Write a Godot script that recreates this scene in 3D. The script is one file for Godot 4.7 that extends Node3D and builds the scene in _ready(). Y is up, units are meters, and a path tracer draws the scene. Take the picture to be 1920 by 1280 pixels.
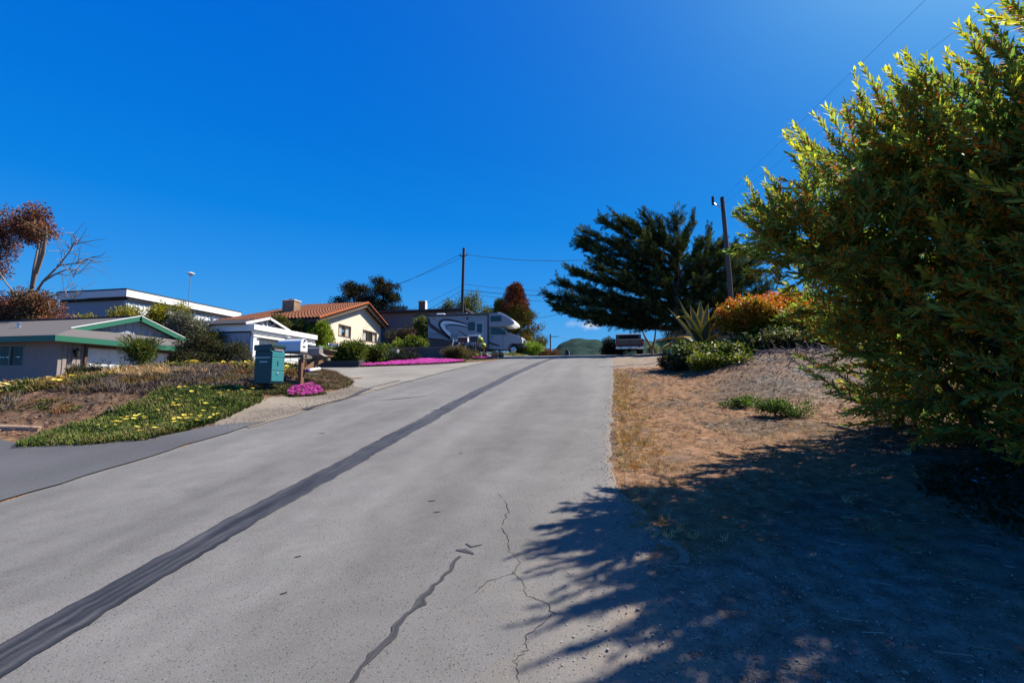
extends Node3D

# World: the road runs along -z (z = -s); x is across it (0 is the road's right edge); y is up; metres.

var rng := RandomNumberGenerator.new()
var taken := {}
var mats := {}


func _ready() -> void:
	rng.seed = 71
	var cam := Camera3D.new()
	cam.name = "camera"
	cam.position = Vector3(0, 1.6, 0)
	cam.rotation_order = EULER_ORDER_YXZ
	cam.rotation_degrees = Vector3(5.584, 11.684, 0)
	cam.fov = 70.83
	cam.near = 0.05
	cam.far = 6000.0
	add_child(cam)
	cam.current = true

	var env := Environment.new()
	env.background_mode = Environment.BG_SKY
	var sky := Sky.new()
	sky.sky_material = blue_sky()
	env.sky = sky
	env.tonemap_mode = Environment.TONE_MAPPER_LINEAR
	env.tonemap_exposure = EXPO
	env.sdfgi_enabled = true
	env.ssao_enabled = true
	env.ssil_enabled = true
	var around := WorldEnvironment.new()
	around.name = "world"
	around.environment = env
	add_child(around)

	var sun := DirectionalLight3D.new()
	sun.name = "sun"
	sun.light_energy = 1.58
	sun.light_color = Color(1.0, 0.955, 0.885)
	sun.light_angular_distance = 0.53
	sun.shadow_enabled = true
	add_child(sun)
	sun.look_at_from_position(SUN * 100.0, Vector3.ZERO)

	make_materials()
	build_ground()
	build_road()
	build_hill()
	build_green_house()
	build_white_garage()
	build_white_building()
	build_tile_house()
	build_grey_house()
	build_poles()
	build_trees()
	build_motorhome()
	build_pickup()
	build_sedan()
	build_mailboxes()
	build_yard()
	build_walker()
	build_left_plants()
	build_right_plants()
	build_cypress()
	build_wattle()
	build_litter()


const EXPO := 2.3
const SUN := Vector3(0.487, 0.755, -0.439)


func blue_sky() -> PanoramaSkyMaterial:
	var w := 1536
	var h := 768
	var data := PackedFloat32Array()
	data.resize(w * h * 3)
	var keys := [[-1.0, Vector3(0.16, 0.20, 0.26)], [-0.12, Vector3(0.16, 0.27, 0.42)], [0.0, Vector3(0.17, 0.46, 0.83)], [0.08, Vector3(0.105, 0.405, 0.83)], [0.15, Vector3(0.055, 0.345, 0.83)], [0.22, Vector3(0.026, 0.285, 0.82)], [0.32, Vector3(0.004, 0.225, 0.77)], [0.45, Vector3(0.001, 0.175, 0.71)], [0.62, Vector3(0.0, 0.14, 0.67)], [1.0, Vector3(0.0, 0.11, 0.58)]]
	var haze := FastNoiseLite.new()
	haze.seed = 5
	haze.frequency = 26.0
	haze.fractal_octaves = 4
	var k := 0
	for y in h:
		var up := sin((0.5 - (y + 0.5) / h) * PI)
		var flat := sqrt(1.0 - up * up)
		var base := Vector3.ZERO
		for q in range(1, keys.size()):
			if up <= keys[q][0]:
				var t: float = (up - keys[q - 1][0]) / (keys[q][0] - keys[q - 1][0])
				base = keys[q - 1][1].lerp(keys[q][1], t)
				break
		for x in w:
			var a := wrapf((x + 0.5) / w * TAU, -PI, PI)
			var d := Vector3(sin(a) * flat, up, -cos(a) * flat)
			var ang := acos(clampf(d.dot(SUN), -1.0, 1.0))
			var c := base + Vector3(0.45, 1.3, 0.68) * exp(-ang / 0.192) + Vector3(4.0, 3.2, 2.5) * exp(-ang / 0.087)
			if up > 0.1 and up < 0.145 and a > -0.12 and a < 0.06:
				# two small fair-weather puffs low over the far hill
				var e1 := Vector2((a + 0.040) / 0.024, (up - 0.130) / 0.009).length()
				var e2 := Vector2((a + 0.078) / 0.016, (up - 0.133) / 0.006).length()
				var n := haze.get_noise_2d(a * 6.0, up * 9.0) * 0.8
				var puff := clampf(1.1 - e1 + n, 0.0, 1.0) * 0.8 + clampf(1.0 - e2 + n, 0.0, 1.0) * 0.3
				c = c.lerp(Vector3(0.86, 0.88, 0.96), clampf(puff, 0.0, 0.95))
			c /= EXPO
			data[k] = c.x
			data[k + 1] = c.y
			data[k + 2] = c.z
			k += 3
	var m := PanoramaSkyMaterial.new()
	m.panorama = ImageTexture.create_from_image(Image.create_from_data(w, h, false, Image.FORMAT_RGBF, data.to_byte_array()))
	return m


# ---------------------------------------------------------------- mesh tools

class MB:
	var v := PackedVector3Array()
	var n := PackedVector3Array()
	var u := PackedVector2Array()
	var c := PackedColorArray()
	var ix := PackedInt32Array()
	var col := Color(1, 1, 1)
	var xf := Transform3D.IDENTITY
	var colored := false

	func vert(p: Vector3, nn: Vector3, uv := Vector2.ZERO) -> int:
		v.append(xf * p)
		n.append((xf.basis * nn).normalized())
		u.append(uv)
		c.append(col)
		return v.size() - 1

	func tri(a: int, b: int, d: int) -> void:
		var g := (v[b] - v[a]).cross(v[d] - v[a])
		ix.append(a)
		if g.dot(n[a] + n[b] + n[d]) > 0.0:
			ix.append(d)
			ix.append(b)
		else:
			ix.append(b)
			ix.append(d)

	func face(pts: Array, hint: Vector3) -> void:
		var nn := Vector3.ZERO
		for i in pts.size():
			nn += pts[i].cross(pts[(i + 1) % pts.size()])
		nn = nn.normalized()
		if nn.dot(hint) < 0.0:
			nn = -nn
		var s := v.size()
		for p in pts:
			var uv := Vector2(p.x, p.z) if absf(nn.y) > 0.6 else (Vector2(p.x, p.y) if absf(nn.z) > 0.6 else Vector2(p.z, p.y))
			vert(p, nn, uv)
		for i in range(1, pts.size() - 1):
			tri(s, s + i, s + i + 1)

	func box(at: Vector3, size: Vector3, basis := Basis.IDENTITY, bevel := 0.0) -> void:
		var h := size * 0.5
		var b := minf(bevel, minf(h.x, minf(h.y, h.z)) * 0.9)
		for a in 3:
			var a1 := (a + 1) % 3
			var a2 := (a + 2) % 3
			for s in [-1.0, 1.0]:
				var q := []
				for k in [[-1, -1], [1, -1], [1, 1], [-1, 1]]:
					var p := Vector3.ZERO
					p[a] = s * h[a]
					p[a1] = k[0] * (h[a1] - b)
					p[a2] = k[1] * (h[a2] - b)
					q.append(at + basis * p)
				var o := Vector3.ZERO
				o[a] = s
				face(q, basis * o)
		if b <= 0.0:
			return
		for e in 3:
			var a := (e + 1) % 3
			var d := (e + 2) % 3
			for sa in [-1.0, 1.0]:
				for sd in [-1.0, 1.0]:
					var q := []
					for k in [[0, -1], [0, 1], [1, 1], [1, -1]]:
						var p := Vector3.ZERO
						p[a] = sa * (h[a] - (0.0 if k[0] == 0 else b))
						p[d] = sd * (h[d] - (b if k[0] == 0 else 0.0))
						p[e] = k[1] * (h[e] - b)
						q.append(at + basis * p)
					var o := Vector3.ZERO
					o[a] = sa
					o[d] = sd
					face(q, basis * o)
		for sx in [-1.0, 1.0]:
			for sy in [-1.0, 1.0]:
				for sz in [-1.0, 1.0]:
					var s := Vector3(sx, sy, sz)
					face([at + basis * (s * (h - Vector3(0, b, b))), at + basis * (s * (h - Vector3(b, 0, b))), at + basis * (s * (h - Vector3(b, b, 0)))], basis * s)

	func tube(path: Array, radii, sides := 6, caps := true) -> void:
		var m := path.size()
		var side := Vector3.ZERO
		var first := v.size()
		for i in m:
			var t: Vector3 = (path[mini(i + 1, m - 1)] - path[maxi(i - 1, 0)]).normalized()
			if i == 0:
				side = t.cross(Vector3.UP if absf(t.y) < 0.9 else Vector3.RIGHT).normalized()
			side = (side - t * side.dot(t)).normalized()
			var other := t.cross(side)
			var r: float = radii[i] if radii is Array else radii
			for k in sides + 1:
				var a := TAU * k / sides
				var d := side * cos(a) + other * sin(a)
				vert(path[i] + d * r, d, Vector2(float(k) / sides, i))
		for i in m - 1:
			for k in sides:
				var a := first + i * (sides + 1) + k
				tri(a, a + 1, a + sides + 2)
				tri(a, a + sides + 2, a + sides + 1)
		if caps:
			for e in [0, m - 1]:
				var t2: Vector3 = (path[1] - path[0]) if e == 0 else (path[m - 1] - path[m - 2])
				if e == 0:
					t2 = -t2
				var q := []
				for k in sides:
					q.append(xf.affine_inverse() * v[first + e * (sides + 1) + k])
				face(q, t2)

	func lathe(profile: Array, sides := 12, at := Vector3.ZERO, basis := Basis.IDENTITY) -> void:
		for i in profile.size() - 1:
			var p: Vector2 = profile[i]
			var q: Vector2 = profile[i + 1]
			var d := q - p
			var nn := Vector2(d.y, -d.x).normalized()
			if nn.x < 0.0 and absf(d.y) > 1e-6:
				nn = -nn
			if absf(d.y) <= 1e-6:
				nn = Vector2(0, -1.0 if i == 0 and profile[profile.size() - 1].y >= p.y else 1.0)
			var s := v.size()
			for k in sides + 1:
				var a := TAU * k / sides
				var dir := Vector3(cos(a), 0, sin(a))
				var no := dir * nn.x + Vector3.UP * nn.y
				vert(at + basis * (dir * p.x + Vector3.UP * p.y), basis * no)
				vert(at + basis * (dir * q.x + Vector3.UP * q.y), basis * no)
			for k in sides:
				var a := s + k * 2
				tri(a, a + 1, a + 3)
				tri(a, a + 3, a + 2)

	func prism(poly: PackedVector2Array, z0: float, z1: float, basis := Basis.IDENTITY, at := Vector3.ZERO) -> void:
		var order := Geometry2D.triangulate_polygon(poly)
		for e in [[z1, 1.0], [z0, -1.0]]:
			var s := v.size()
			for p in poly:
				vert(at + basis * Vector3(p.x, p.y, e[0]), basis * Vector3(0, 0, e[1]), p)
			for k in range(0, order.size(), 3):
				tri(s + order[k], s + order[k + 1], s + order[k + 2])
		var turn := 1.0 if Geometry2D.is_polygon_clockwise(poly) else -1.0
		for i in poly.size():
			var p := poly[i]
			var q := poly[(i + 1) % poly.size()]
			var d := (q - p).normalized()
			var nn := Vector3(-d.y, d.x, 0) * turn
			face([at + basis * Vector3(p.x, p.y, z0), at + basis * Vector3(q.x, q.y, z0), at + basis * Vector3(q.x, q.y, z1), at + basis * Vector3(p.x, p.y, z1)], basis * nn)

	# a plate: the polygon pts (in space, flat) and the same moved by drop
	func slab(pts: Array, drop: Vector3) -> void:
		face(pts, -drop)
		var low := []
		var mid := Vector3.ZERO
		for p in pts:
			low.append(p + drop)
			mid += p / pts.size()
		face(low, drop)
		for i in pts.size():
			var p: Vector3 = pts[i]
			var q: Vector3 = pts[(i + 1) % pts.size()]
			face([p, q, q + drop, p + drop], (p + q) * 0.5 - mid)

	# a grid of w by h points (row by row) with smooth normals that point along hint
	func grid(pts: PackedVector3Array, w: int, h: int, hint: Vector3, uvs := PackedVector2Array(), cols := PackedColorArray()) -> void:
		var s := v.size()
		for j in h:
			for i in w:
				var a := pts[j * w + mini(i + 1, w - 1)] - pts[j * w + maxi(i - 1, 0)]
				var b := pts[mini(j + 1, h - 1) * w + i] - pts[maxi(j - 1, 0) * w + i]
				var nn := a.cross(b).normalized()
				if nn.dot(hint) < 0.0:
					nn = -nn
				if cols.size():
					col = cols[j * w + i]
				vert(pts[j * w + i], nn, uvs[j * w + i] if uvs.size() else Vector2(pts[j * w + i].x, pts[j * w + i].z))
		for j in h - 1:
			for i in w - 1:
				var a := s + j * w + i
				tri(a, a + 1, a + w + 1)
				tri(a, a + w + 1, a + w)

	func ball(at: Vector3, r: Vector3, sides := 10, rings := 6) -> void:
		var s := v.size()
		for j in rings + 1:
			var t := PI * j / rings
			for k in sides + 1:
				var a := TAU * k / sides
				var d := Vector3(sin(t) * cos(a), cos(t), sin(t) * sin(a))
				vert(at + d * r, d / r)
		for j in rings:
			for k in sides:
				var a := s + j * (sides + 1) + k
				if j > 0:
					tri(a, a + 1, a + sides + 2)
				if j < rings - 1:
					tri(a, a + sides + 2, a + sides + 1)

	func mesh() -> ArrayMesh:
		var arr := []
		arr.resize(Mesh.ARRAY_MAX)
		arr[Mesh.ARRAY_VERTEX] = v
		arr[Mesh.ARRAY_NORMAL] = n
		arr[Mesh.ARRAY_TEX_UV] = u
		if colored:
			arr[Mesh.ARRAY_COLOR] = c
		arr[Mesh.ARRAY_INDEX] = ix
		var m := ArrayMesh.new()
		m.add_surface_from_arrays(Mesh.PRIMITIVE_TRIANGLES, arr)
		return m


func numbered(called: String) -> String:
	var k: int = taken.get(called, 0)
	taken[called] = k + 1
	return called if k == 0 else "%s_%03d" % [called, k]


func tag(o: Node3D, label: String, category: String, group := "") -> Node3D:
	o.set_meta("label", label)
	o.set_meta("category", category)
	if group:
		o.set_meta("group", group)
	return o


func thing(called: String, label: String, category: String, at := Vector3.ZERO, turn := 0.0, group := "") -> Node3D:
	var o := Node3D.new()
	o.name = numbered(called)
	add_child(o)
	o.position = at
	o.rotation.y = turn
	tag(o, label, category, group)
	return o


func place(mesh: Mesh, called: String, m: Material, parent: Node = null, at := Transform3D.IDENTITY) -> MeshInstance3D:
	var o := MeshInstance3D.new()
	o.mesh = mesh
	o.material_override = m
	o.transform = at
	if parent == null or parent == self:
		o.name = numbered(called)
		add_child(o)
	else:
		o.name = called
		parent.add_child(o, true)
	return o


func put(b: MB, called: String, m: Material, parent: Node = null) -> MeshInstance3D:
	return place(b.mesh(), called, m, parent)


func structure(o: Node3D) -> Node3D:
	o.set_meta("kind", "structure")
	return o


# a builder that takes world coordinates for a thing that stands at o
func wmb(o: Node3D) -> MB:
	var b := MB.new()
	var root := o
	b.xf = root.transform.affine_inverse()
	return b


func boxed(parent: Node3D, called: String, m: Material, at: Vector3, size: Vector3, bevel := 0.0, world := true) -> MeshInstance3D:
	var b := wmb(parent) if world else MB.new()
	b.box(at, size, Basis.IDENTITY, bevel)
	return put(b, called, m, parent)


func multi(called: String, mesh: Mesh, m: Material, xfs: Array, cols: Array, parent: Node = null) -> MultiMeshInstance3D:
	var mm := MultiMesh.new()
	mm.transform_format = MultiMesh.TRANSFORM_3D
	mm.use_colors = cols.size() > 0
	mm.mesh = mesh
	mm.instance_count = xfs.size()
	for i in xfs.size():
		mm.set_instance_transform(i, xfs[i])
		if cols.size():
			mm.set_instance_color(i, cols[i])
	var o := MultiMeshInstance3D.new()
	o.multimesh = mm
	o.material_override = m
	o.set_meta("kind", "stuff")
	if parent == null:
		o.name = numbered(called)
		add_child(o)
	else:
		o.name = called
		parent.add_child(o, true)
	return o


# ---------------------------------------------------------------- materials

func plain(c: Color, rough := 0.8, metal := 0.0, spec := 0.5) -> StandardMaterial3D:
	var m := StandardMaterial3D.new()
	if metal < 0.5 and maxf(c.r, maxf(c.g, c.b)) < 0.6:
		c = Color(c.r * 0.74, c.g * 0.74, c.b * 0.74)
	m.albedo_color = c.linear_to_srgb()
	m.roughness = rough
	m.metallic = metal
	m.metallic_specular = spec * (0.5 if rough >= 0.79 else 1.0)
	return m


func noise_tex(freq: float, octaves: int, lo: float, hi: float, sd: int, kind := FastNoiseLite.TYPE_SIMPLEX_SMOOTH, size := 512, warm := 0.0) -> NoiseTexture2D:
	var f := FastNoiseLite.new()
	f.noise_type = kind
	f.seed = sd
	f.frequency = freq
	f.fractal_octaves = octaves
	var t := NoiseTexture2D.new()
	t.width = size
	t.height = size
	t.seamless = true
	t.noise = f
	var g := Gradient.new()
	g.set_color(0, Color(lo, lo * (1.0 - warm * 0.4), lo * (1.0 - warm)).linear_to_srgb())
	g.set_color(1, Color(hi, hi, hi).linear_to_srgb())
	t.color_ramp = g
	return t


# a surface with grain: metres is the size of one repeat of the texture
func grained(c: Color, rough: float, tex: Texture2D, metres: float, bump := 0.0, world := true, stretch := Vector3.ONE) -> StandardMaterial3D:
	var m := plain(c, rough)
	m.albedo_texture = tex
	m.uv1_triplanar = true
	m.uv1_world_triplanar = world
	m.uv1_scale = stretch / metres
	if bump > 0.0:
		m.heightmap_enabled = true
		m.heightmap_texture = tex
		m.heightmap_scale = bump
	return m


func leafy(back: Color, rough := 0.55, spec := 0.35) -> StandardMaterial3D:
	var m := plain(Color(1, 1, 1), rough, 0.0, spec)
	m.vertex_color_use_as_albedo = true
	m.backlight_enabled = true
	m.backlight = back.linear_to_srgb()
	m.cull_mode = BaseMaterial3D.CULL_DISABLED
	return m


func tinted(rough := 0.8) -> StandardMaterial3D:
	var m := plain(Color(1, 1, 1), rough)
	m.albedo_color = Color(0.72, 0.72, 0.72).linear_to_srgb()
	m.vertex_color_use_as_albedo = true
	return m


# speckled stone: one pixel in size px, base value with random grain and larger chips
func speckle(size: int, lo: float, hi: float, chips: int, chip_r: int, sd: int, warm: float) -> ImageTexture:
	var r := RandomNumberGenerator.new()
	r.seed = sd
	var px := PackedByteArray()
	px.resize(size * size * 3)
	for i in size * size:
		var t := r.randf() * 0.6 + r.randf() * 0.4
		var g := lo + (hi - lo) * t
		var b := int(255.0 * pow(g, 0.4545))
		px[i * 3] = b
		px[i * 3 + 1] = b
		px[i * 3 + 2] = b
	for k in chips:
		var cx := r.randi() % size
		var cy := r.randi() % size
		var rad := 1 + r.randi() % chip_r
		var g := lerpf(lo * 0.35, hi * 1.12, pow(r.randf(), 0.8))
		var w := r.randf_range(-0.4, 1.0) * warm
		var cr := int(255.0 * pow(clampf(g * (1.0 + w * 0.5), 0.0, 1.0), 0.4545))
		var cg := int(255.0 * pow(clampf(g, 0.0, 1.0), 0.4545))
		var cb := int(255.0 * pow(clampf(g * (1.0 - w * 0.6), 0.0, 1.0), 0.4545))
		var sq := r.randf_range(0.6, 1.5)
		for dy in range(-rad, rad + 1):
			for dx in range(-rad, rad + 1):
				if dx * dx * sq + dy * dy / sq > rad * rad * 0.8:
					continue
				var at := (posmod(cy + dy, size) * size + posmod(cx + dx, size)) * 3
				px[at] = cr
				px[at + 1] = cg
				px[at + 2] = cb
	return ImageTexture.create_from_image(Image.create_from_data(size, size, false, Image.FORMAT_RGB8, px))


# soil: soft noise with flecks of straw, bark and grit laid over it
func soil(size: int, sd: int, flecks: int) -> ImageTexture:
	var r := RandomNumberGenerator.new()
	r.seed = sd
	var f := FastNoiseLite.new()
	f.seed = sd
	f.frequency = 0.012
	f.fractal_octaves = 5
	var soft := f.get_seamless_image(size, size).get_data()
	var px := PackedByteArray()
	px.resize(size * size * 3)
	for i in size * size:
		var g := 0.62 + 0.62 * (soft[i] / 255.0 - 0.5) + (r.randf() - 0.5) * 0.4
		px[i * 3] = int(255.0 * pow(clampf(g * 1.02, 0.02, 1.0), 0.4545))
		px[i * 3 + 1] = int(255.0 * pow(clampf(g, 0.02, 1.0), 0.4545))
		px[i * 3 + 2] = int(255.0 * pow(clampf(g * 0.95, 0.02, 1.0), 0.4545))
	for k in flecks:
		var p := Vector2(r.randf() * size, r.randf() * size)
		var a := r.randf() * TAU
		var len := r.randi_range(3, 15)
		var bend := r.randf_range(-0.06, 0.06)
		var light := r.randf()
		var c := Vector3(0.95, 0.88, 0.72) * r.randf_range(0.75, 1.05) if light > 0.5 else Vector3(0.3, 0.24, 0.2) * r.randf_range(0.5, 1.5)
		for s in len:
			p += Vector2(cos(a), sin(a))
			a += bend
			var at := (posmod(int(p.y), size) * size + posmod(int(p.x), size)) * 3
			for q in 3:
				px[at + q] = int(255.0 * pow(clampf(c[q], 0.0, 1.0), 0.4545))
	return ImageTexture.create_from_image(Image.create_from_data(size, size, false, Image.FORMAT_RGB8, px))


func make_materials() -> void:
	var fine := noise_tex(0.05, 4, 0.72, 1.0, 3)
	var patch := noise_tex(0.012, 5, 0.6, 1.0, 9, FastNoiseLite.TYPE_SIMPLEX_SMOOTH, 512, 0.12)
	var wood := noise_tex(0.03, 4, 0.5, 1.0, 12, FastNoiseLite.TYPE_SIMPLEX_SMOOTH, 512, 0.15)
	var asphalt := speckle(1024, 0.56, 0.98, 26000, 2, 4, 0.35)
	var dirt := soil(1024, 8, 15000)
	var soft := noise_tex(0.02, 4, 0.86, 1.0, 33)
	mats.fine = fine
	mats.patch = patch
	var road := tinted(0.86)
	road.metallic_specular = 0.35
	road.albedo_texture = asphalt
	road.uv1_scale = Vector3(0.5, 0.5, 1)
	road.heightmap_enabled = true
	road.heightmap_texture = asphalt
	road.heightmap_scale = 0.35
	mats.road = road
	var earth := tinted(0.95)
	earth.metallic_specular = 0.15
	earth.albedo_texture = dirt
	earth.uv1_scale = Vector3(0.42, 0.42, 1)
	earth.heightmap_enabled = true
	earth.heightmap_texture = dirt
	earth.heightmap_scale = 1.6
	mats.earth = earth
	mats.tar = tinted(0.6)
	mats.tar.albedo_texture = asphalt
	mats.tar.uv1_scale = Vector3(0.5, 0.5, 1)
	mats.crack = plain(Color(0.03, 0.026, 0.022), 0.95)
	mats.hill = grained(Color(0.045, 0.085, 0.078), 0.95, noise_tex(0.02, 6, 0.3, 1.0, 17), 420.0)
	mats.hill.metallic_specular = 0.0
	mats.concrete = tinted(0.9)
	mats.concrete.albedo_texture = asphalt
	mats.concrete.uv1_scale = Vector3(0.7, 0.7, 1)
	mats.concrete.heightmap_enabled = true
	mats.concrete.heightmap_texture = asphalt
	mats.concrete.heightmap_scale = 0.6
	mats.chimney = grained(Color(0.42, 0.30, 0.21), 0.85, patch, 3.0)

	mats.white = grained(Color(0.74, 0.75, 0.76), 0.5, soft, 2.5)
	mats.siding = grained(Color(0.40, 0.44, 0.52), 0.7, soft, 3.0)
	mats.taupe = grained(Color(0.36, 0.315, 0.30), 0.8, soft, 3.0)
	mats.green = grained(Color(0.022, 0.185, 0.115), 0.45, fine, 2.0)
	mats.shingle = grained(Color(0.2, 0.19, 0.195), 0.92, noise_tex(0.09, 3, 0.45, 1.0, 21), 2.2, 0.8)
	mats.shingle.uv1_scale = Vector3(0.35, 1.2, 0.9)
	mats.darkroof = grained(Color(0.075, 0.075, 0.09), 0.9, noise_tex(0.09, 3, 0.5, 1.0, 22), 2.0, 0.6)
	mats.palewall = grained(Color(0.56, 0.59, 0.61), 0.7, soft, 3.0)
	mats.stucco = grained(Color(0.66, 0.59, 0.49), 0.85, soft, 4.0, 0.2)
	mats.greystucco = grained(Color(0.19, 0.20, 0.22), 0.85, soft, 4.0, 0.2)
	mats.terracotta = grained(Color(0.33, 0.14, 0.085), 0.85, noise_tex(0.06, 4, 0.45, 1.0, 23, FastNoiseLite.TYPE_SIMPLEX_SMOOTH, 512, 0.2), 2.0)
	mats.rimtile = grained(Color(0.5, 0.15, 0.06), 0.8, patch, 1.0)
	mats.browntrim = grained(Color(0.16, 0.085, 0.055), 0.7, wood, 1.0)
	mats.palewood = grained(Color(0.42, 0.34, 0.27), 0.8, wood, 1.0)
	mats.brick = grained(Color(0.35, 0.16, 0.11), 0.9, patch, 1.0, 0.5)
	mats.postwood = grained(Color(0.27, 0.155, 0.105), 0.85, wood, 0.5, 0.3, false, Vector3(5, 0.6, 5))
	mats.greywood = grained(Color(0.30, 0.26, 0.235), 0.9, wood, 0.5, 0.3, false, Vector3(1, 4, 4))
	mats.blackboard = grained(Color(0.03, 0.032, 0.04), 0.7, wood, 1.0)
	mats.block = grained(Color(0.20, 0.19, 0.21), 0.9, patch, 0.8, 0.4)
	mats.bark = grained(Color(0.13, 0.10, 0.085), 0.95, wood, 0.6, 1.0, true, Vector3(3, 0.5, 3))
	mats.greybark = grained(Color(0.34, 0.30, 0.27), 0.95, wood, 0.6, 0.6, true, Vector3(3, 0.6, 3))
	mats.pole = grained(Color(0.12, 0.10, 0.085), 0.9, wood, 1.0, 0.4, true, Vector3(6, 0.25, 6))
	mats.greypole = grained(Color(0.17, 0.15, 0.14), 0.9, wood, 1.0, 0.4, true, Vector3(6, 0.25, 6))
	mats.black = plain(Color(0.012, 0.012, 0.014), 0.6)
	mats.rubber = plain(Color(0.016, 0.016, 0.017), 0.85)
	mats.wire = plain(Color(0.02, 0.02, 0.024), 0.7)
	mats.glass = plain(Color(0.02, 0.024, 0.03), 0.06, 0.0, 0.6)
	var pane := plain(Color(0.3, 0.35, 0.35), 0.03)
	pane.metallic_specular = 0.25
	pane.albedo_color.a = 0.05
	pane.transparency = BaseMaterial3D.TRANSPARENCY_ALPHA
	mats.pane = pane
	mats.curtain = plain(Color(0.62, 0.60, 0.55), 0.95)
	mats.chrome = plain(Color(0.72, 0.73, 0.75), 0.2, 1.0)
	mats.steel = plain(Color(0.55, 0.56, 0.58), 0.35, 0.9)
	mats.teal = grained(Color(0.03, 0.25, 0.29), 0.42, fine, 1.2, 0.0, false)
	mats.tealdark = grained(Color(0.012, 0.075, 0.09), 0.45, fine, 1.2, 0.0, false)
	mats.redlamp = plain(Color(0.5, 0.012, 0.012), 0.15)
	mats.lamp = plain(Color(0.75, 0.77, 0.8), 0.1)
	mats.leaf = leafy(Color(0.55, 0.75, 0.2))
	mats.dryleaf = leafy(Color(0.35, 0.3, 0.2), 0.9, 0.1)
	mats.needle = leafy(Color(0.12, 0.16, 0.06), 0.8, 0.12)
	mats.shoot = leafy(Color(0.95, 1.0, 0.5), 0.6, 0.22)
	mats.petal = leafy(Color(0.8, 0.7, 0.6), 0.8, 0.1)
	mats.tint = tinted(0.85)


# ---------------------------------------------------------------- the ground

func road_y(s: float) -> float:
	if s < 0.0:
		return 0.16 * s
	if s <= 70.0:
		return 0.16 * s - 0.00132 * s * s
	var d := s - 70.0
	return road_y(70.0) - 0.0248 * d - (0.0011 * d * d if d < 40.0 else 0.0011 * 1600.0 + 0.088 * (d - 40.0))


func ramp(a: float, b: float, x: float) -> float:
	var t := clampf((x - a) / (b - a), 0.0, 1.0)
	return t * t * (3.0 - 2.0 * t)


func ground_y(x: float, z: float) -> float:
	var s := -z
	var y := road_y(clampf(s, -60.0, 130.0))
	# left: a mound of ice plant by the road, house lots below it, a rise farther on
	if x < -5.6:
		y += 0.40 * ramp(-6.9, -10.5, x) * ramp(5.6, 9.5, s) * (1.0 - ramp(12.5, 16.0, s)) * (1.0 - ramp(-10.8, -15.0, x))
		y += 0.16 * ramp(-6.5, -7.4, x) * ramp(6.2, 8.2, s) * (1.0 - ramp(10.6, 12.0, s))
		var lot := -0.95 + 0.25 * ramp(20, 31, s) + 1.15 * ramp(31, 40, s)
		y += lot * ramp(-13.0, -21.0, x) * ramp(6.0, 14.0, s)
		y -= 0.5 * ramp(-20.0, -40.0, x)
	y += 0.15 * ramp(-5.9, -7.3, x) * ramp(28.0, 32.0, s) * (1.0 - ramp(42.0, 48.0, s))
	# right: a low bank under the agave and the orange shrub
	if x > 0.0:
		y += 0.6 * ramp(9.5, 14.0, s) * ramp(1.3, 4.4, x) * (1.0 - ramp(19.0, 24.0, s))
		y += 0.10 * ramp(1.5, 4.5, x)
	return y


func at_ground(x: float, s: float, up := 0.0) -> Vector3:
	return Vector3(x, ground_y(x, -s) + up, -s)


func steps(spans: Array) -> PackedFloat32Array:
	var out := PackedFloat32Array()
	for k in spans:
		var v: float = k[0]
		while v < k[1] - 0.001:
			out.append(v)
			v += k[2]
	out.append(spans[spans.size() - 1][1])
	return out


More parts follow.
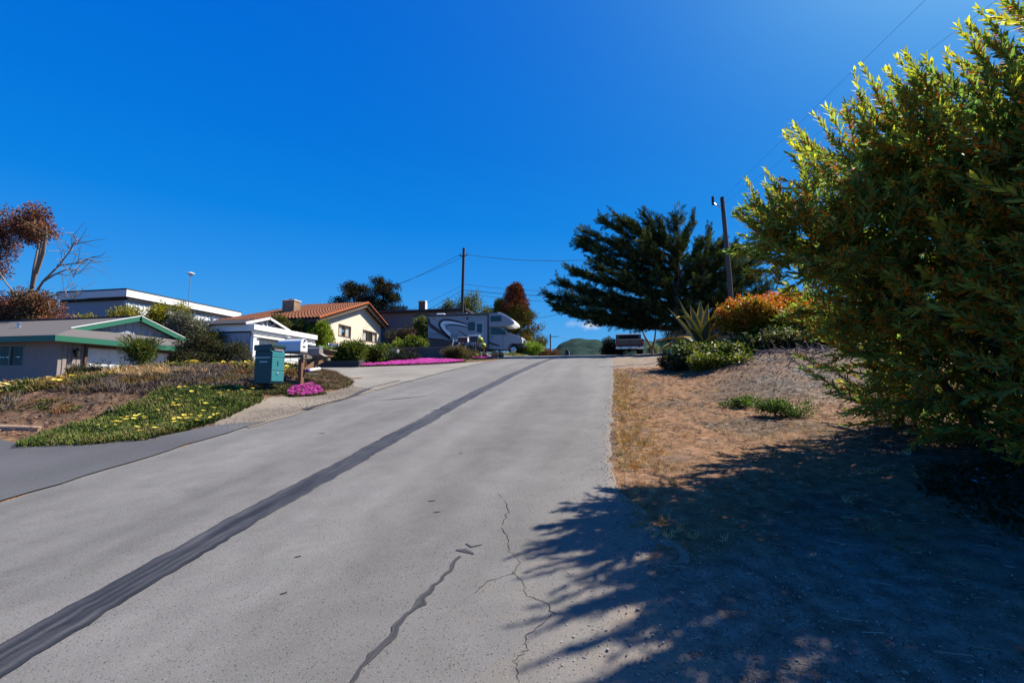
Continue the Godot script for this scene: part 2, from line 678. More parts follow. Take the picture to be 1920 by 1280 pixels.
func build_ground() -> void:
	var xs := steps([[-420, -60, 40], [-60, -30, 3], [-30, -18, 1], [-18, -5.5, 0.2], [-5.5, -0.7, 0.8], [-0.7, 5, 0.1], [5, 12, 0.5], [12, 40, 4], [40, 420, 38]])
	var ss := steps([[-60, -8, 4], [-8, 0, 1], [0, 11, 0.1], [11, 20, 0.2], [20, 50, 0.6], [50, 110, 3], [110, 420, 31]])
	var lumps := FastNoiseLite.new()
	lumps.seed = 3
	lumps.frequency = 1.1
	lumps.fractal_octaves = 4
	var tone := FastNoiseLite.new()
	tone.seed = 14
	tone.frequency = 0.35
	tone.fractal_octaves = 4
	var tone2 := FastNoiseLite.new()
	tone2.seed = 15
	tone2.frequency = 1.7
	tone2.fractal_octaves = 3
	var pts := PackedVector3Array()
	var uvs := PackedVector2Array()
	var cols := PackedColorArray()
	for s in ss:
		for x in xs:
			var y := ground_y(x, -s)
			if x > -5.55 and x < -0.65:
				y -= 0.04
			elif x >= -0.65:
				y += (lumps.get_noise_2d(x, s) * 0.035 + 0.004) * ramp(0.05, 0.9, x) - lerpf(0.004, 0.012, ramp(4.0, 6.0, s)) * (1.0 - ramp(0.0, 0.35, x))
			elif x < -7.2 and s > 5.5 and s < 14.0:
				y += lumps.get_noise_2d(x, s) * 0.05
			pts.append(Vector3(x, y, -s))
			uvs.append(Vector2(x, s))
			var t := tone.get_noise_2d(x, s)
			var q := tone2.get_noise_2d(x, s)
			var c := Color(0.36, 0.225, 0.145)  # tan dirt
			c = c.lerp(Color(0.43, 0.25, 0.15), clampf(t * 2.2 + q * 0.5, 0.0, 1.0))
			c = c.lerp(Color(0.21, 0.155, 0.12), clampf(-t * 2.4 + q * 0.9, 0.0, 1.0))
			if x > 0.0:
				c = c.lerp(Color(0.31, 0.285, 0.265), ramp(1.8, 4.0, x) * ramp(7.0, 10.0, s) * (0.65 + q * 0.6))  # grey-pink mulch
				var near := (1.0 - ramp(2.6, 4.2, s + t * 1.6 + (x - 1.0) * 0.45)) 
				c = c.lerp(Color(0.34, 0.31, 0.295), clampf(near + q * 0.35, 0.0, 1.0) * 0.9)  # gravelly edge nearest the viewer
				var drive := ramp(15.5, 17.0, s - x * 0.4 + q * 0.7) * (1.0 - ramp(34.0, 44.0, s))
				c = c.lerp(Color(0.43, 0.37, 0.32), drive * 0.9)  # pale hard-packed drive
			else:
				c = c.lerp(Color(0.21, 0.15, 0.12), clampf(0.55 + q, 0.0, 1.0) * ramp(5.0, 6.5, s) * (1.0 - ramp(14, 18, s)))
				if s > 14.0 and x < -6.0:
					c = c.lerp(Color(0.16, 0.15, 0.08), 0.7)
			if s > 55.0 or absf(x) > 45.0:
				c = Color(0.17, 0.15, 0.08)
			cols.append(c)
	var b := MB.new()
	b.colored = true
	b.grid(pts, xs.size(), ss.size(), Vector3.UP, uvs, cols)
	structure(put(b, "ground", mats.earth))


# a sheet that follows the ground inside the outline poly (x, s), lifted a little
func sheet(called: String, poly: PackedVector2Array, lift: float, cell: float, m: Material, tint: Color, vary: float, sd: int, ragged := 0.0) -> MeshInstance3D:
	var f := FastNoiseLite.new()
	f.seed = sd
	f.frequency = 0.5
	f.fractal_octaves = 5
	var edge := PackedVector2Array()
	for i in poly.size():
		var p := poly[i]
		var q := poly[(i + 1) % poly.size()]
		var k := maxi(1, int(p.distance_to(q) / cell))
		for j in k:
			var at := p.lerp(q, float(j) / k)
			var nn := (q - p).normalized().orthogonal()
			edge.append(at + nn * f.get_noise_2d(at.x * 3.0, at.y * 3.0) * ragged)
	var lo := edge[0]
	var hi := edge[0]
	for p in edge:
		lo = lo.min(p)
		hi = hi.max(p)
	var b := MB.new()
	b.colored = true
	var rows := int((hi.y - lo.y) / cell) + 1
	for j in rows:
		for i in int((hi.x - lo.x) / cell) + 1:
			var a := lo + Vector2(i, j) * cell
			var sq := PackedVector2Array([a, a + Vector2(cell, 0), a + Vector2(cell, cell), a + Vector2(0, cell)])
			for piece in Geometry2D.intersect_polygons(sq, edge):
				var order := Geometry2D.triangulate_polygon(piece)
				var s := b.v.size()
				for p in piece:
					var t := 1.0 + f.get_noise_2d(p.x, p.y) * vary
					b.col = Color(tint.r * t, tint.g * t, tint.b * t)
					var e := 0.05
					var gx := (ground_y(p.x + e, -p.y) - ground_y(p.x - e, -p.y)) / (2 * e)
					var gz := (ground_y(p.x, -p.y - e) - ground_y(p.x, -p.y + e)) / (-2 * e)
					b.vert(at_ground(p.x, p.y, lift), Vector3(-gx, 1, -gz), p)
				for k in range(0, order.size(), 3):
					b.tri(s + order[k], s + order[k + 1], s + order[k + 2])
	var o := put(b, called, m)
	structure(o)
	return o


# a ribbon on the road: points are (x, s, half width)
func ribbon(called: String, pts: Array, lift: float, m: Material, parent: Node3D, wob: float, sd: int, thick := 0.0) -> MeshInstance3D:
	var f := FastNoiseLite.new()
	f.seed = sd
	f.frequency = 1.6
	f.fractal_octaves = 4
	var b := MB.new()
	var grid := PackedVector3Array()
	var uvs := PackedVector2Array()
	var w := 11
	b.colored = true
	var cols := PackedColorArray()
	for i in pts.size():
		var p: Vector3 = pts[i]
		var a: Vector3 = pts[maxi(i - 1, 0)]
		var c: Vector3 = pts[mini(i + 1, pts.size() - 1)]
		var d := Vector2(c.x - a.x, c.y - a.y).normalized()
		var side := Vector2(d.y, -d.x)
		var l := p.z * (1.0 + wob * (f.get_noise_2d(p.x * 2.0, p.y * 2.0) * 1.3 + f.get_noise_2d(p.x * 9.0, p.y * 9.0) * 0.9))
		var r := p.z * (1.0 + wob * (f.get_noise_2d(p.x * 2.0 + 40.0, p.y * 2.0) * 1.3 + f.get_noise_2d(p.x * 9.0 + 40.0, p.y * 9.0) * 0.9))
		for k in w:
			var t := lerpf(-l, r, k / (w - 1.0))
			var x := p.x + side.x * t
			var s := p.y + side.y * t
			var up := lift + thick * (1.0 - pow(absf(k / (w - 1.0) * 2.0 - 1.0), 2.0))
			grid.append(Vector3(x, road_y(s) + up, -s))
			uvs.append(Vector2(t, s))
			var g := 0.05 * maxf(0.35, 1.0 + 1.7 * f.get_noise_2d(k * 2.3 + 11.0, p.y * 0.25) + 0.8 * f.get_noise_2d(k * 3.0, p.y * 2.0))
			cols.append(Color(g * 1.02, g, g * 1.06))
	b.grid(grid, w, pts.size(), Vector3.UP, uvs, cols)
	return put(b, called, m, parent)


func build_road() -> void:
	var wear := FastNoiseLite.new()
	wear.seed = 31
	wear.frequency = 0.8
	wear.fractal_octaves = 4
	var b := MB.new()
	b.colored = true
	var pts := PackedVector3Array()
	var uvs := PackedVector2Array()
	var cols := PackedColorArray()
	var ss := steps([[-14, 1, 0.5], [1, 16, 0.08], [16, 40, 0.25], [40, 86, 1.0]])
	var w := 64
	for s in ss:
		var le := -5.6 + wear.get_noise_2d(s * 1.3, 70.0) * 0.10
		var fray := 1.0 - ramp(3.0, 5.0, s)
		var re := -0.02 + wear.get_noise_2d(s * 2.6, 10.0) * (0.07 + 0.12 * fray) + 0.10 * ramp(6.0, 14.0, s) + 0.5 * fray
		for i in w:
			var x := lerpf(le, re, i / (w - 1.0))
			pts.append(Vector3(x, road_y(s), -s))
			uvs.append(Vector2(x, s))
			# streaks along the way traffic runs, broad patches, paler wheel paths
			var t := wear.get_noise_2d(x * 1.7, s * 0.10) * 0.24 + wear.get_noise_2d(x * 0.5 + 30.0, s * 0.4) * 0.14 + wear.get_noise_2d(x * 3.0, s * 2.2 + 50.0) * 0.16 + wear.get_noise_2d(x * 9.0, s * 7.0 + 90.0) * 0.10
			var g := 0.212 * (1.0 + t)
			g *= 1.0 - 0.10 * exp(-pow((x + 1.05) / 0.5, 2.0)) * (1.0 - 0.5 * ramp(4, 20, s))
			g *= 1.0 + 0.05 * exp(-pow((x + 4.6) / 0.6, 2.0))
			var c := Color(g, g * 0.995, g * 1.0)
			var grit := ramp(-0.75, -0.1, x + wear.get_noise_2d(x * 4.0, s * 4.0) * 0.6) * fray
			c = c.lerp(Color(0.27, 0.245, 0.215), grit * 0.55)
			c = c.lerp(Color(0.33, 0.265, 0.21), 1.0 - ramp(-0.02, 0.04 + 0.62 * fray, re - x + wear.get_noise_2d(x * 3.0 + 60.0, s * 3.0) * 0.5 * fray))
			cols.append(c)
	b.grid(pts, w, ss.size(), Vector3.UP, uvs, cols)
	var road := structure(put(b, "road", mats.road))

	# the tarred joint between the lanes: streaky, with an uneven edge
	var line := []
	var s := -4.0
	while s < 80.0:
		line.append(Vector3(-2.92 + wear.get_noise_2d(s * 0.5, 200.0) * 0.04, s, 0.145))
		s += 0.06 if s < 12.0 else (0.15 if s < 25.0 else 0.6)
	ribbon("tar_joint", line, 0.004, mats.tar, road, 0.13, 5)
	# a shorter sealed crack nearer the right edge, and its dribbles
	var seal := []
	for i in 34:
		var t := i / 33.0
		seal.append(Vector3(lerpf(-1.16, -1.0, t) + wear.get_noise_2d(t * 9.0, 3.0) * 0.035, lerpf(2.0, 3.16, t), 0.018 * (0.55 + 0.6 * sin(PI * minf(t * 1.15, 1.0)))))
	ribbon("tar_seal", seal, 0.004, mats.tar, road, 0.9, 6)
	ribbon("tar_seal", [Vector3(-1.06, 3.24, 0.006), Vector3(-1.0, 3.25, 0.02), Vector3(-0.94, 3.22, 0.016), Vector3(-0.92, 3.2, 0.004)], 0.004, mats.tar, road, 0.9, 7)
	ribbon("tar_seal", [Vector3(-1.02, 3.34, 0.004), Vector3(-0.97, 3.3, 0.012), Vector3(-0.9, 3.34, 0.004)], 0.004, mats.tar, road, 0.9, 8)
	ribbon("tar_seal", [Vector3(-3.15, 8.1, 0.01), Vector3(-2.98, 8.22, 0.035), Vector3(-2.8, 8.3, 0.008)], 0.008, mats.tar, road, 0.6, 9)
	ribbon("tar_seal", [Vector3(-4.7, 9.15, 0.01), Vector3(-4.45, 9.3, 0.03), Vector3(-4.15, 9.52, 0.03), Vector3(-3.9, 9.75, 0.01)], 0.004, mats.tar, road, 0.6, 10)
	for p in [[-1.55, 4.05, 0.03], [-1.42, 3.83, 0.028], [-1.75, 5.5, 0.022], [-4.1, 6.3, 0.05], [-2.1, 3.0, 0.018], [-1.9, 2.6, 0.014], [-1.15, 7.4, 0.02], [-0.9, 9.2, 0.03]]:
		ribbon("tar_spot", [Vector3(p[0] - p[2], p[1] - 0.01, 0.004), Vector3(p[0], p[1], p[2] * 0.4), Vector3(p[0] + p[2], p[1] + 0.015, 0.004)], 0.004, mats.tar, road, 0.8, 11)
	# the left edge, where the street meets the drives, is sealed too
	var curb := []
	for k in [[-5.6, 8.0], [-5.58, 8.6], [-5.52, 9.3], [-5.6, 9.8], [-5.75, 10.4], [-5.9, 11.2], [-5.85, 12.6]]:
		curb.append(Vector3(k[0], k[1], 0.02 + 0.02 * absf(wear.get_noise_2d(k[1] * 3.0, 7.0)) * 4.0))
	ribbon("tar_edge", curb, 0.022, mats.tar, road, 0.9, 12)
	# cracks
	for crack in [[[-0.83, 3.62], [-0.74, 3.45], [-0.71, 3.3], [-0.6, 3.16], [-0.61, 3.02], [-0.52, 2.9], [-0.5, 2.8], [-0.36, 2.73], [-0.33, 2.66], [-0.36, 2.58]], [[-0.36, 2.58], [-0.44, 2.46], [-0.42, 2.36], [-0.46, 2.28], [-0.42, 2.2], [-0.39, 2.1], [-0.4, 1.98]], [[-0.6, 3.02], [-0.75, 2.9], [-0.8, 2.75]], [[-1.02, 4.3], [-0.9, 4.1], [-0.84, 3.9], [-0.83, 3.62]]]:
		var fine := []
		for i in crack.size() - 1:
			for j in 6:
				var t := j / 6.0
				var x := lerpf(crack[i][0], crack[i + 1][0], t) + wear.get_noise_2d(i * 7.0 + t * 6.0, 90.0) * 0.03
				fine.append(Vector3(x, lerpf(crack[i][1], crack[i + 1][1], t), 0.0017))
		ribbon("crack", fine, 0.003, mats.crack, road, 1.2, 13)

	# drives and shoulders beside the road
	sheet("driveway_apron", PackedVector2Array([Vector2(-5.58, 1.5), Vector2(-16, 1.9), Vector2(-16, 6.2), Vector2(-12.0, 5.9), Vector2(-9.2, 5.55), Vector2(-7.85, 5.28), Vector2(-6.5, 5.7), Vector2(-6.2, 6.7), Vector2(-5.58, 7.0)]), 0.014, 0.25, mats.road, Color(0.125, 0.13, 0.145), 0.3, 41, 0.06)
	sheet("shoulder", PackedVector2Array([Vector2(-5.5, 6.6), Vector2(-6.15, 6.5), Vector2(-6.9, 7.6), Vector2(-7.0, 8.9), Vector2(-6.65, 9.8), Vector2(-6.5, 10.6), Vector2(-7.3, 12.4), Vector2(-5.5, 12.0)]), 0.008, 0.2, mats.concrete, Color(0.29, 0.255, 0.215), 0.5, 42, 0.16)
	sheet("driveway", PackedVector2Array([Vector2(-5.5, 10.6), Vector2(-6.4, 11.2), Vector2(-7.3, 12.5), Vector2(-9.0, 14.2), Vector2(-11.4, 16.2), Vector2(-14, 18.5), Vector2(-19.5, 25.0), Vector2(-22.9, 27.4), Vector2(-22.9, 33.5), Vector2(-18.0, 27.0), Vector2(-12.4, 18.7), Vector2(-10.2, 18.0), Vector2(-8.0, 18.9), Vector2(-6.4, 20.4), Vector2(-5.5, 22.0)]), 0.014, 0.3, mats.concrete, Color(0.32, 0.305, 0.285), 0.3, 43, 0.06)
	sheet("parking_pad", PackedVector2Array([Vector2(-5.6, 25.5), Vector2(-7.4, 26.0), Vector2(-8.4, 29.0), Vector2(-8.6, 33.0), Vector2(-5.6, 33.0)]), 0.014, 0.4, mats.road, Color(0.13, 0.135, 0.14), 0.2, 44, 0.1)
	sheet("motorhome_pad", PackedVector2Array([Vector2(-16, 34.5), Vector2(-16, 41), Vector2(-6.2, 41), Vector2(-6.2, 34.5)]), 0.014, 0.6, mats.concrete, Color(0.33, 0.31, 0.28), 0.2, 45, 0.1)


func build_hill() -> void:
	# ridge line of the far hill: bearing from the road's direction (radians), rise over the eye
	var ridge := [[-0.62, 0.03], [-0.40, 0.045], [-0.2, 0.062], [-0.121, 0.071], [-0.108, 0.088], [-0.095, 0.094], [-0.078, 0.1005], [-0.062, 0.1015], [-0.046, 0.098], [-0.03, 0.0985], [-0.016, 0.094], [0.0, 0.088], [0.02, 0.093], [0.05, 0.1], [0.09, 0.09], [0.14, 0.078], [0.25, 0.07], [0.42, 0.055], [0.7, 0.03]]
	var f := FastNoiseLite.new()
	f.seed = 77
	f.frequency = 0.004
	f.fractal_octaves = 6
	var b := MB.new()
	var pts := PackedVector3Array()
	var w := 150
	var h := 34
	for j in h:
		var r := lerpf(560.0, 1750.0, j / (h - 1.0))
		for i in w:
			var a := lerpf(-0.62, 0.7, i / (w - 1.0))
			var top := 0.03
			for k in ridge.size() - 1:
				if a >= ridge[k][0] and a <= ridge[k + 1][0]:
					top = lerpf(ridge[k][1], ridge[k + 1][1], ramp(0, 1, (a - ridge[k][0]) / (ridge[k + 1][0] - ridge[k][0])))
			var peak := 1.6 + top * 1300.0
			var t := ramp(560.0, 1300.0, r) * (1.0 - 0.9 * ramp(1300.0, 1750.0, r))
			var x := sin(a) * r
			var z := -cos(a) * r
			var y := lerpf(-30.0, peak, t) + f.get_noise_2d(x, z) * 34.0 * t * (1.0 - t) * 2.0
			pts.append(Vector3(x, y, z))
	b.grid(pts, w, h, Vector3.UP)
	var hill := structure(put(b, "hill", mats.hill))
	# a pale track climbing its near slope
	var q := PackedVector3Array()
	for i in 12:
		var t := i / 11.0
		var a := lerpf(-0.0525, -0.0405, t)
		var r := lerpf(1010.0, 1085.0, t)
		for e in [-1.0, 1.0]:
			var aa: float = a + e * 0.0022 * (1.3 - t)
			q.append(Vector3(sin(aa) * r, 1.6 + r * (0.0655 + 0.0165 * t) + 2.0, -cos(aa) * r))
	var tb := MB.new()
	tb.grid(q, 2, 12, Vector3(0, 0.4, 1))
	put(tb, "track", plain(Color(0.62, 0.58, 0.5), 0.95), hill)


# ---------------------------------------------------------------- houses

# a wall with openings: from o along ax (length len, height h), inn points indoors, holes are rectangles (along, up)
func pierced(b: MB, o: Vector3, ax: Vector3, len: float, h: float, inn: Vector3, thick: float, holes: Array) -> void:
	var cuts := [0.0, len]
	for r in holes:
		cuts.append(r.position.x)
		cuts.append(r.end.x)
	cuts.sort()
	var basis := Basis(ax, Vector3.UP, inn)
	for i in cuts.size() - 1:
		var a: float = cuts[i]
		var c: float = cuts[i + 1]
		if c - a < 0.001:
			continue
		var spans := [[0.0, h]]
		for r in holes:
			if r.position.x < (a + c) * 0.5 and r.end.x > (a + c) * 0.5:
				var next := []
				for sp in spans:
					if r.position.y > sp[0]:
						next.append([sp[0], minf(sp[1], r.position.y)])
					if r.end.y < sp[1]:
						next.append([maxf(sp[0], r.end.y), sp[1]])
				spans = next
		for sp in spans:
			b.box(o + ax * (a + c) * 0.5 + Vector3.UP * (sp[0] + sp[1]) * 0.5 + inn * thick * 0.5, Vector3(c - a, sp[1] - sp[0], thick), basis)


# a window set in an opening of a wall: frame, one pane per light, curtains
func window(parent: Node3D, o: Vector3, ax: Vector3, inn: Vector3, r: Rect2, lights: int, fm: Material, bar := 0.06, curtain := 0.0) -> void:
	var basis := Basis(ax, Vector3.UP, inn)
	var b := wmb(parent)
	var at := func(x: float, y: float, d: float) -> Vector3: return o + ax * x + Vector3.UP * y + inn * d
	var x0 := r.position.x + 0.002
	var x1 := r.end.x - 0.002
	var y0 := r.position.y + 0.002
	var y1 := r.end.y - 0.002
	for e in [y0 + bar / 2, y1 - bar / 2]:
		b.box(at.call((x0 + x1) / 2, e, 0.03), Vector3(x1 - x0, bar, 0.10), basis)
	var xs := []
	for k in lights + 1:
		xs.append(lerpf(x0 + bar / 2, x1 - bar / 2, float(k) / lights))
	for x in xs:
		b.box(at.call(x, (y0 + y1) / 2, 0.032), Vector3(bar, y1 - y0 - 2 * bar, 0.09), basis)
	var frame := put(b, "window", fm, parent)
	for k in lights:
		var p := wmb(parent)
		p.box(at.call((xs[k] + xs[k + 1]) / 2, (y0 + y1) / 2, 0.05), Vector3(xs[k + 1] - xs[k] - bar, y1 - y0 - 2 * bar, 0.008), basis)
		put(p, "pane", mats.pane, frame)
	if curtain > 0.0:
		for e in [-1.0, 1.0]:
			var c := wmb(parent)
			var pts := PackedVector3Array()
			var wide := (x1 - x0) * 0.5 * curtain
			for j in 2:
				for i in 22:
					var t := i / 21.0
					var x := (x0 + t * wide) if e < 0.0 else (x1 - t * wide)
					pts.append(at.call(x, y1 - bar if j == 0 else y0 + bar * 0.5, 0.14 + 0.025 * sin(t * wide * 38.0)))
			c.grid(pts, 22, 2, -inn)
			put(c, "curtain", mats.curtain, frame)


func build_green_house() -> void:
	var t := thing("green_trimmed_house", "low taupe house with green fascia, grey shingle roof and white garage door", "house", Vector3(-30, 1.2, -21))
	var X := Vector3.RIGHT
	var Z := Vector3.BACK
	# walls: the side towards the viewer (facing +z) and the garage front (facing +x)
	var b := wmb(t)
	var win := Rect2(12.2, 1.42, 1.75, 1.02)
	pierced(b, Vector3(-41, 1.2, -17.4), X, 16.0, 2.55, -Z, 0.18, [win])
	put(b, "side_wall", mats.taupe, t)
	b = wmb(t)
	var door := Rect2(1.02, 0.15, 4.5, 2.25)
	pierced(b, Vector3(-25.003, 1.2, -17.58), -Z, 7.4, 2.55, -X, 0.18, [door])
	b.box(Vector3(-33, 2.45, -25.1), Vector3(16, 2.5, 0.18))
	b.box(Vector3(-40.9, 2.45, -21.3), Vector3(0.18, 2.5, 7.3))
	put(b, "front_wall", mats.taupe, t)
	window(t, Vector3(-41, 1.2, -17.4), X, -Z, win, 2, plain(Color(0.2, 0.24, 0.22), 0.5), 0.06, 0.0)
	# vertical boards on the garage front, corner board and base boards
	for k in 5:
		boxed(t, "board", mats.taupe, Vector3(-24.987, 2.4, -17.66 - k * 0.2), Vector3(0.03, 2.5, 0.17), 0.006)
	boxed(t, "base_board", mats.white, Vector3(-24.955, 1.62, -17.95), Vector3(0.03, 0.55, 0.9), 0.005)
	# garage door: four rows of four pressed panels in a dark frame
	b = wmb(t)
	b.box(Vector3(-25.12, 2.475, -20.85), Vector3(0.05, 2.25, 4.5))
	var gd := put(b, "garage_door", mats.white, t)
	for j in 4:
		for i in 4:
			boxed(gd, "panel", mats.white, Vector3(-25.085, 1.64 + j * 0.56, -19.17 - i * 1.12) - t.position, Vector3(0.03, 0.5, 1.04), 0.014, false)
	b = wmb(t)
	b.box(Vector3(-25.0, 2.45, -18.53), Vector3(0.24, 2.3, 0.12))
	b.box(Vector3(-25.0, 2.45, -23.17), Vector3(0.24, 2.3, 0.12))
	b.box(Vector3(-24.998, 3.66, -20.85), Vector3(0.24, 0.12, 4.76))
	put(b, "door_frame", mats.browntrim, t)
	# coach lamp beside the door
	b = wmb(t)
	b.box(Vector3(-24.93, 3.35, -18.05), Vector3(0.12, 0.16, 0.12), Basis.IDENTITY, 0.01)
	b.lathe([Vector2(0.001, 0.2), Vector2(0.11, 0.1), Vector2(0.09, -0.2), Vector2(0.001, -0.26)], 6, Vector3(-24.8, 3.3, -18.05))
	put(b, "wall_lamp", mats.black, t)
	# roof: ridge along x with a gablet over a lower skirt on the garage side
	var P := func(x: float, y: float, s: float) -> Vector3: return Vector3(x, y, -s)
	var low := Vector3(0, -0.09, 0)
	b = wmb(t)
	b.slab([P.call(-42, 5.66, 22.2), P.call(-26.25, 5.66, 22.2), P.call(-26.25, 4.60, 18.87), P.call(-24.5, 4.0, 16.88), P.call(-42, 4.0, 16.88)], low)
	b.slab([P.call(-24.48, 4.0, 16.9), P.call(-26.4, 4.62, 18.9), P.call(-26.4, 4.62, 25.3), P.call(-24.48, 4.06, 25.3)], low)
	b.slab([P.call(-42, 5.66, 22.22), P.call(-26.25, 5.66, 22.22), P.call(-26.25, 4.60, 25.5), P.call(-42, 4.6, 25.5)], low)
	var roof := put(b, "roof", mats.shingle, t)
	b = wmb(t)
	b.box(P.call(-34, 5.69, 22.21), Vector3(15.6, 0.05, 0.3))
	put(b, "ridge_cap", mats.shingle, roof)
	# fascia boards
	var gr: Material = mats.green
	boxed(t, "fascia", gr, P.call(-33.2, 3.85, 16.9), Vector3(17.4, 0.24, 0.05), 0.005)
	boxed(t, "fascia", gr, P.call(-24.5, 3.86, 21.1), Vector3(0.05, 0.26, 8.5), 0.005)
	for e in [[18.7, 4.44], [25.68, 4.44]]:
		b = wmb(t)
		var a: Vector3 = P.call(-26.18, 5.55, 22.2)
		var c: Vector3 = P.call(-26.18, e[1], e[0])
		var d := (c - a).normalized()
		b.box((a + c) / 2, Vector3(0.06, 0.26, a.distance_to(c) + 0.12), Basis(X, d.cross(X), d), 0.006)
		put(b, "bargeboard", gr, t)
		b = wmb(t)
		b.box((a + c) / 2 + Vector3(0.005, 0.155, 0), Vector3(0.09, 0.035, a.distance_to(c) + 0.1), Basis(X, d.cross(X), d))
		put(b, "drip_edge", mats.white, t)
	b = wmb(t)
	b.slab([P.call(-26.55, 5.5, 22.2), P.call(-26.55, 4.5, 18.98), P.call(-26.55, 4.5, 25.2)], Vector3(-0.1, 0, 0))
	var gable := put(b, "gable", mats.siding, t)
	for k in 13:
		var s := 19.5 + k * 0.44
		var top := 4.5 + (1.0 - absf(s - 22.2) / 3.3) * 1.0
		boxed(gable, "batten", mats.siding, P.call(-26.535, (4.5 + top) / 2, s) - t.position, Vector3(0.03, top - 4.5, 0.05), 0.0, false)
	b = wmb(t)
	b.slab([P.call(-24.6, 3.76, 17.0), P.call(-24.6, 3.76, 25.2), P.call(-41, 3.76, 25.2), P.call(-41, 3.76, 17.0)], Vector3(0, -0.02, 0))
	put(b, "soffit", mats.taupe, t)
	b = wmb(t)
	b.lathe([Vector2(0.09, 0.0), Vector2(0.09, 0.3), Vector2(0.14, 0.31), Vector2(0.001, 0.4)], 8, P.call(-31, 4.75, 19.6))
	put(b, "roof_vent", mats.steel, roof)


func build_white_garage() -> void:
	var t := thing("white_garage", "pale blue garage with white fascia, white posts and twin grey doors", "garage", Vector3(-26, 2.3, -30.5))
	var P := func(x: float, y: float, s: float) -> Vector3: return Vector3(x, y, -s)
	var b := wmb(t)
	b.box(P.call(-26.3, 3.75, 27.28), Vector3(6.0, 3.0, 0.16))
	b.box(P.call(-26.3, 3.75, 33.95), Vector3(6.0, 3.0, 0.16))
	b.box(P.call(-29.3, 3.75, 30.6), Vector3(0.16, 3.0, 6.4))
	var wall := put(b, "wall", mats.siding, t)
	for k in 14:
		boxed(wall, "batten", mats.siding, P.call(-28.9 + k * 0.42, 3.7, 27.185) - t.position, Vector3(0.05, 2.9, 0.025), 0.0, false)
	# front: fascia in two stages, header, posts
	boxed(t, "fascia", mats.white, P.call(-22.95, 5.62, 30.62), Vector3(0.14, 0.36, 6.96), 0.01)
	boxed(t, "fascia", mats.white, P.call(-26.15, 5.6, 27.16), Vector3(6.3, 0.5, 0.05), 0.008)
	boxed(t, "header", mats.white, P.call(-23.1, 5.32, 30.62), Vector3(0.12, 0.2, 6.8), 0.01)
	boxed(t, "header", mats.white, P.call(-23.06, 5.06, 30.62), Vector3(0.2, 0.16, 6.8), 0.01)
	for s in [27.42, 33.82]:
		boxed(t, "post", mats.white, P.call(-23.12, 3.62, s), Vector3(0.24, 2.72, 0.3), 0.01)
	boxed(t, "post", mats.white, P.call(-23.16, 3.62, 27.78), Vector3(0.12, 2.72, 0.3), 0.01)
	boxed(t, "post", mats.white, P.call(-23.14, 3.62, 30.62), Vector3(0.2, 2.72, 0.24), 0.01)
	b = wmb(t)
	b.box(P.call(-22.98, 5.12, 30.62), Vector3(0.1, 0.34, 0.2), Basis.IDENTITY, 0.02)
	b.box(P.call(-22.93, 5.28, 30.62), Vector3(0.16, 0.06, 0.34), Basis.IDENTITY, 0.01)
	put(b, "bracket", mats.white, t)
	for e in [[29.2, 2.6], [32.2, 2.9]]:
		b = wmb(t)
		b.box(P.call(-23.55, 3.62, e[0]), Vector3(0.05, 2.7, e[1] + 0.1))
		var d := put(b, "garage_door", mats.palewall, t)
		for j in 4:
			for i in 3:
				boxed(d, "panel", mats.palewall, P.call(-23.51, 2.62 + j * 0.66, e[0] + (i - 1) * e[1] / 3.0) - t.position, Vector3(0.04, 0.6, e[1] / 3.0 - 0.06), 0.015, false)
	# low dark roof with a small gable at its front
	b = wmb(t)
	var low := Vector3(0, -0.08, 0)
	b.slab([P.call(-30.2, 6.46, 29.1), P.call(-23.35, 6.46, 29.1), P.call(-23.35, 5.86, 26.95), P.call(-30.2, 5.86, 26.95)], low)
	b.slab([P.call(-30.2, 6.46, 29.12), P.call(-23.35, 6.46, 29.12), P.call(-23.35, 5.88, 31.2), P.call(-30.2, 5.88, 31.2)], low)
	b.slab([P.call(-30.2, 5.84, 31.22), P.call(-23.2, 5.84, 31.22), P.call(-23.2, 5.8, 34.0), P.call(-30.2, 5.8, 34.0)], low)
	var roof := put(b, "roof", mats.darkroof, t)
	for e in [[26.9, 5.84], [31.25, 5.84]]:
		b = wmb(t)
		var a: Vector3 = P.call(-23.3, 6.46, 29.1)
		var c: Vector3 = P.call(-23.3, e[1], e[0])
		var d2 := (c - a).normalized()
		b.box((a + c) / 2, Vector3(0.1, 0.16, a.distance_to(c) + 0.08), Basis(Vector3.RIGHT, d2.cross(Vector3.RIGHT), d2), 0.01)
		put(b, "bargeboard", mats.white, t)
	b = wmb(t)
	b.slab([P.call(-23.6, 6.36, 29.1), P.call(-23.6, 5.8, 27.1), P.call(-23.6, 5.8, 31.0)], Vector3(-0.08, 0, 0))
	put(b, "gable", mats.siding, t)
	b = wmb(t)
	b.box(P.call(-23.5, 6.05, 29.1), Vector3(0.06, 0.5, 0.08))
	for e in [-1.0, 1.0]:
		b.box(P.call(-23.5, 6.0, 29.1 + e * 0.45), Vector3(0.06, 0.06, 0.9), Basis(Vector3.RIGHT, e * 0.5))
	put(b, "truss", mats.white, t)
	b = wmb(t)
	b.lathe([Vector2(0.07, 0), Vector2(0.07, 0.28), Vector2(0.13, 0.29), Vector2(0.13, 0.36), Vector2(0.001, 0.42)], 8, P.call(-27.0, 6.05, 28.0))
	put(b, "roof_vent", mats.steel, roof)
	# hose reel by the corner post
	var h := thing("hose_reel", "black hose reel hung on the white garage corner post", "hose reel", P.call(-22.93, 2.75, 27.42))
	b = MB.new()
	b.tube([Vector3(0, 0, 0), Vector3(0.14, 0, 0)], 0.2, 14)
	put(b, "drum", mats.black, h)
	b = MB.new()
	b.tube([Vector3(0.14, 0, 0), Vector3(0.17, 0, 0)], 0.25, 14)
	put(b, "flange", mats.rubber, h)


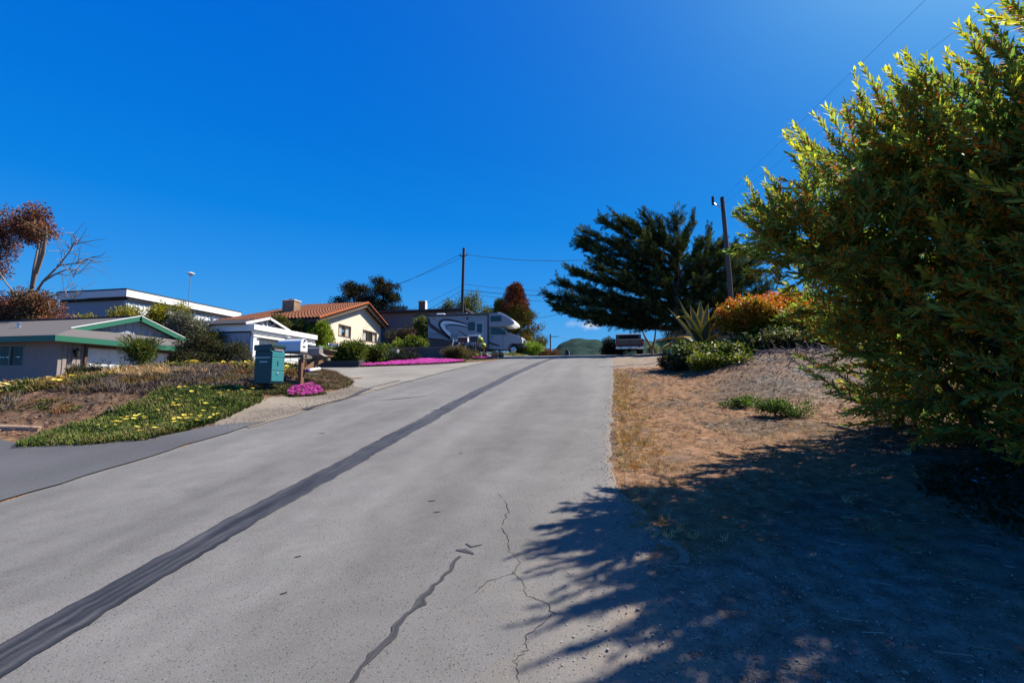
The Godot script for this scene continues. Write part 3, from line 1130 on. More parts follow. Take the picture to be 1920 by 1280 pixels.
func build_white_building() -> void:
	var t := thing("white_flat_roofed_building", "tall pale flat roofed building with white fascia behind the shrubs", "building", Vector3(-40, 1.2, -34))
	var P := func(x: float, y: float, s: float) -> Vector3: return Vector3(x, y, -s)
	var b := wmb(t)
	var win := Rect2(5.2, 6.55, 1.0, 0.62)
	var win2 := Rect2(8.9, 6.45, 0.9, 0.5)
	pierced(b, P.call(-36, 1.2, 29.3), Vector3.FORWARD, 11.0, 7.15, Vector3.LEFT, 0.2, [win, win2])
	put(b, "front_wall", mats.palewall, t)
	b = wmb(t)
	b.box(P.call(-39.2, 4.77, 29.4), Vector3(6.0, 7.15, 0.2))
	b.box(P.call(-39.2, 4.77, 40.2), Vector3(6.0, 7.15, 0.2))
	b.box(P.call(-42.1, 4.77, 34.8), Vector3(0.2, 7.15, 10.5))
	put(b, "side_wall", mats.siding, t)
	window(t, P.call(-36, 1.2, 29.3), Vector3.FORWARD, Vector3.LEFT, win, 1, mats.white, 0.06)
	window(t, P.call(-36, 1.2, 29.3), Vector3.FORWARD, Vector3.LEFT, win2, 1, mats.white, 0.06)
	for k in 26:
		var s := 29.45 + k * 0.42
		if (s > 34.35 and s < 35.6) or (s > 38.05 and s < 39.25):
			continue
		boxed(t, "batten", mats.palewall, P.call(-35.982, 5.0, s), Vector3(0.04, 6.4, 0.06))
	boxed(t, "roof", mats.darkroof, P.call(-39.1, 9.08, 34.8), Vector3(6.7, 0.10, 11.6), 0.01)
	boxed(t, "fascia", mats.white, P.call(-35.78, 8.76, 34.8), Vector3(0.08, 0.52, 11.5), 0.01)
	boxed(t, "fascia", mats.white, P.call(-39.1, 8.76, 29.04), Vector3(6.56, 0.52, 0.08), 0.01)
	boxed(t, "trim_band", mats.darkroof, P.call(-35.9, 8.4, 34.8), Vector3(0.16, 0.22, 11.1), 0.01)
	boxed(t, "trim_band", mats.darkroof, P.call(-39.1, 8.4, 29.22), Vector3(6.2, 0.22, 0.14), 0.01)
	b = wmb(t)
	b.lathe([Vector2(0.08, 0), Vector2(0.08, 0.5), Vector2(0.2, 0.52), Vector2(0.2, 0.6), Vector2(0.001, 0.7)], 8, P.call(-35.3, 7.3, 37.9))
	b.tube([P.call(-35.3, 6.6, 37.9), P.call(-35.3, 7.35, 37.9)], 0.09, 8)
	put(b, "vent_pipe", mats.steel, t)
	var m := thing("antenna_mast", "thin steel mast with white dish top on the pale building", "antenna", P.call(-35.5, 7.7, 34.22))
	b = MB.new()
	b.tube([Vector3(0, -0.2, 0), Vector3(0.03, 1.5, 0), Vector3(0.05, 3.62, -0.03)], [0.045, 0.04, 0.035], 6)
	put(b, "mast", mats.steel, m)
	b = MB.new()
	b.lathe([Vector2(0.02, 0.0), Vector2(0.14, 0.06), Vector2(0.3, 0.16), Vector2(0.3, 0.21), Vector2(0.1, 0.3), Vector2(0.001, 0.31)], 12, Vector3(0.05, 3.58, -0.03))
	put(b, "dish", mats.white, m)
	b = MB.new()
	b.tube([Vector3(-0.3, 0.3, 0), Vector3(0.02, 0.3, 0)], 0.03, 5)
	b.tube([Vector3(-0.3, -0.15, 0), Vector3(0.0, -0.15, 0)], 0.03, 5)
	b.tube([Vector3(-0.05, -0.6, -0.7), Vector3(-0.02, 0.1, 0)], 0.02, 5)
	put(b, "bracket", mats.steel, m)


func build_tile_house() -> void:
	var t := thing("tile_roofed_house", "cream house with terracotta tile roof and gable facing the road", "house", Vector3(-29, 4.2, -42))
	var P := func(x: float, y: float, s: float) -> Vector3: return Vector3(x, y, -s)
	var X := Vector3.RIGHT
	var b := wmb(t)
	var w1 := Rect2(3.3, 2.2, 2.2, 1.15)
	var w2 := Rect2(7.75, 2.2, 3.0, 1.15)
	# gable wall (facing the road), with its top as a gable plate
	pierced(b, P.call(-24.6, 4.2, 36.5), Vector3.FORWARD, 11.6, 3.45, Vector3.LEFT, 0.2, [w1, w2])
	put(b, "front_wall", mats.stucco, t)
	b = wmb(t)
	b.slab([P.call(-24.603, 7.65, 36.5), P.call(-24.603, 7.65, 48.1), P.call(-24.603, 8.36, 48.1), P.call(-24.603, 9.9, 44.05), P.call(-24.603, 7.5, 36.5)], Vector3(-0.19, 0, 0))
	put(b, "gable", mats.stucco, t)
	b = wmb(t)
	var w3 := Rect2(2.6, 1.7, 1.9, 1.3)
	pierced(b, P.call(-34.0, 4.2, 36.7), X, 9.2, 3.3, Vector3.FORWARD, 0.2, [w3])
	b.box(P.call(-29.2, 6.0, 48.0), Vector3(9.0, 3.6, 0.2))
	b.box(P.call(-34.0, 6.0, 42.4), Vector3(0.2, 3.4, 11.2))
	put(b, "side_wall", mats.stucco, t)
	window(t, P.call(-24.6, 4.2, 36.5), Vector3.FORWARD, Vector3.LEFT, w1, 2, mats.browntrim, 0.09, 0.7)
	window(t, P.call(-24.6, 4.2, 36.5), Vector3.FORWARD, Vector3.LEFT, w2, 3, mats.browntrim, 0.09, 0.6)
	window(t, P.call(-34.0, 4.2, 36.7), X, Vector3.FORWARD, w3, 2, mats.browntrim, 0.08, 0.5)
	boxed(t, "brick_base", mats.brick, P.call(-24.5, 4.9, 42.0), Vector3(0.2, 1.35, 10.8), 0.01)
	boxed(t, "sill", mats.brick, P.call(-24.47, 5.62, 42.3), Vector3(0.26, 0.09, 11.4), 0.01)
	# downpipe
	b = wmb(t)
	b.tube([P.call(-24.45, 4.4, 44.0), P.call(-24.45, 6.9, 44.0)], 0.04, 6)
	put(b, "downpipe", mats.white, t)
	# roof deck and barrel tiles
	b = wmb(t)
	var low := Vector3(0, -0.16, 0)
	b.slab([P.call(-31.0, 10.15, 44.05), P.call(-24.0, 10.15, 44.05), P.call(-24.0, 7.47, 35.95), P.call(-34.2, 7.47, 35.95)], low)
	b.slab([P.call(-31.0, 10.15, 44.07), P.call(-24.0, 10.15, 44.07), P.call(-24.0, 8.32, 48.6), P.call(-34.2, 8.32, 48.6)], low)
	b.slab([P.call(-31.0, 10.13, 44.06), P.call(-34.25, 7.47, 35.95), P.call(-34.25, 8.32, 48.6)], low)
	var roof := put(b, "roof", mats.browntrim, t)
	for side in [[35.88, 7.47], [48.66, 8.3]]:
		var rows := 22 if side[0] < 44.0 else 12
		var waves := 30
		b = wmb(t)
		for j in rows:
			var pts := PackedVector3Array()
			for e in 2:
				var f := (j + e) / float(rows)
				var s := lerpf(side[0], 44.05, f)
				var y := lerpf(side[1], 10.16, f) + (0.085 if e == 0 else 0.05)
				var left := lerpf(-34.3, -31.0, f)
				for i in waves * 6 + 1:
					var q := i / (waves * 6.0)
					var x := lerpf(left, -24.05, q)
					pts.append(P.call(x, y + absf(sin(q * waves * PI)) * 0.09, s))
			b.grid(pts, waves * 6 + 1, 2, Vector3.UP)
		var tiles := put(b, "roof_tiles", mats.terracotta, roof)
		tiles.set_meta("kind", "stuff")
		# the rake is finished with single barrel tiles
		var cap := MB.new()
		var ring := []
		for i in 9:
			var a := PI * i / 8.0
			ring.append(Vector2(cos(a), sin(a)))
		var gp := PackedVector3Array()
		for j in 2:
			for i in 9:
				gp.append(Vector3(ring[i].x * (0.14 - 0.025 * j), ring[i].y * (0.15 - 0.03 * j), -0.24 + 0.48 * j))
		cap.grid(gp, 9, 2, Vector3.UP)
		cap.face([Vector3(-0.14, 0, -0.24), Vector3(-0.1, 0.1, -0.24), Vector3(0, 0.15, -0.24), Vector3(0.1, 0.1, -0.24), Vector3(0.14, 0, -0.24)], Vector3(0, 0, -1))
		var capm := cap.mesh()
		var n := 20 if side[0] < 44.0 else 11
		for j in n:
			var f := (j + 0.4) / float(n)
			var at: Vector3 = P.call(-24.0, lerpf(side[1], 10.16, f) + 0.05, lerpf(side[0], 44.05, f))
			var d: Vector3 = (P.call(0, 10.16, 44.05) - P.call(0, side[1], side[0])).normalized()
			place(capm, "rake_tile", mats.rimtile, roof, Transform3D(Basis.looking_at(-d, Vector3.UP), at - t.position))
		b = wmb(t)
		var a1: Vector3 = P.call(-24.1, 9.93, 44.05)
		var c1: Vector3 = P.call(-24.1, side[1] - 0.2, side[0])
		var dd := (c1 - a1).normalized()
		b.box((a1 + c1) / 2, Vector3(0.06, 0.22, a1.distance_to(c1)), Basis(X, dd.cross(X), dd))
		put(b, "bargeboard", mats.palewood, t)
	boxed(t, "fascia", mats.browntrim, P.call(-29.1, 7.28, 35.97), Vector3(10.1, 0.2, 0.05))
	# ridge tiles
	for k in 16:
		b = wmb(t)
		b.tube([P.call(-31.0 + k * 0.44, 10.17, 44.06), P.call(-30.54 + k * 0.44, 10.2, 44.06)], [0.13, 0.15], 8)
		put(b, "ridge_tile", mats.terracotta, roof)
	# chimney
	b = wmb(t)
	b.box(P.call(-29.75, 9.0, 40.0), Vector3(1.25, 1.7, 1.0), Basis.IDENTITY, 0.02)
	var ch := put(b, "chimney", mats.chimney, t)
	boxed(ch, "cap", mats.stucco, P.call(-29.75, 9.88, 40.0) - t.position, Vector3(1.35, 0.1, 1.1), 0.02, false)
	b = wmb(t)
	b.lathe([Vector2(0.22, 0), Vector2(0.22, 0.1), Vector2(0.3, 0.12), Vector2(0.001, 0.22)], 8, P.call(-29.75, 9.93, 40.0))
	put(b, "cowl", mats.browntrim, ch)


func build_grey_house() -> void:
	var t := thing("grey_stucco_house", "grey windowed house with brick chimney behind the motorhome", "house", Vector3(-22, 4.4, -53))
	var P := func(x: float, y: float, s: float) -> Vector3: return Vector3(x, y, -s)
	var b := wmb(t)
	var w := Rect2(4.6, 3.1, 0.55, 0.85)
	pierced(b, P.call(-28, 4.4, 50), Vector3.RIGHT, 12.0, 5.7, Vector3.FORWARD, 0.2, [w])
	b.box(P.call(-16.1, 7.25, 53), Vector3(0.2, 5.7, 5.6))
	b.box(P.call(-27.9, 7.25, 53), Vector3(0.2, 5.7, 5.6))
	b.box(P.call(-22, 7.25, 56), Vector3(12, 5.7, 0.2))
	put(b, "wall", mats.greystucco, t)
	window(t, P.call(-28, 4.4, 50), Vector3.RIGHT, Vector3.FORWARD, w, 1, mats.white, 0.06)
	boxed(t, "roof", mats.darkroof, P.call(-22, 10.2, 53), Vector3(13.2, 0.22, 7.2), 0.02)
	boxed(t, "chimney", mats.brick, P.call(-20.9, 10.75, 50.8), Vector3(0.75, 1.3, 0.6), 0.02)
	boxed(t, "chimney_cap", mats.palewall, P.call(-20.9, 11.45, 50.8), Vector3(0.86, 0.1, 0.7), 0.01)
	boxed(t, "flue_side", mats.white, P.call(-20.49, 10.75, 50.8), Vector3(0.07, 1.25, 0.58), 0.01)


# ---------------------------------------------------------------- poles and wires

func wire(a: Vector3, c: Vector3, sag: float, label: String, r := 0.016) -> void:
	var b := MB.new()
	var path := []
	for i in 25:
		var t := i / 24.0
		path.append(a.lerp(c, t) - Vector3.UP * sag * 4.0 * t * (1.0 - t))
	b.tube(path, r, 4, false)
	tag(put(b, "overhead_wire", mats.wire), label, "wire", "overhead wires")


func build_poles() -> void:
	# the tall dark pole behind the motorhome
	var base := at_ground(-14.4, 45.0)
	var t := thing("utility_pole", "tall dark timber utility pole standing behind the motorhome", "utility pole", base, 0.0, "utility poles")
	var b := MB.new()
	b.tube([Vector3(0, -0.3, 0), Vector3(0.05, 5, 0), Vector3(0.16, 10.95, 0)], [0.17, 0.15, 0.125], 10)
	put(b, "shaft", mats.pole, t)
	b = MB.new()
	b.box(Vector3(0.14, 10.1, 0.1), Vector3(0.5, 0.1, 0.1))
	put(b, "bracket", mats.pole, t)
	for e in [-0.3, 0.35]:
		b = MB.new()
		b.lathe([Vector2(0.04, 0), Vector2(0.07, 0.06), Vector2(0.05, 0.12), Vector2(0.07, 0.16), Vector2(0.001, 0.2)], 8, Vector3(0.14 + e, 10.12, 0.1))
		put(b, "insulator", mats.greypole, t)
	var A := base
	var behind := Vector3(3.2, 0.0, -39.0)
	# the weathered pole in front of the cypress
	var base2 := at_ground(4.95, 21.5)
	var t2 := thing("utility_pole", "weathered grey utility pole with side arm before the cypress", "utility pole", base2, 0.0, "utility poles")
	b = MB.new()
	b.tube([Vector3(0.1, -0.3, 0), Vector3(0.05, 3, 0), Vector3(-0.1, 6.6, 0)], [0.11, 0.098, 0.085], 10)
	put(b, "shaft", mats.greypole, t2)
	b = MB.new()
	b.tube([Vector3(-0.1, 6.1, 0.1), Vector3(-0.32, 6.2, 0.1), Vector3(-0.5, 6.36, 0.1)], 0.025, 6)
	put(b, "arm", mats.steel, t2)
	b = MB.new()
	b.tube([Vector3(-0.5, 6.26, 0.1), Vector3(-0.5, 6.62, 0.1)], 0.055, 8)
	put(b, "insulator", mats.black, t2)
	b = MB.new()
	b.tube([Vector3(-0.12, 6.0, 0.12), Vector3(-0.12, 6.5, 0.12)], 0.06, 8)
	put(b, "insulator", mats.black, t2)
	var B := base2
	# a far one beyond the crest
	var base3 := Vector3(-14.9, ground_y(-14.9, -120), -120)
	var t3 := thing("utility_pole", "small distant utility pole rising beyond the crest and red hedge", "utility pole", base3, 0.0, "utility poles")
	b = MB.new()
	var top3 := 15.3 - base3.y
	b.tube([Vector3(0, -0.3, 0), Vector3(0, top3, 0)], [0.2, 0.15], 8)
	put(b, "shaft", mats.pole, t3)
	b = MB.new()
	b.box(Vector3(0.9, top3 - 0.7, 0), Vector3(2.2, 0.14, 0.14))
	put(b, "crossarm", mats.pole, t3)
	var C := base3
	wire(A + Vector3(0.5, 10.25, 0.1), behind + Vector3(0, 12.3, 0), 0.6, "highest wire from the tall dark pole into the cypress", 0.02)
	wire(A + Vector3(0.15, 7.3, 0.0), behind + Vector3(0, 9.6, 0), 0.5, "upper of three low wires from dark pole towards the cypress", 0.016)
	wire(A + Vector3(0.1, 6.7, 0.0), behind + Vector3(0, 9.0, 0), 0.35, "middle of three low wires from dark pole towards the cypress", 0.026)
	wire(A + Vector3(0.08, 6.4, 0.0), behind + Vector3(0, 8.4, 0), 0.4, "lowest of three wires from dark pole towards the cypress", 0.014)
	wire(A + Vector3(-0.15, 10.3, 0.1), Vector3(-44, 13.2, -62), 1.2, "highest wire falling from the dark pole towards the two pines", 0.02)
	wire(A + Vector3(0.15, 10.1, -0.1), Vector3(-47, 12.6, -58), 1.4, "second highest wire falling from dark pole past the two pines", 0.016)
	wire(A + Vector3(0.1, 7.2, 0.0), Vector3(-40, 9.6, -62), 0.9, "thin low wire from the dark pole over the brick chimney", 0.014)
	wire(A + Vector3(0.1, 6.7, 0.0), Vector3(-36, 9.0, -60), 1.0, "thick low wire from the dark pole past the brick chimney", 0.022)
	wire(B + Vector3(-0.12, 6.5, 0.12), Vector3(5.6, 6.5, 2.81) * 1.0 + Vector3(0.32, -1.35, 10.05), 0.0, "upper left wire running from the grey pole over the wattle", 0.0035)
	wire(B + Vector3(-0.1, 6.3, -0.1), Vector3(7.39, 6.5, 2.44) + Vector3(1.1, -1.35, 9.9), 0.0, "lower wire running from the grey pole over the wattle", 0.0035)
	wire(C + Vector3(1.9, top3 - 0.55, 0), Vector3(46, 6.0, -330), 2.0, "thin wire from the small far pole down over the hill", 0.03)
	wire(Vector3(-8.6, 8.3, -47), behind + Vector3(0, 9.2, 0), 0.1, "short wire between the rusty conifer and the cypress", 0.016)


# ---------------------------------------------------------------- plants

# one mesh of many small bent leaves scattered in a ball of unit radius
func leaf_clump(sd: int, count: int, len: float, wide: float, up: float, radius := 1.0) -> ArrayMesh:
	var r := RandomNumberGenerator.new()
	r.seed = sd
	var b := MB.new()
	b.colored = true
	for k in count:
		var p := Vector3(r.randfn(), r.randfn(), r.randfn()).normalized() * radius * pow(r.randf(), 0.45)
		var d := (p.normalized() * 0.9 + Vector3(r.randfn(), r.randfn(), r.randfn()) * 0.55 + Vector3.UP * up).normalized()
		one_leaf(b, r, p, d, len * r.randf_range(0.6, 1.25), wide * r.randf_range(0.7, 1.2))
	return b.mesh()


func one_leaf(b: MB, r: RandomNumberGenerator, p: Vector3, d: Vector3, len: float, wide: float, bend := 0.25) -> void:
	var side := d.cross(Vector3(r.randfn(), r.randfn(), r.randfn())).normalized()
	var nn := side.cross(d).normalized()
	var mid := p + d * len * 0.5 + nn * len * bend * 0.3
	var tip := p + (d - nn * bend).normalized() * len
	var g := r.randf_range(0.7, 1.25)
	b.col = Color(g, g, g)
	var n2 := (nn + d * 0.25).normalized()
	var a := b.vert(p, nn)
	var l := b.vert(mid + side * wide * 0.5, (nn + side * 0.25).normalized())
	var q := b.vert(mid - side * wide * 0.5, (nn - side * 0.25).normalized())
	var t := b.vert(tip, n2)
	b.tri(a, l, q)
	b.tri(l, t, q)


func pick(cols: Array, r: RandomNumberGenerator, t := -1.0) -> Color:
	var k := r.randf() if t < 0.0 else clampf(t, 0.0, 0.999)
	var f := k * (cols.size() - 1)
	var c: Color = cols[int(f)].lerp(cols[mini(int(f) + 1, cols.size() - 1)], f - int(f))
	var g := r.randf_range(0.8, 1.2)
	return Color(c.r * g, c.g * g, c.b * g)


# a shrub at base: size is width, height, depth; leaves in n clumps on uneven lobes
func shrub(called: String, label: String, category: String, base: Vector3, size: Vector3, n: int, clump: Mesh, clump_r: float, cols: Array, sd: int, group := "", stems := 5, lift := 0.0, m: Material = null, by_height := false) -> Node3D:
	var t := thing(called, label, category, base, 0.0, group)
	var r := RandomNumberGenerator.new()
	r.seed = sd
	var lobes := []
	var k := 4 + int(size.x * 2.0 / maxf(size.y, 0.4))
	for i in mini(k, 14):
		var f := Vector3(r.randf_range(-1, 1), r.randf_range(-0.75, 0.8), r.randf_range(-1, 1))
		if f.length() > 1.0:
			f = f.normalized() * 0.95
		var rad := r.randf_range(0.38, 0.62)
		lobes.append([Vector3(f.x * size.x * (0.5 - 0.28 * rad), lift + (size.y - lift) * (0.5 + 0.5 * f.y * (1.0 - 0.5 * rad)), f.z * size.z * (0.5 - 0.28 * rad)), Vector3(size.x * 0.5, (size.y - lift) * 0.5, size.z * 0.5) * rad])
	for s in stems:
		var b := MB.new()
		var to: Vector3 = lobes[s % lobes.size()][0]
		var foot := Vector3(to.x * 0.15, -0.1, to.z * 0.15)
		b.tube([foot, foot.lerp(to, 0.5) + Vector3(r.randfn(), 0, r.randfn()) * size.y * 0.04, to], [size.y * 0.022 + 0.012, size.y * 0.015 + 0.008, 0.006], 5)
		put(b, "stem", mats.bark, t)
	var xfs := []
	var tints := []
	for i in n:
		var lobe = lobes[r.randi() % lobes.size()]
		var d := Vector3(r.randfn(), r.randfn() + 0.15, r.randfn()).normalized()
		var p: Vector3 = lobe[0] + d * lobe[1] * pow(r.randf(), 0.28)
		if p.y < 0.03:
			p.y = 0.03 + r.randf() * 0.06
		var s := clump_r * r.randf_range(0.7, 1.25)
		xfs.append(Transform3D(Basis(Vector3(r.randfn(), r.randfn(), r.randfn()).normalized(), r.randf() * TAU).scaled(Vector3.ONE * s), p))
		tints.append(pick(cols, r, clampf(p.y / size.y + r.randfn() * 0.22, 0.0, 0.99) if by_height else -1.0))
	multi("leaves", clump, m if m else mats.leaf, xfs, tints, t)
	return t


# a tree from a list of limbs (arrays of points, from thick to thin); foliage gathers in balls
func limb_tree(called: String, label: String, category: String, base: Vector3, limbs: Array, balls: Array, n: int, clump: Mesh, clump_r: float, cols: Array, sd: int, bark: Material, foliage := "leaves", group := "", m: Material = null) -> Node3D:
	var t := thing(called, label, category, base, 0.0, group)
	var r := RandomNumberGenerator.new()
	r.seed = sd
	for i in limbs.size():
		var b := MB.new()
		var pts: Array = limbs[i][0]
		var r0: float = limbs[i][1]
		var rs := []
		var smooth := []
		for j in pts.size():
			rs.append(lerpf(r0, r0 * limbs[i][2], float(j) / (pts.size() - 1)))
			smooth.append(pts[j])
		b.tube(smooth, rs, 7)
		put(b, "trunk" if i == 0 else "limb", bark, t)
	var weights := []
	var total := 0.0
	for q in balls:
		total += pow(q[1].x * q[1].y * q[1].z, 0.7)
		weights.append(total)
	var xfs := []
	var tints := []
	for i in n:
		var w := r.randf() * total
		var j := 0
		while weights[j] < w:
			j += 1
		var d := Vector3(r.randfn(), r.randfn(), r.randfn()).normalized()
		var p: Vector3 = balls[j][0] + d * balls[j][1] * pow(r.randf(), 0.33) * r.randf_range(0.8, 1.12)
		var s := clump_r * r.randf_range(0.65, 1.3)
		xfs.append(Transform3D(Basis(Vector3(r.randfn(), r.randfn(), r.randfn()).normalized(), r.randf() * TAU).scaled(Vector3.ONE * s), p))
		tints.append(pick(cols, r, (balls[j][2] if balls[j].size() > 2 else 0.5) + r.randf_range(-0.45, 0.45)))
	multi(foliage, clump, m if m else mats.leaf, xfs, tints, t)
	return t


func build_trees() -> void:
	var soft := leaf_clump(1, 34, 0.42, 0.2, 0.1)
	var fine := leaf_clump(2, 40, 0.4, 0.17, 0.1)
	var needles := leaf_clump(3, 46, 0.6, 0.17, 0.35)
	var r := RandomNumberGenerator.new()
	r.seed = 4
	# half-dead tree at the left edge: rusty foliage low and high, bare limbs between
	var V := func(x: float, y: float, z: float) -> Vector3: return Vector3(x, y, z)
	var limbs := [
		[[V.call(0, -0.3, 0), V.call(0.1, 2.6, 0), V.call(-0.1, 5.0, 0.1), V.call(0.15, 6.6, 0), V.call(0.3, 8.2, 0)], 0.2, 0.5],
		[[V.call(0.25, 7.3, 0), V.call(0.7, 9.0, 0.1), V.call(0.85, 10.4, 0.1), V.call(0.6, 11.4, 0)], 0.12, 0.3],
		[[V.call(0.15, 6.6, 0), V.call(-0.1, 8.6, -0.2), V.call(0.1, 10.2, -0.2), V.call(-0.3, 11.6, -0.2)], 0.10, 0.3],
		[[V.call(0.3, 8.0, 0), V.call(1.3, 9.4, 0.3), V.call(1.6, 10.6, 0.4), V.call(1.5, 11.2, 0.4)], 0.15, 0.3],
		[[V.call(0.2, 6.4, 0), V.call(1.4, 7.6, 0.2), V.call(2.6, 8.6, 0.2), V.call(3.3, 9.4, 0.2), V.call(3.6, 10.2, 0.1)], 0.085, 0.15],
		[[V.call(1.4, 7.6, 0.2), V.call(2.7, 7.9, 0.5), V.call(3.9, 8.2, 0.6), V.call(4.6, 7.6, 0.7)], 0.07, 0.2],
		[[V.call(2.6, 8.6, 0.2), V.call(3.6, 8.8, -0.2), V.call(4.6, 9.2, -0.3)], 0.05, 0.2],
		[[V.call(3.3, 9.4, 0.2), V.call(3.9, 9.5, 0.5), V.call(4.4, 10.3, 0.6)], 0.035, 0.2],
		[[V.call(0.1, 5.6, 0), V.call(1.6, 6.4, 0.4), V.call(3.4, 6.6, 0.6), V.call(4.8, 6.2, 0.6)], 0.08, 0.2],
		[[V.call(0, 6.0, 0), V.call(-1.6, 7.5, 0.2), V.call(-2.6, 8.6, 0.2), V.call(-3.4, 9.0, 0.2)], 0.06, 0.25],
		[[V.call(-0.3, 11.4, -0.2), V.call(-1.4, 12.0, 0), V.call(-2.8, 12.0, 0.1)], 0.08, 0.25],
		[[V.call(-0.1, 3.6, 0), V.call(-1.8, 4.8, 0.3), V.call(-3.0, 5.2, 0.3)], 0.12, 0.25],
		[[V.call(0, 3.2, 0), V.call(1.4, 4.4, 0.3), V.call(2.3, 5.0, 0.3)], 0.12, 0.25],
	]
	for i in 56:
		# bare twigs off the right-hand limbs
		var q: Array = limbs[4 + i % 5][0]
		var f := r.randf_range(0.35, 1.0) * (q.size() - 1)
		var at: Vector3 = q[int(f)].lerp(q[mini(int(f) + 1, q.size() - 1)], f - int(f))
		var d := Vector3(r.randf_range(-0.4, 1.0), r.randf_range(-0.2, 1.0), r.randf_range(-0.6, 0.6)).normalized()
		limbs.append([[at, at + d * 0.5, at + (d + Vector3(r.randfn(), r.randfn(), r.randfn()) * 0.35) * r.randf_range(0.8, 1.5)], 0.024, 0.4])
	var balls := [
		[V.call(-1.6, 5.6, 0), V.call(2.0, 1.2, 1.5), 0.35], [V.call(0.9, 6.2, 0.1), V.call(1.5, 0.9, 1.2), 0.85], [V.call(-1.6, 4.6, 0), V.call(2.2, 1.3, 1.6), 0.3], [V.call(1.0, 4.9, 0.2), V.call(1.7, 1.1, 1.3), 0.75], [V.call(2.0, 4.0, 0.3), V.call(1.5, 1.0, 1.2), 0.5], [V.call(-0.5, 5.9, 0.2), V.call(1.6, 0.7, 1.0), 0.5], [V.call(-3.2, 4.2, 0), V.call(1.6, 1.5, 1.4), 0.2], [V.call(1.2, 6.0, 0.2), V.call(0.9, 0.7, 0.8), 0.9],
		[V.call(-1.0, 11.7, 0), V.call(1.2, 0.9, 1.0), 0.6], [V.call(-2.4, 11.6, 0.1), V.call(1.3, 1.1, 1.1), 0.45], [V.call(-0.2, 11.0, 0.1), V.call(1.2, 0.8, 0.9), 0.55], [V.call(-3.2, 10.2, 0.1), V.call(1.0, 1.4, 1.0), 0.3], [V.call(1.0, 10.9, 0.2), V.call(0.8, 0.5, 0.7), 0.7], [V.call(0.1, 12.3, 0), V.call(0.9, 0.5, 0.7), 0.6], [V.call(-3.2, 8.4, 0.2), V.call(0.8, 0.9, 0.7), 0.4],
		[V.call(3.4, 5.0, 0.3), V.call(0.8, 0.6, 0.6), 0.6],
	]
	limb_tree("half_dead_tree", "half dead tree with rusty foliage and bare limbs behind the green trimmed roof", "tree", Vector3(-37.4, 0.9, -24), limbs, balls, 1300, fine, 0.42, [Color(0.06, 0.035, 0.03), Color(0.16, 0.075, 0.055), Color(0.27, 0.105, 0.065), Color(0.17, 0.13, 0.06)], 8, mats.greybark, "leaves", "", mats.dryleaf)

	# shrubs between the green trimmed house and the pale building
	var yel := [Color(0.12, 0.11, 0.015), Color(0.26, 0.22, 0.02), Color(0.36, 0.28, 0.025)]
	var grey := [Color(0.12, 0.105, 0.10), Color(0.19, 0.17, 0.16), Color(0.15, 0.15, 0.09)]
	shrub("tall_shrub", "yellow green shrub under the left end of the pale building", "shrub", Vector3(-32.8, 3.2, -25.9), Vector3(5.6, 4.1, 2.2), 640, soft, 0.42, yel, 11, "shrubs behind the green trimmed roof")
	shrub("grey_shrub", "greyish brush in the middle of the shrubs behind the green trimmed roof", "shrub", Vector3(-30.3, 3.2, -26.2), Vector3(5.6, 3.75, 2.2), 640, fine, 0.4, grey, 12, "shrubs behind the green trimmed roof")
	shrub("tall_shrub", "yellow tipped shrub standing highest above the green gable", "shrub", Vector3(-28.9, 3.3, -26.4), Vector3(2.8, 4.4, 1.8), 400, soft, 0.38, yel, 13, "shrubs behind the green trimmed roof")
	shrub("grey_shrub", "grey twiggy brush between green gable and pale building", "shrub", Vector3(-27.6, 2.8, -26.3), Vector3(2.8, 4.0, 1.5), 320, fine, 0.4, grey, 14, "shrubs behind the green trimmed roof")
	shrub("tall_shrub", "olive shrub against the blue side wall of the garage", "shrub", Vector3(-25.9, 2.4, -26.5), Vector3(2.6, 3.3, 1.1), 330, soft, 0.36, [Color(0.07, 0.065, 0.02), Color(0.15, 0.12, 0.025), Color(0.2, 0.15, 0.03)], 15, "shrubs behind the green trimmed roof")
	shrub("dark_shrub", "dark green shrub low behind the left roof edge", "shrub", Vector3(-36.0, 2.6, -25.4), Vector3(6.0, 2.9, 2.4), 460, fine, 0.42, [Color(0.02, 0.03, 0.015), Color(0.05, 0.06, 0.03), Color(0.09, 0.07, 0.05)], 16, "shrubs behind the green trimmed roof")

	# two pines behind the tile roofed house
	for p in [[-34.8, 60.0, 12.0, 5, "broad dark pine, left of the two pines behind the tile roof", 1.15], [-30.4, 60.0, 12.4, 6, "tall dark pine, right of the two pines behind the tile roof", 1.0]]:
		var base := Vector3(p[0], 3.6, -p[1])
		var h: float = p[2]
		var wide: float = p[5]
		r.seed = p[3]
		var lm := [[[Vector3(0, -0.2, 0), Vector3(0.15, h * 0.5, 0), Vector3(-0.1, h * 0.95, 0)], 0.3, 0.35]]
		var bl := []
		for k in 15:
			var f := k / 14.0
			var y := lerpf(h * 0.52, h * 0.97, f)
			var reach := (1.0 - absf(f - 0.35) * 0.95) * 2.6 * wide
			var a := k * 2.4
			var to := Vector3(cos(a) * reach, y + 0.3, sin(a) * reach)
			lm.append([[Vector3(0.05, y - 0.5, 0), to * Vector3(0.6, 1, 0.6) - Vector3(0, 0.15, 0), to], 0.07, 0.3])
			bl.append([to, Vector3(1.0 * wide, 0.3, 1.0), f])
			bl.append([to * Vector3(0.5, 1, 0.5) + Vector3(0, 0.25, 0), Vector3(0.8 * wide, 0.28, 0.9), f])
		limb_tree("pine_tree", p[4], "tree", base, lm, bl, 420, needles, 0.5, [Color(0.012, 0.016, 0.01), Color(0.028, 0.03, 0.016), Color(0.06, 0.045, 0.022)], p[3] * 3, mats.bark, "needles", "pines behind the tile roof", mats.needle)
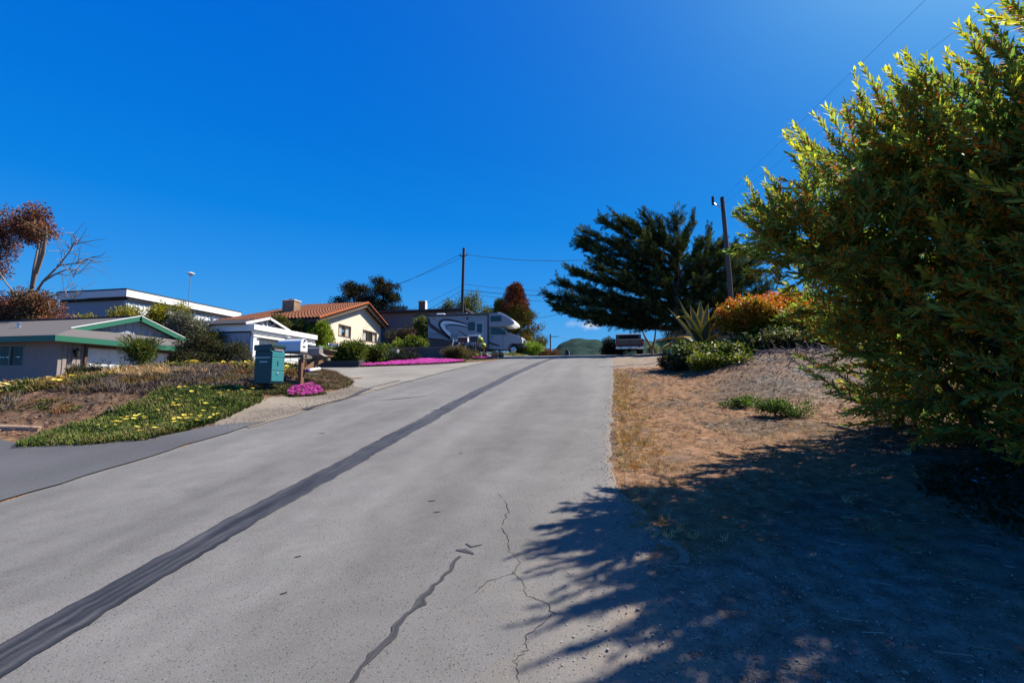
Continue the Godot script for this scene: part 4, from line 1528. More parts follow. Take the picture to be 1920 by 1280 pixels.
	shrub("dark_shrub", "small round dark shrub on the skyline right of the pines", "shrub", Vector3(-30.6, 8.6, -66), Vector3(3.6, 2.3, 2.0), 150, fine, 0.5, [Color(0.02, 0.025, 0.015), Color(0.05, 0.04, 0.025)], 19)

	# trees behind the motorhome
	var mid := [Color(0.022, 0.03, 0.012), Color(0.055, 0.07, 0.025), Color(0.11, 0.11, 0.035)]
	for q in [[-20.6, 58.0, 4.0, 8.6, 21, "bushy tree left of the dark pole behind the motorhome roof"], [-18.2, 60.0, 5.4, 10.2, 22, "round crowned grey green tree behind the tall dark pole"], [-15.4, 57.0, 3.6, 7.4, 23, "low tree right of the dark pole behind the motorhome roof"]]:
		var h: float = q[3]
		var w: float = q[2]
		r.seed = q[4]
		var lm := [[[Vector3(0, -0.2, 0), Vector3(0.1, h * 0.35, 0), Vector3(0, h * 0.7, 0)], 0.2, 0.4]]
		var bl := []
		for k in 9:
			var a := k * 2.4
			var f := k / 8.0
			var to := Vector3(cos(a) * w * 0.34 * (1.1 - f * 0.7), lerpf(h * 0.45, h * 0.9, f), sin(a) * w * 0.3)
			bl.append([to, Vector3(w * 0.24, h * 0.12, w * 0.24), f])
			lm.append([[Vector3(0, to.y - h * 0.2, 0), to], 0.06, 0.3])
		limb_tree("bushy_tree", q[5], "tree", Vector3(q[0], 4.0, -q[1]), lm, bl, 420, soft, 0.5, mid, q[4], mats.bark, "leaves", "trees behind the motorhome")
	shrub("laurel_shrub", "tall green shrub pressed against the rear of the motorhome", "shrub", Vector3(-17.2, 4.1, -41.5), Vector3(3.2, 4.6, 2.4), 420, soft, 0.4, [Color(0.03, 0.045, 0.015), Color(0.08, 0.1, 0.025), Color(0.13, 0.14, 0.04)], 24)
	shrub("red_leaved_shrub", "dusky red and green shrub before the grey stucco house", "shrub", Vector3(-17.0, 3.9, -37.6), Vector3(3.3, 3.0, 2.0), 380, fine, 0.36, [Color(0.03, 0.028, 0.018), Color(0.09, 0.04, 0.03), Color(0.07, 0.06, 0.025)], 25)

	# conifer right of the motorhome: golden green below, rust red leader
	r.seed = 40
	var lm2 := [[[Vector3(0, -0.2, 0), Vector3(0.05, 3.4, 0), Vector3(0.2, 6.5, 0)], 0.2, 0.15]]
	var bl2 := []
	for k in 46:
		var f := k / 45.0
		var a := k * 2.4
		var y := lerpf(1.3, 6.5, f)
		var reach := lerpf(2.5, 0.12, pow(f, 1.1)) * r.randf_range(0.75, 1.1)
		var to := Vector3(cos(a) * reach, y, sin(a) * reach)
		lm2.append([[Vector3(0.03, y - 0.35, 0), to], 0.045, 0.3])
		bl2.append([to, Vector3(0.5, 0.28, 0.5), 0.2 if f < 0.6 else 0.9])
		bl2.append([to * Vector3(0.55, 1, 0.55), Vector3(0.5, 0.26, 0.5), 0.2 if f < 0.62 else 0.85])
	limb_tree("rusty_conifer", "conifer with rust red top right of the motorhome", "tree", Vector3(-8.4, 4.25, -42.2), lm2, bl2, 1000, needles, 0.33, [Color(0.05, 0.06, 0.015), Color(0.16, 0.17, 0.03), Color(0.13, 0.09, 0.03), Color(0.22, 0.065, 0.03), Color(0.17, 0.05, 0.03)], 41, mats.bark, "needles", "", mats.needle)
	# a second, narrow spire in front of it
	var lm3 := [[[Vector3(0, -0.2, 0), Vector3(0, 4.9, 0)], 0.12, 0.2]]
	var bl3 := []
	for k in 22:
		var f := k / 21.0
		var a := k * 2.4
		var reach := lerpf(1.3, 0.08, f)
		bl3.append([Vector3(cos(a) * reach, lerpf(1.2, 5.2, f), sin(a) * reach), Vector3(0.36, 0.26, 0.36), f * 0.5])
		lm3.append([[Vector3(0, lerpf(1.0, 4.8, f), 0), Vector3(cos(a) * reach, lerpf(1.2, 5.1, f), sin(a) * reach)], 0.03, 0.3])
	limb_tree("green_conifer", "narrow green conifer behind the motorhome's front roof", "tree", Vector3(-10.0, 4.25, -42.6), lm3, bl3, 380, needles, 0.3, [Color(0.07, 0.085, 0.02), Color(0.13, 0.15, 0.03), Color(0.05, 0.06, 0.02)], 42, mats.bark, "needles", "", mats.needle)
	shrub("lime_shrub", "bright lime green shrub at the motorhome's front bumper", "shrub", Vector3(-6.7, 4.15, -38.6), Vector3(2.4, 1.3, 1.6), 240, soft, 0.26, [Color(0.1, 0.17, 0.015), Color(0.22, 0.30, 0.03), Color(0.3, 0.36, 0.04)], 43)
	shrub("red_hedge", "low rust red hedge along the crest left of the hill", "hedge", Vector3(-6.0, 4.35, -46.5), Vector3(2.6, 1.1, 2.0), 260, fine, 0.24, [Color(0.05, 0.03, 0.02), Color(0.16, 0.055, 0.03), Color(0.22, 0.08, 0.035)], 44)
	# right of the crest
	shrub("dark_shrub", "dark shrub on the crest left of the pickup", "shrub", Vector3(0.15, 3.7, -37.5), Vector3(1.8, 1.7, 1.6), 260, fine, 0.25, [Color(0.015, 0.022, 0.012), Color(0.04, 0.045, 0.02)], 45)
	shrub("pale_shrub", "pale grey bush right of the pickup under the cypress", "shrub", Vector3(2.9, 3.75, -35.5), Vector3(0.9, 0.9, 0.9), 120, fine, 0.2, [Color(0.18, 0.2, 0.17), Color(0.26, 0.27, 0.23)], 46)
	shrub("dark_shrub", "dark shrub beside the teal bin behind the agave", "shrub", Vector3(4.6, 3.8, -33.0), Vector3(2.6, 1.9, 1.5), 330, fine, 0.25, [Color(0.012, 0.02, 0.012), Color(0.03, 0.036, 0.016)], 47)


# ---------------------------------------------------------------- vehicles

func wheel(parent: Node3D, at: Vector3, r: float, wide: float, axis: Vector3, rim_m: Material) -> void:
	var b := MB.new()
	var turn := Basis(Quaternion(Vector3.UP, axis))
	b.lathe([Vector2(r * 0.6, -wide / 2), Vector2(r * 0.93, -wide / 2), Vector2(r, -wide * 0.36), Vector2(r, wide * 0.36), Vector2(r * 0.93, wide / 2), Vector2(r * 0.6, wide / 2)], 22, at, turn)
	var t := put(b, "wheel", mats.rubber, parent)
	b = MB.new()
	b.lathe([Vector2(r * 0.62, wide * 0.49), Vector2(r * 0.58, wide * 0.3), Vector2(r * 0.3, wide * 0.36), Vector2(r * 0.16, wide * 0.5), Vector2(0.001, wide * 0.52)], 16, at, turn)
	b.lathe([Vector2(r * 0.62, -wide * 0.3), Vector2(0.001, -wide * 0.3)], 16, at, turn)
	put(b, "rim", rim_m, t)


# a flat vinyl stripe on a side: centre line through points, widths, extruded a few mm
func swoosh(parent: Node3D, called: String, pts: Array, widths: Array, z: float, m: Material) -> void:
	var curve := Curve2D.new()
	for i in pts.size():
		var p: Vector2 = pts[i]
		var a: Vector2 = pts[maxi(i - 1, 0)]
		var c: Vector2 = pts[mini(i + 1, pts.size() - 1)]
		var d := (c - a) / 6.0
		curve.add_point(p, -d, d)
	var up := PackedVector2Array()
	var down := PackedVector2Array()
	var n := 30
	for i in n + 1:
		var f := i / float(n)
		var p := curve.sample_baked(f * curve.get_baked_length(), true)
		var q := curve.sample_baked(minf(f + 0.01, 1.0) * curve.get_baked_length(), true)
		var o := curve.sample_baked(maxf(f - 0.01, 0.0) * curve.get_baked_length(), true)
		var s := (q - o).normalized().orthogonal()
		var g := f * (widths.size() - 1)
		var w := lerpf(widths[int(g)], widths[mini(int(g) + 1, widths.size() - 1)], g - int(g)) * 0.5
		up.append(p + s * w)
		down.append(p - s * w)
	var grid := PackedVector3Array()
	for i in n + 1:
		grid.append(Vector3(up[i].x, up[i].y, z))
		grid.append(Vector3(down[i].x, down[i].y, z))
	var b := MB.new()
	b.grid(grid, 2, n + 1, Vector3.BACK)
	put(b, called, m, parent)


func build_motorhome() -> void:
	# local: x from the rear (0) to the bonnet (7.9), z towards the viewer
	var t := thing("motorhome", "silver motorhome with maroon and white swooshes parked nose to the road", "motorhome", Vector3(-14.78, 4.26, -38.2))
	var silver := grained(Color(0.46, 0.48, 0.52), 0.35, mats.fine, 2.0, 0.0, false)
	var white := plain(Color(0.8, 0.81, 0.83), 0.3)
	var maroon := plain(Color(0.075, 0.014, 0.018), 0.35)
	var dark := plain(Color(0.035, 0.036, 0.042), 0.35)
	var side := 1.16
	# coach body with the cab-over
	var b := MB.new()
	b.prism(PackedVector2Array([Vector2(0.04, 1.5), Vector2(1.3, 1.38), Vector2(2.4, 1.1), Vector2(3.6, 0.8), Vector2(4.9, 0.62), Vector2(5.18, 0.62), Vector2(5.18, 2.28), Vector2(6.7, 2.28), Vector2(7.02, 2.34), Vector2(7.2, 2.46), Vector2(7.22, 2.58), Vector2(6.95, 2.86), Vector2(6.5, 3.16), Vector2(6.15, 3.3), Vector2(5.9, 3.36), Vector2(0.14, 3.4), Vector2(0.0, 3.3), Vector2(0.0, 1.55)]), -side, side)
	var body := put(b, "coach_body", silver, t)
	b = MB.new()
	b.prism(PackedVector2Array([Vector2(5.95, 3.30), Vector2(6.18, 3.27), Vector2(6.55, 3.1), Vector2(7.0, 2.78), Vector2(7.24, 2.56), Vector2(7.2, 2.42), Vector2(7.02, 2.32), Vector2(7.3, 2.44), Vector2(7.32, 2.6), Vector2(7.04, 2.88), Vector2(6.6, 3.2), Vector2(6.2, 3.39), Vector2(5.95, 3.42)]), -side - 0.006, side + 0.006)
	put(b, "nose_cap", white, body)
	b = MB.new()
	b.prism(PackedVector2Array([Vector2(0.06, 1.51), Vector2(0.1, 0.5), Vector2(4.9, 0.40), Vector2(5.1, 0.40), Vector2(5.1, 0.63), Vector2(4.9, 0.63), Vector2(3.6, 0.81), Vector2(2.4, 1.11), Vector2(1.3, 1.39)]), -side + 0.03, side - 0.03)
	put(b, "skirt", maroon, t)
	# roofline: awning tube, vents, air conditioner
	b = MB.new()
	b.tube([Vector3(0.1, 3.3, side + 0.07), Vector3(5.1, 3.28, side + 0.07)], 0.065, 8)
	put(b, "awning", dark, t)
	boxed(t, "roof_vent", white, Vector3(0.95, 3.46, 0.5), Vector3(0.7, 0.16, 0.6), 0.05, false)
	boxed(t, "air_conditioner", dark, Vector3(2.7, 3.5, 0.1), Vector3(1.0, 0.24, 0.8), 0.07, false)
	boxed(t, "roof_vent", dark, Vector3(3.4, 3.45, 0.5), Vector3(0.5, 0.12, 0.5), 0.03, false)
	b = MB.new()
	b.tube([Vector3(4.62, 3.36, 0.9), Vector3(4.62, 3.56, 0.9)], 0.035, 6)
	b.tube([Vector3(5.25, 3.36, 0.9), Vector3(5.25, 3.52, 0.9)], 0.03, 6)
	put(b, "roof_rack", dark, t)
	# windows and door
	var win := func(called: String, x0: float, y0: float, x1: float, y1: float) -> void:
		var f := MB.new()
		f.box(Vector3((x0 + x1) / 2, (y0 + y1) / 2, side + 0.01), Vector3(x1 - x0, y1 - y0, 0.04), Basis.IDENTITY, 0.015)
		var fr := put(f, called, dark, t)
		boxed(fr, "pane", mats.glass, Vector3((x0 + x1) / 2, (y0 + y1) / 2, side + 0.032), Vector3(x1 - x0 - 0.08, y1 - y0 - 0.08, 0.01), 0.0, false)
	win.call("window", 3.5, 1.98, 4.05, 2.68)
	b = MB.new()
	b.box(Vector3(4.45, 1.72, side + 0.012), Vector3(0.74, 1.98, 0.03), Basis.IDENTITY, 0.012)
	var door := put(b, "entry_door", plain(Color(0.5, 0.52, 0.56), 0.35), t)
	boxed(door, "door_window", mats.glass, Vector3(4.45, 2.16, side + 0.032), Vector3(0.44, 0.72, 0.015), 0.0, false)
	boxed(door, "handle", mats.chrome, Vector3(4.13, 1.6, side + 0.04), Vector3(0.08, 0.14, 0.03), 0.008, false)
	win.call("bunk_window", 5.36, 2.68, 6.25, 3.12)
	boxed(t, "seam", dark, Vector3(5.16, 1.98, side + 0.006), Vector3(0.13, 2.62, 0.02), 0.0, false)
	boxed(t, "rear_trim", dark, Vector3(0.02, 2.2, side - 0.01), Vector3(0.07, 2.3, 0.06), 0.0, false)
	boxed(t, "access_panel", silver, Vector3(2.35, 1.55, side + 0.008), Vector3(0.7, 0.5, 0.02), 0.004, false)
	for k in 4:
		boxed(t, "louvre", dark, Vector3(2.35, 1.4 + k * 0.1, side + 0.02), Vector3(0.6, 0.025, 0.012), 0.0, false)
	boxed(t, "marker_lamp", mats.redlamp, Vector3(0.55, 3.02, side + 0.01), Vector3(0.12, 0.12, 0.03), 0.0, false)
	boxed(t, "porch_lamp", dark, Vector3(3.42, 2.98, side + 0.015), Vector3(0.16, 0.18, 0.05), 0.01, false)
	# painted swooshes
	var z := side + 0.004
	swoosh(t, "stripe", [Vector2(0.12, 3.05), Vector2(0.2, 2.6), Vector2(0.7, 2.2), Vector2(1.6, 1.6), Vector2(2.5, 1.05), Vector2(3.2, 0.78)], [0.12, 0.32, 0.3, 0.24, 0.22, 0.05], z, maroon)
	swoosh(t, "stripe", [Vector2(2.9, 0.86), Vector2(1.9, 1.5), Vector2(1.25, 2.1), Vector2(1.0, 2.6), Vector2(1.25, 2.88), Vector2(1.9, 2.9), Vector2(2.7, 2.72), Vector2(3.5, 2.45)], [0.05, 0.14, 0.16, 0.2, 0.18, 0.18, 0.14, 0.10], z, maroon)
	swoosh(t, "white_flash", [Vector2(2.9, 1.05), Vector2(2.0, 1.6), Vector2(1.46, 2.12), Vector2(1.3, 2.52), Vector2(1.5, 2.72), Vector2(2.1, 2.7), Vector2(2.9, 2.55), Vector2(3.45, 2.38)], [0.05, 0.3, 0.36, 0.34, 0.28, 0.24, 0.18, 0.05], z, white)
	swoosh(t, "stripe", [Vector2(1.72, 2.0), Vector2(1.66, 2.3), Vector2(1.9, 2.5), Vector2(2.5, 2.48), Vector2(3.1, 2.35), Vector2(3.5, 2.22)], [0.03, 0.08, 0.12, 0.12, 0.1, 0.06], z, dark)
	swoosh(t, "stripe", [Vector2(2.6, 2.05), Vector2(3.0, 1.8), Vector2(3.4, 1.5), Vector2(3.9, 1.2)], [0.02, 0.08, 0.08, 0.03], z, maroon)
	swoosh(t, "lower_band", [Vector2(0.1, 1.78), Vector2(1.2, 1.64), Vector2(2.0, 1.4), Vector2(3.0, 1.05)], [0.4, 0.4, 0.26, 0.1], z - 0.002, plain(Color(0.27, 0.29, 0.32), 0.35))
	swoosh(t, "stripe", [Vector2(4.95, 1.1), Vector2(5.6, 0.85), Vector2(6.1, 0.72)], [0.04, 0.16, 0.08], 1.05, maroon)
	# cab
	b = MB.new()
	b.prism(PackedVector2Array([Vector2(5.15, 0.5), Vector2(5.15, 2.3), Vector2(5.7, 2.29), Vector2(6.2, 2.27), Vector2(6.86, 1.72), Vector2(7.5, 1.5), Vector2(7.82, 1.36), Vector2(7.9, 1.15), Vector2(7.9, 0.9), Vector2(7.3, 0.86), Vector2(7.08, 0.8), Vector2(6.95, 0.62), Vector2(6.9, 0.44), Vector2(6.1, 0.44)]), -1.0, 1.0)
	var cab := put(b, "cab", silver, t)
	b = MB.new()
	b.slab([Vector3(6.9, 1.735, -0.92), Vector3(7.5, 1.525, -0.92), Vector3(7.83, 1.38, -0.8), Vector3(7.83, 1.38, 0.8), Vector3(7.5, 1.525, 0.92), Vector3(6.9, 1.735, 0.92)], Vector3(-0.01, -0.06, 0))
	put(b, "bonnet", white, cab)
	b = MB.new()
	b.slab([Vector3(6.24, 2.27, -0.9), Vector3(6.24, 2.27, 0.9), Vector3(6.9, 1.74, 0.92), Vector3(6.9, 1.74, -0.92)], Vector3(-0.02, -0.03, 0))
	put(b, "windscreen", mats.glass, cab)
	b = MB.new()
	b.prism(PackedVector2Array([Vector2(5.35, 1.62), Vector2(5.35, 2.22), Vector2(6.1, 2.2), Vector2(6.62, 1.76), Vector2(6.55, 1.6)]), 0.985, 1.012)
	put(b, "side_window", mats.glass, cab)
	boxed(cab, "door_seam", dark, Vector3(6.35, 1.05, 1.0), Vector3(0.02, 1.0, 0.016), 0.0, false)
	boxed(cab, "handle", dark, Vector3(5.5, 1.42, 1.01), Vector3(0.2, 0.05, 0.03), 0.01, false)
	b = MB.new()
	b.prism(PackedVector2Array([Vector2(7.84, 0.52), Vector2(8.0, 0.55), Vector2(8.02, 0.86), Vector2(7.84, 0.9)]), -1.0, 1.0)
	put(b, "bumper", dark, cab)
	boxed(cab, "grille", mats.chrome, Vector3(7.9, 1.1, 0), Vector3(0.05, 0.3, 1.1), 0.01, false)
	for k in 4:
		boxed(cab, "grille_bar", dark, Vector3(7.93, 1.0 + k * 0.07, 0), Vector3(0.02, 0.035, 1.0), 0.0, false)
	for e in [-0.78, 0.78]:
		boxed(cab, "headlamp", mats.lamp, Vector3(7.84, 1.12, e), Vector3(0.16, 0.3, 0.36), 0.04, false)
	boxed(cab, "number_plate", mats.white, Vector3(8.03, 0.72, 0), Vector3(0.01, 0.14, 0.32), 0.0, false)
	b = MB.new()
	b.box(Vector3(6.55, 1.74, 1.26), Vector3(0.14, 0.3, 0.22), Basis.IDENTITY, 0.04)
	b.box(Vector3(6.5, 1.62, 1.08), Vector3(0.06, 0.05, 0.25))
	put(b, "mirror", dark, cab)
	b = MB.new()
	b.box(Vector3(6.63, 1.74, 1.26), Vector3(0.012, 0.24, 0.17))
	put(b, "mirror_glass", mats.chrome, cab)
	b = MB.new()
	b.prism(PackedVector2Array([Vector2(6.75, 0.45), Vector2(6.83, 0.72), Vector2(7.05, 0.9), Vector2(7.35, 0.92), Vector2(7.62, 0.78), Vector2(7.75, 0.5), Vector2(7.68, 0.46), Vector2(7.55, 0.7), Vector2(7.32, 0.82), Vector2(7.08, 0.8), Vector2(6.92, 0.66), Vector2(6.84, 0.44)]), 0.9, 1.02)
	put(b, "wheel_arch", dark, cab)
	for e in [-1.0, 1.0]:
		wheel(t, Vector3(7.2, 0.40, e * 0.84), 0.40, 0.26, Vector3(0, 0, e), mats.steel)
		wheel(t, Vector3(1.9, 0.40, e * 0.95), 0.40, 0.26, Vector3(0, 0, e), mats.steel)


func build_pickup() -> void:
	# local: z towards the viewer is the tailgate, -z the bonnet
	var y := ground_y(1.3, -34.0)
	var t := thing("pickup_truck", "silver pickup seen from behind under the cypress with red tail lamps", "pickup truck", Vector3(1.28, y + 0.0, -34.0))
	t.rotation.x = 0.05
	var paint := grained(Color(0.17, 0.18, 0.2), 0.35, mats.fine, 2.0, 0.0, false)
	var red := plain(Color(0.16, 0.03, 0.03), 0.35)
	var b := MB.new()
	# section of the box and cab along the side (z, y) extruded across x
	var turn := Basis(Vector3(0, 0, -1), Vector3.UP, Vector3(1, 0, 0))
	b.prism(PackedVector2Array([Vector2(-0.02, 0.56), Vector2(0.0, 1.04), Vector2(1.95, 1.06), Vector2(1.95, 0.5), Vector2(1.3, 0.5), Vector2(1.15, 0.78), Vector2(0.75, 0.78), Vector2(0.6, 0.52)]), -0.93, -0.84, turn)
	b.prism(PackedVector2Array([Vector2(-0.02, 0.56), Vector2(0.0, 1.04), Vector2(1.95, 1.06), Vector2(1.95, 0.5), Vector2(1.3, 0.5), Vector2(1.15, 0.78), Vector2(0.75, 0.78), Vector2(0.6, 0.52)]), 0.84, 0.93, turn)
	b.box(Vector3(0, 0.64, -1.0), Vector3(1.7, 0.06, 1.94))
	put(b, "bed", paint, t)
	b = MB.new()
	b.prism(PackedVector2Array([Vector2(1.97, 0.46), Vector2(1.97, 1.08), Vector2(2.05, 1.1), Vector2(2.2, 1.52), Vector2(2.35, 1.58), Vector2(3.1, 1.58), Vector2(3.3, 1.52), Vector2(3.85, 1.1), Vector2(5.0, 0.98), Vector2(5.15, 0.8), Vector2(5.15, 0.46)]), -0.9, 0.9, turn)
	var cab := put(b, "cab", paint, t)
	b = MB.new()
	b.slab([Vector3(-0.74, 1.14, -2.055), Vector3(0.74, 1.14, -2.055), Vector3(0.66, 1.5, -2.18), Vector3(-0.66, 1.5, -2.18)], Vector3(0, 0.0, -0.03))
	put(b, "rear_window", mats.glass, cab)
	for e in [-0.905, 0.905]:
		boxed(cab, "side_window", mats.glass, Vector3(e, 1.32, -2.75), Vector3(0.012, 0.34, 0.9), 0.0, false)
	b = MB.new()
	b.box(Vector3(0, 0.8, 0.005), Vector3(1.62, 0.5, 0.05), Basis.IDENTITY, 0.015)
	var gate := put(b, "tailgate", paint, t)
	boxed(gate, "top_rail", mats.steel, Vector3(0, 1.045, 0.0), Vector3(1.66, 0.03, 0.07), 0.01, false)
	boxed(gate, "stripe", red, Vector3(0, 0.67, 0.034), Vector3(1.6, 0.1, 0.006), 0.0, false)
	boxed(gate, "handle", mats.black, Vector3(0, 0.9, 0.035), Vector3(0.2, 0.06, 0.02), 0.0, false)
	for e in [-0.88, 0.88]:
		boxed(t, "tail_lamp", mats.redlamp, Vector3(e, 0.82, 0.0), Vector3(0.11, 0.36, 0.08), 0.02, false)
		boxed(t, "bumperette", mats.black, Vector3(e * 0.7, 0.53, 0.15), Vector3(0.1, 0.08, 0.06), 0.0, false)
	b = MB.new()
	b.box(Vector3(0, 0.47, 0.09), Vector3(1.84, 0.17, 0.14), Basis.IDENTITY, 0.03)
	var bump := put(b, "bumper", mats.chrome, t)
	boxed(bump, "number_plate", mats.white, Vector3(0, 0.47, 0.168), Vector3(0.32, 0.13, 0.012), 0.0, false)
	b = MB.new()
	b.tube([Vector3(-0.75, 0.33, -1.0), Vector3(0.75, 0.33, -1.0)], 0.055, 8)
	b.ball(Vector3(0, 0.33, -1.0), Vector3(0.15, 0.14, 0.15))
	put(b, "axle", mats.black, t)
	for e in [-1.0, 1.0]:
		wheel(t, Vector3(e * 0.8, 0.36, -0.95), 0.36, 0.24, Vector3(e, 0, 0), mats.steel)
		wheel(t, Vector3(e * 0.8, 0.36, -4.2), 0.36, 0.24, Vector3(e, 0, 0), mats.steel)
		boxed(t, "mud_flap", mats.rubber, Vector3(e * 0.8, 0.34, -0.48), Vector3(0.26, 0.3, 0.02), 0.0, false)
		b = MB.new()
		b.box(Vector3(e * 1.03, 1.16, -3.2), Vector3(0.2, 0.2, 0.08), Basis.IDENTITY, 0.03)
		put(b, "mirror", mats.black, t)


func build_sedan() -> void:
	# mostly hidden behind the agave: its boot and roofline show
	var y := ground_y(5.4, -22.2)
	var t := thing("parked_car", "dark blue car half hidden behind the agave and orange shrub", "car", Vector3(3.35, y, -22.2))
	var paint := plain(Color(0.012, 0.022, 0.085), 0.18)
	paint.clearcoat_enabled = true
	paint.clearcoat = 0.8
	paint.clearcoat_roughness = 0.05
	var b := MB.new()
	var f := [[0.0, 0.55, 0.88], [0.12, 0.4, 0.96], [0.7, 0.3, 1.0], [1.2, 0.28, 1.02], [2.2, 0.26, 1.0], [3.2, 0.26, 0.98], [3.9, 0.3, 0.92], [4.35, 0.4, 0.8], [4.5, 0.5, 0.66]]
	var pts := PackedVector3Array()
	for k in f:
		var w := 0.86 * (1.0 - 0.12 * pow(absf(k[0] - 2.2) / 2.3, 4.0))
		for q in [[-0.92, 0.0], [-1.0, 0.35], [-1.0, 0.7], [-0.9, 0.97], [-0.4, 1.02], [0.4, 1.02], [0.9, 0.97], [1.0, 0.7], [1.0, 0.35], [0.92, 0.0]]:
			pts.append(Vector3(k[0], lerpf(k[1], k[2], q[1]), q[0] * w))
	var bb := MB.new()
	bb.grid(pts, 10, f.size(), Vector3.UP)
	bb.ix = bb.ix
	bb.face([pts[0], pts[1], pts[2], pts[3], pts[4], pts[5], pts[6], pts[7], pts[8], pts[9]], Vector3.LEFT)
	var m := put(bb, "body", paint, t)
	b = MB.new()
	b.prism(PackedVector2Array([Vector2(0.85, 0.98), Vector2(1.5, 1.36), Vector2(2.0, 1.44), Vector2(2.7, 1.42), Vector2(3.5, 0.98)]), -0.66, 0.66)
	put(b, "cabin", paint, t)
	b = MB.new()
	b.prism(PackedVector2Array([Vector2(1.15, 1.02), Vector2(1.6, 1.3), Vector2(2.1, 1.36), Vector2(2.65, 1.34), Vector2(3.2, 1.02)]), -0.672, 0.672)
	put(b, "side_glass", mats.glass, t)
	b = MB.new()
	b.slab([Vector3(0.95, 1.045, -0.58), Vector3(0.95, 1.045, 0.58), Vector3(1.45, 1.335, 0.54), Vector3(1.45, 1.335, -0.54)], Vector3(0.02, -0.03, 0))
	put(b, "rear_window", mats.glass, t)
	for e in [-0.6, 0.6]:
		boxed(t, "tail_lamp", mats.redlamp, Vector3(0.03, 0.78, e), Vector3(0.12, 0.14, 0.36), 0.03, false)
	boxed(t, "bumper", paint, Vector3(0.02, 0.5, 0), Vector3(0.16, 0.2, 1.56), 0.04, false)
	for e in [-1.0, 1.0]:
		for x in [0.85, 3.6]:
			wheel(t, Vector3(x, 0.31, e * 0.72), 0.31, 0.2, Vector3(0, 0, e), mats.steel)


# ---------------------------------------------------------------- mailboxes and yards

# an arched mailbox lying along x: front at x = 0, back at x = -len, floor at y = 0
func arch_box(len: float, wide: float, high: float) -> PackedVector2Array:
	var p := PackedVector2Array([Vector2(-wide / 2, 0), Vector2(-wide / 2, high - wide / 2)])
	for i in range(1, 12):
		var a := PI - PI * i / 12.0
		p.append(Vector2(cos(a) * wide / 2, high - wide / 2 + sin(a) * wide / 2))
	p.append(Vector2(wide / 2, high - wide / 2))
	p.append(Vector2(wide / 2, 0))
	return p


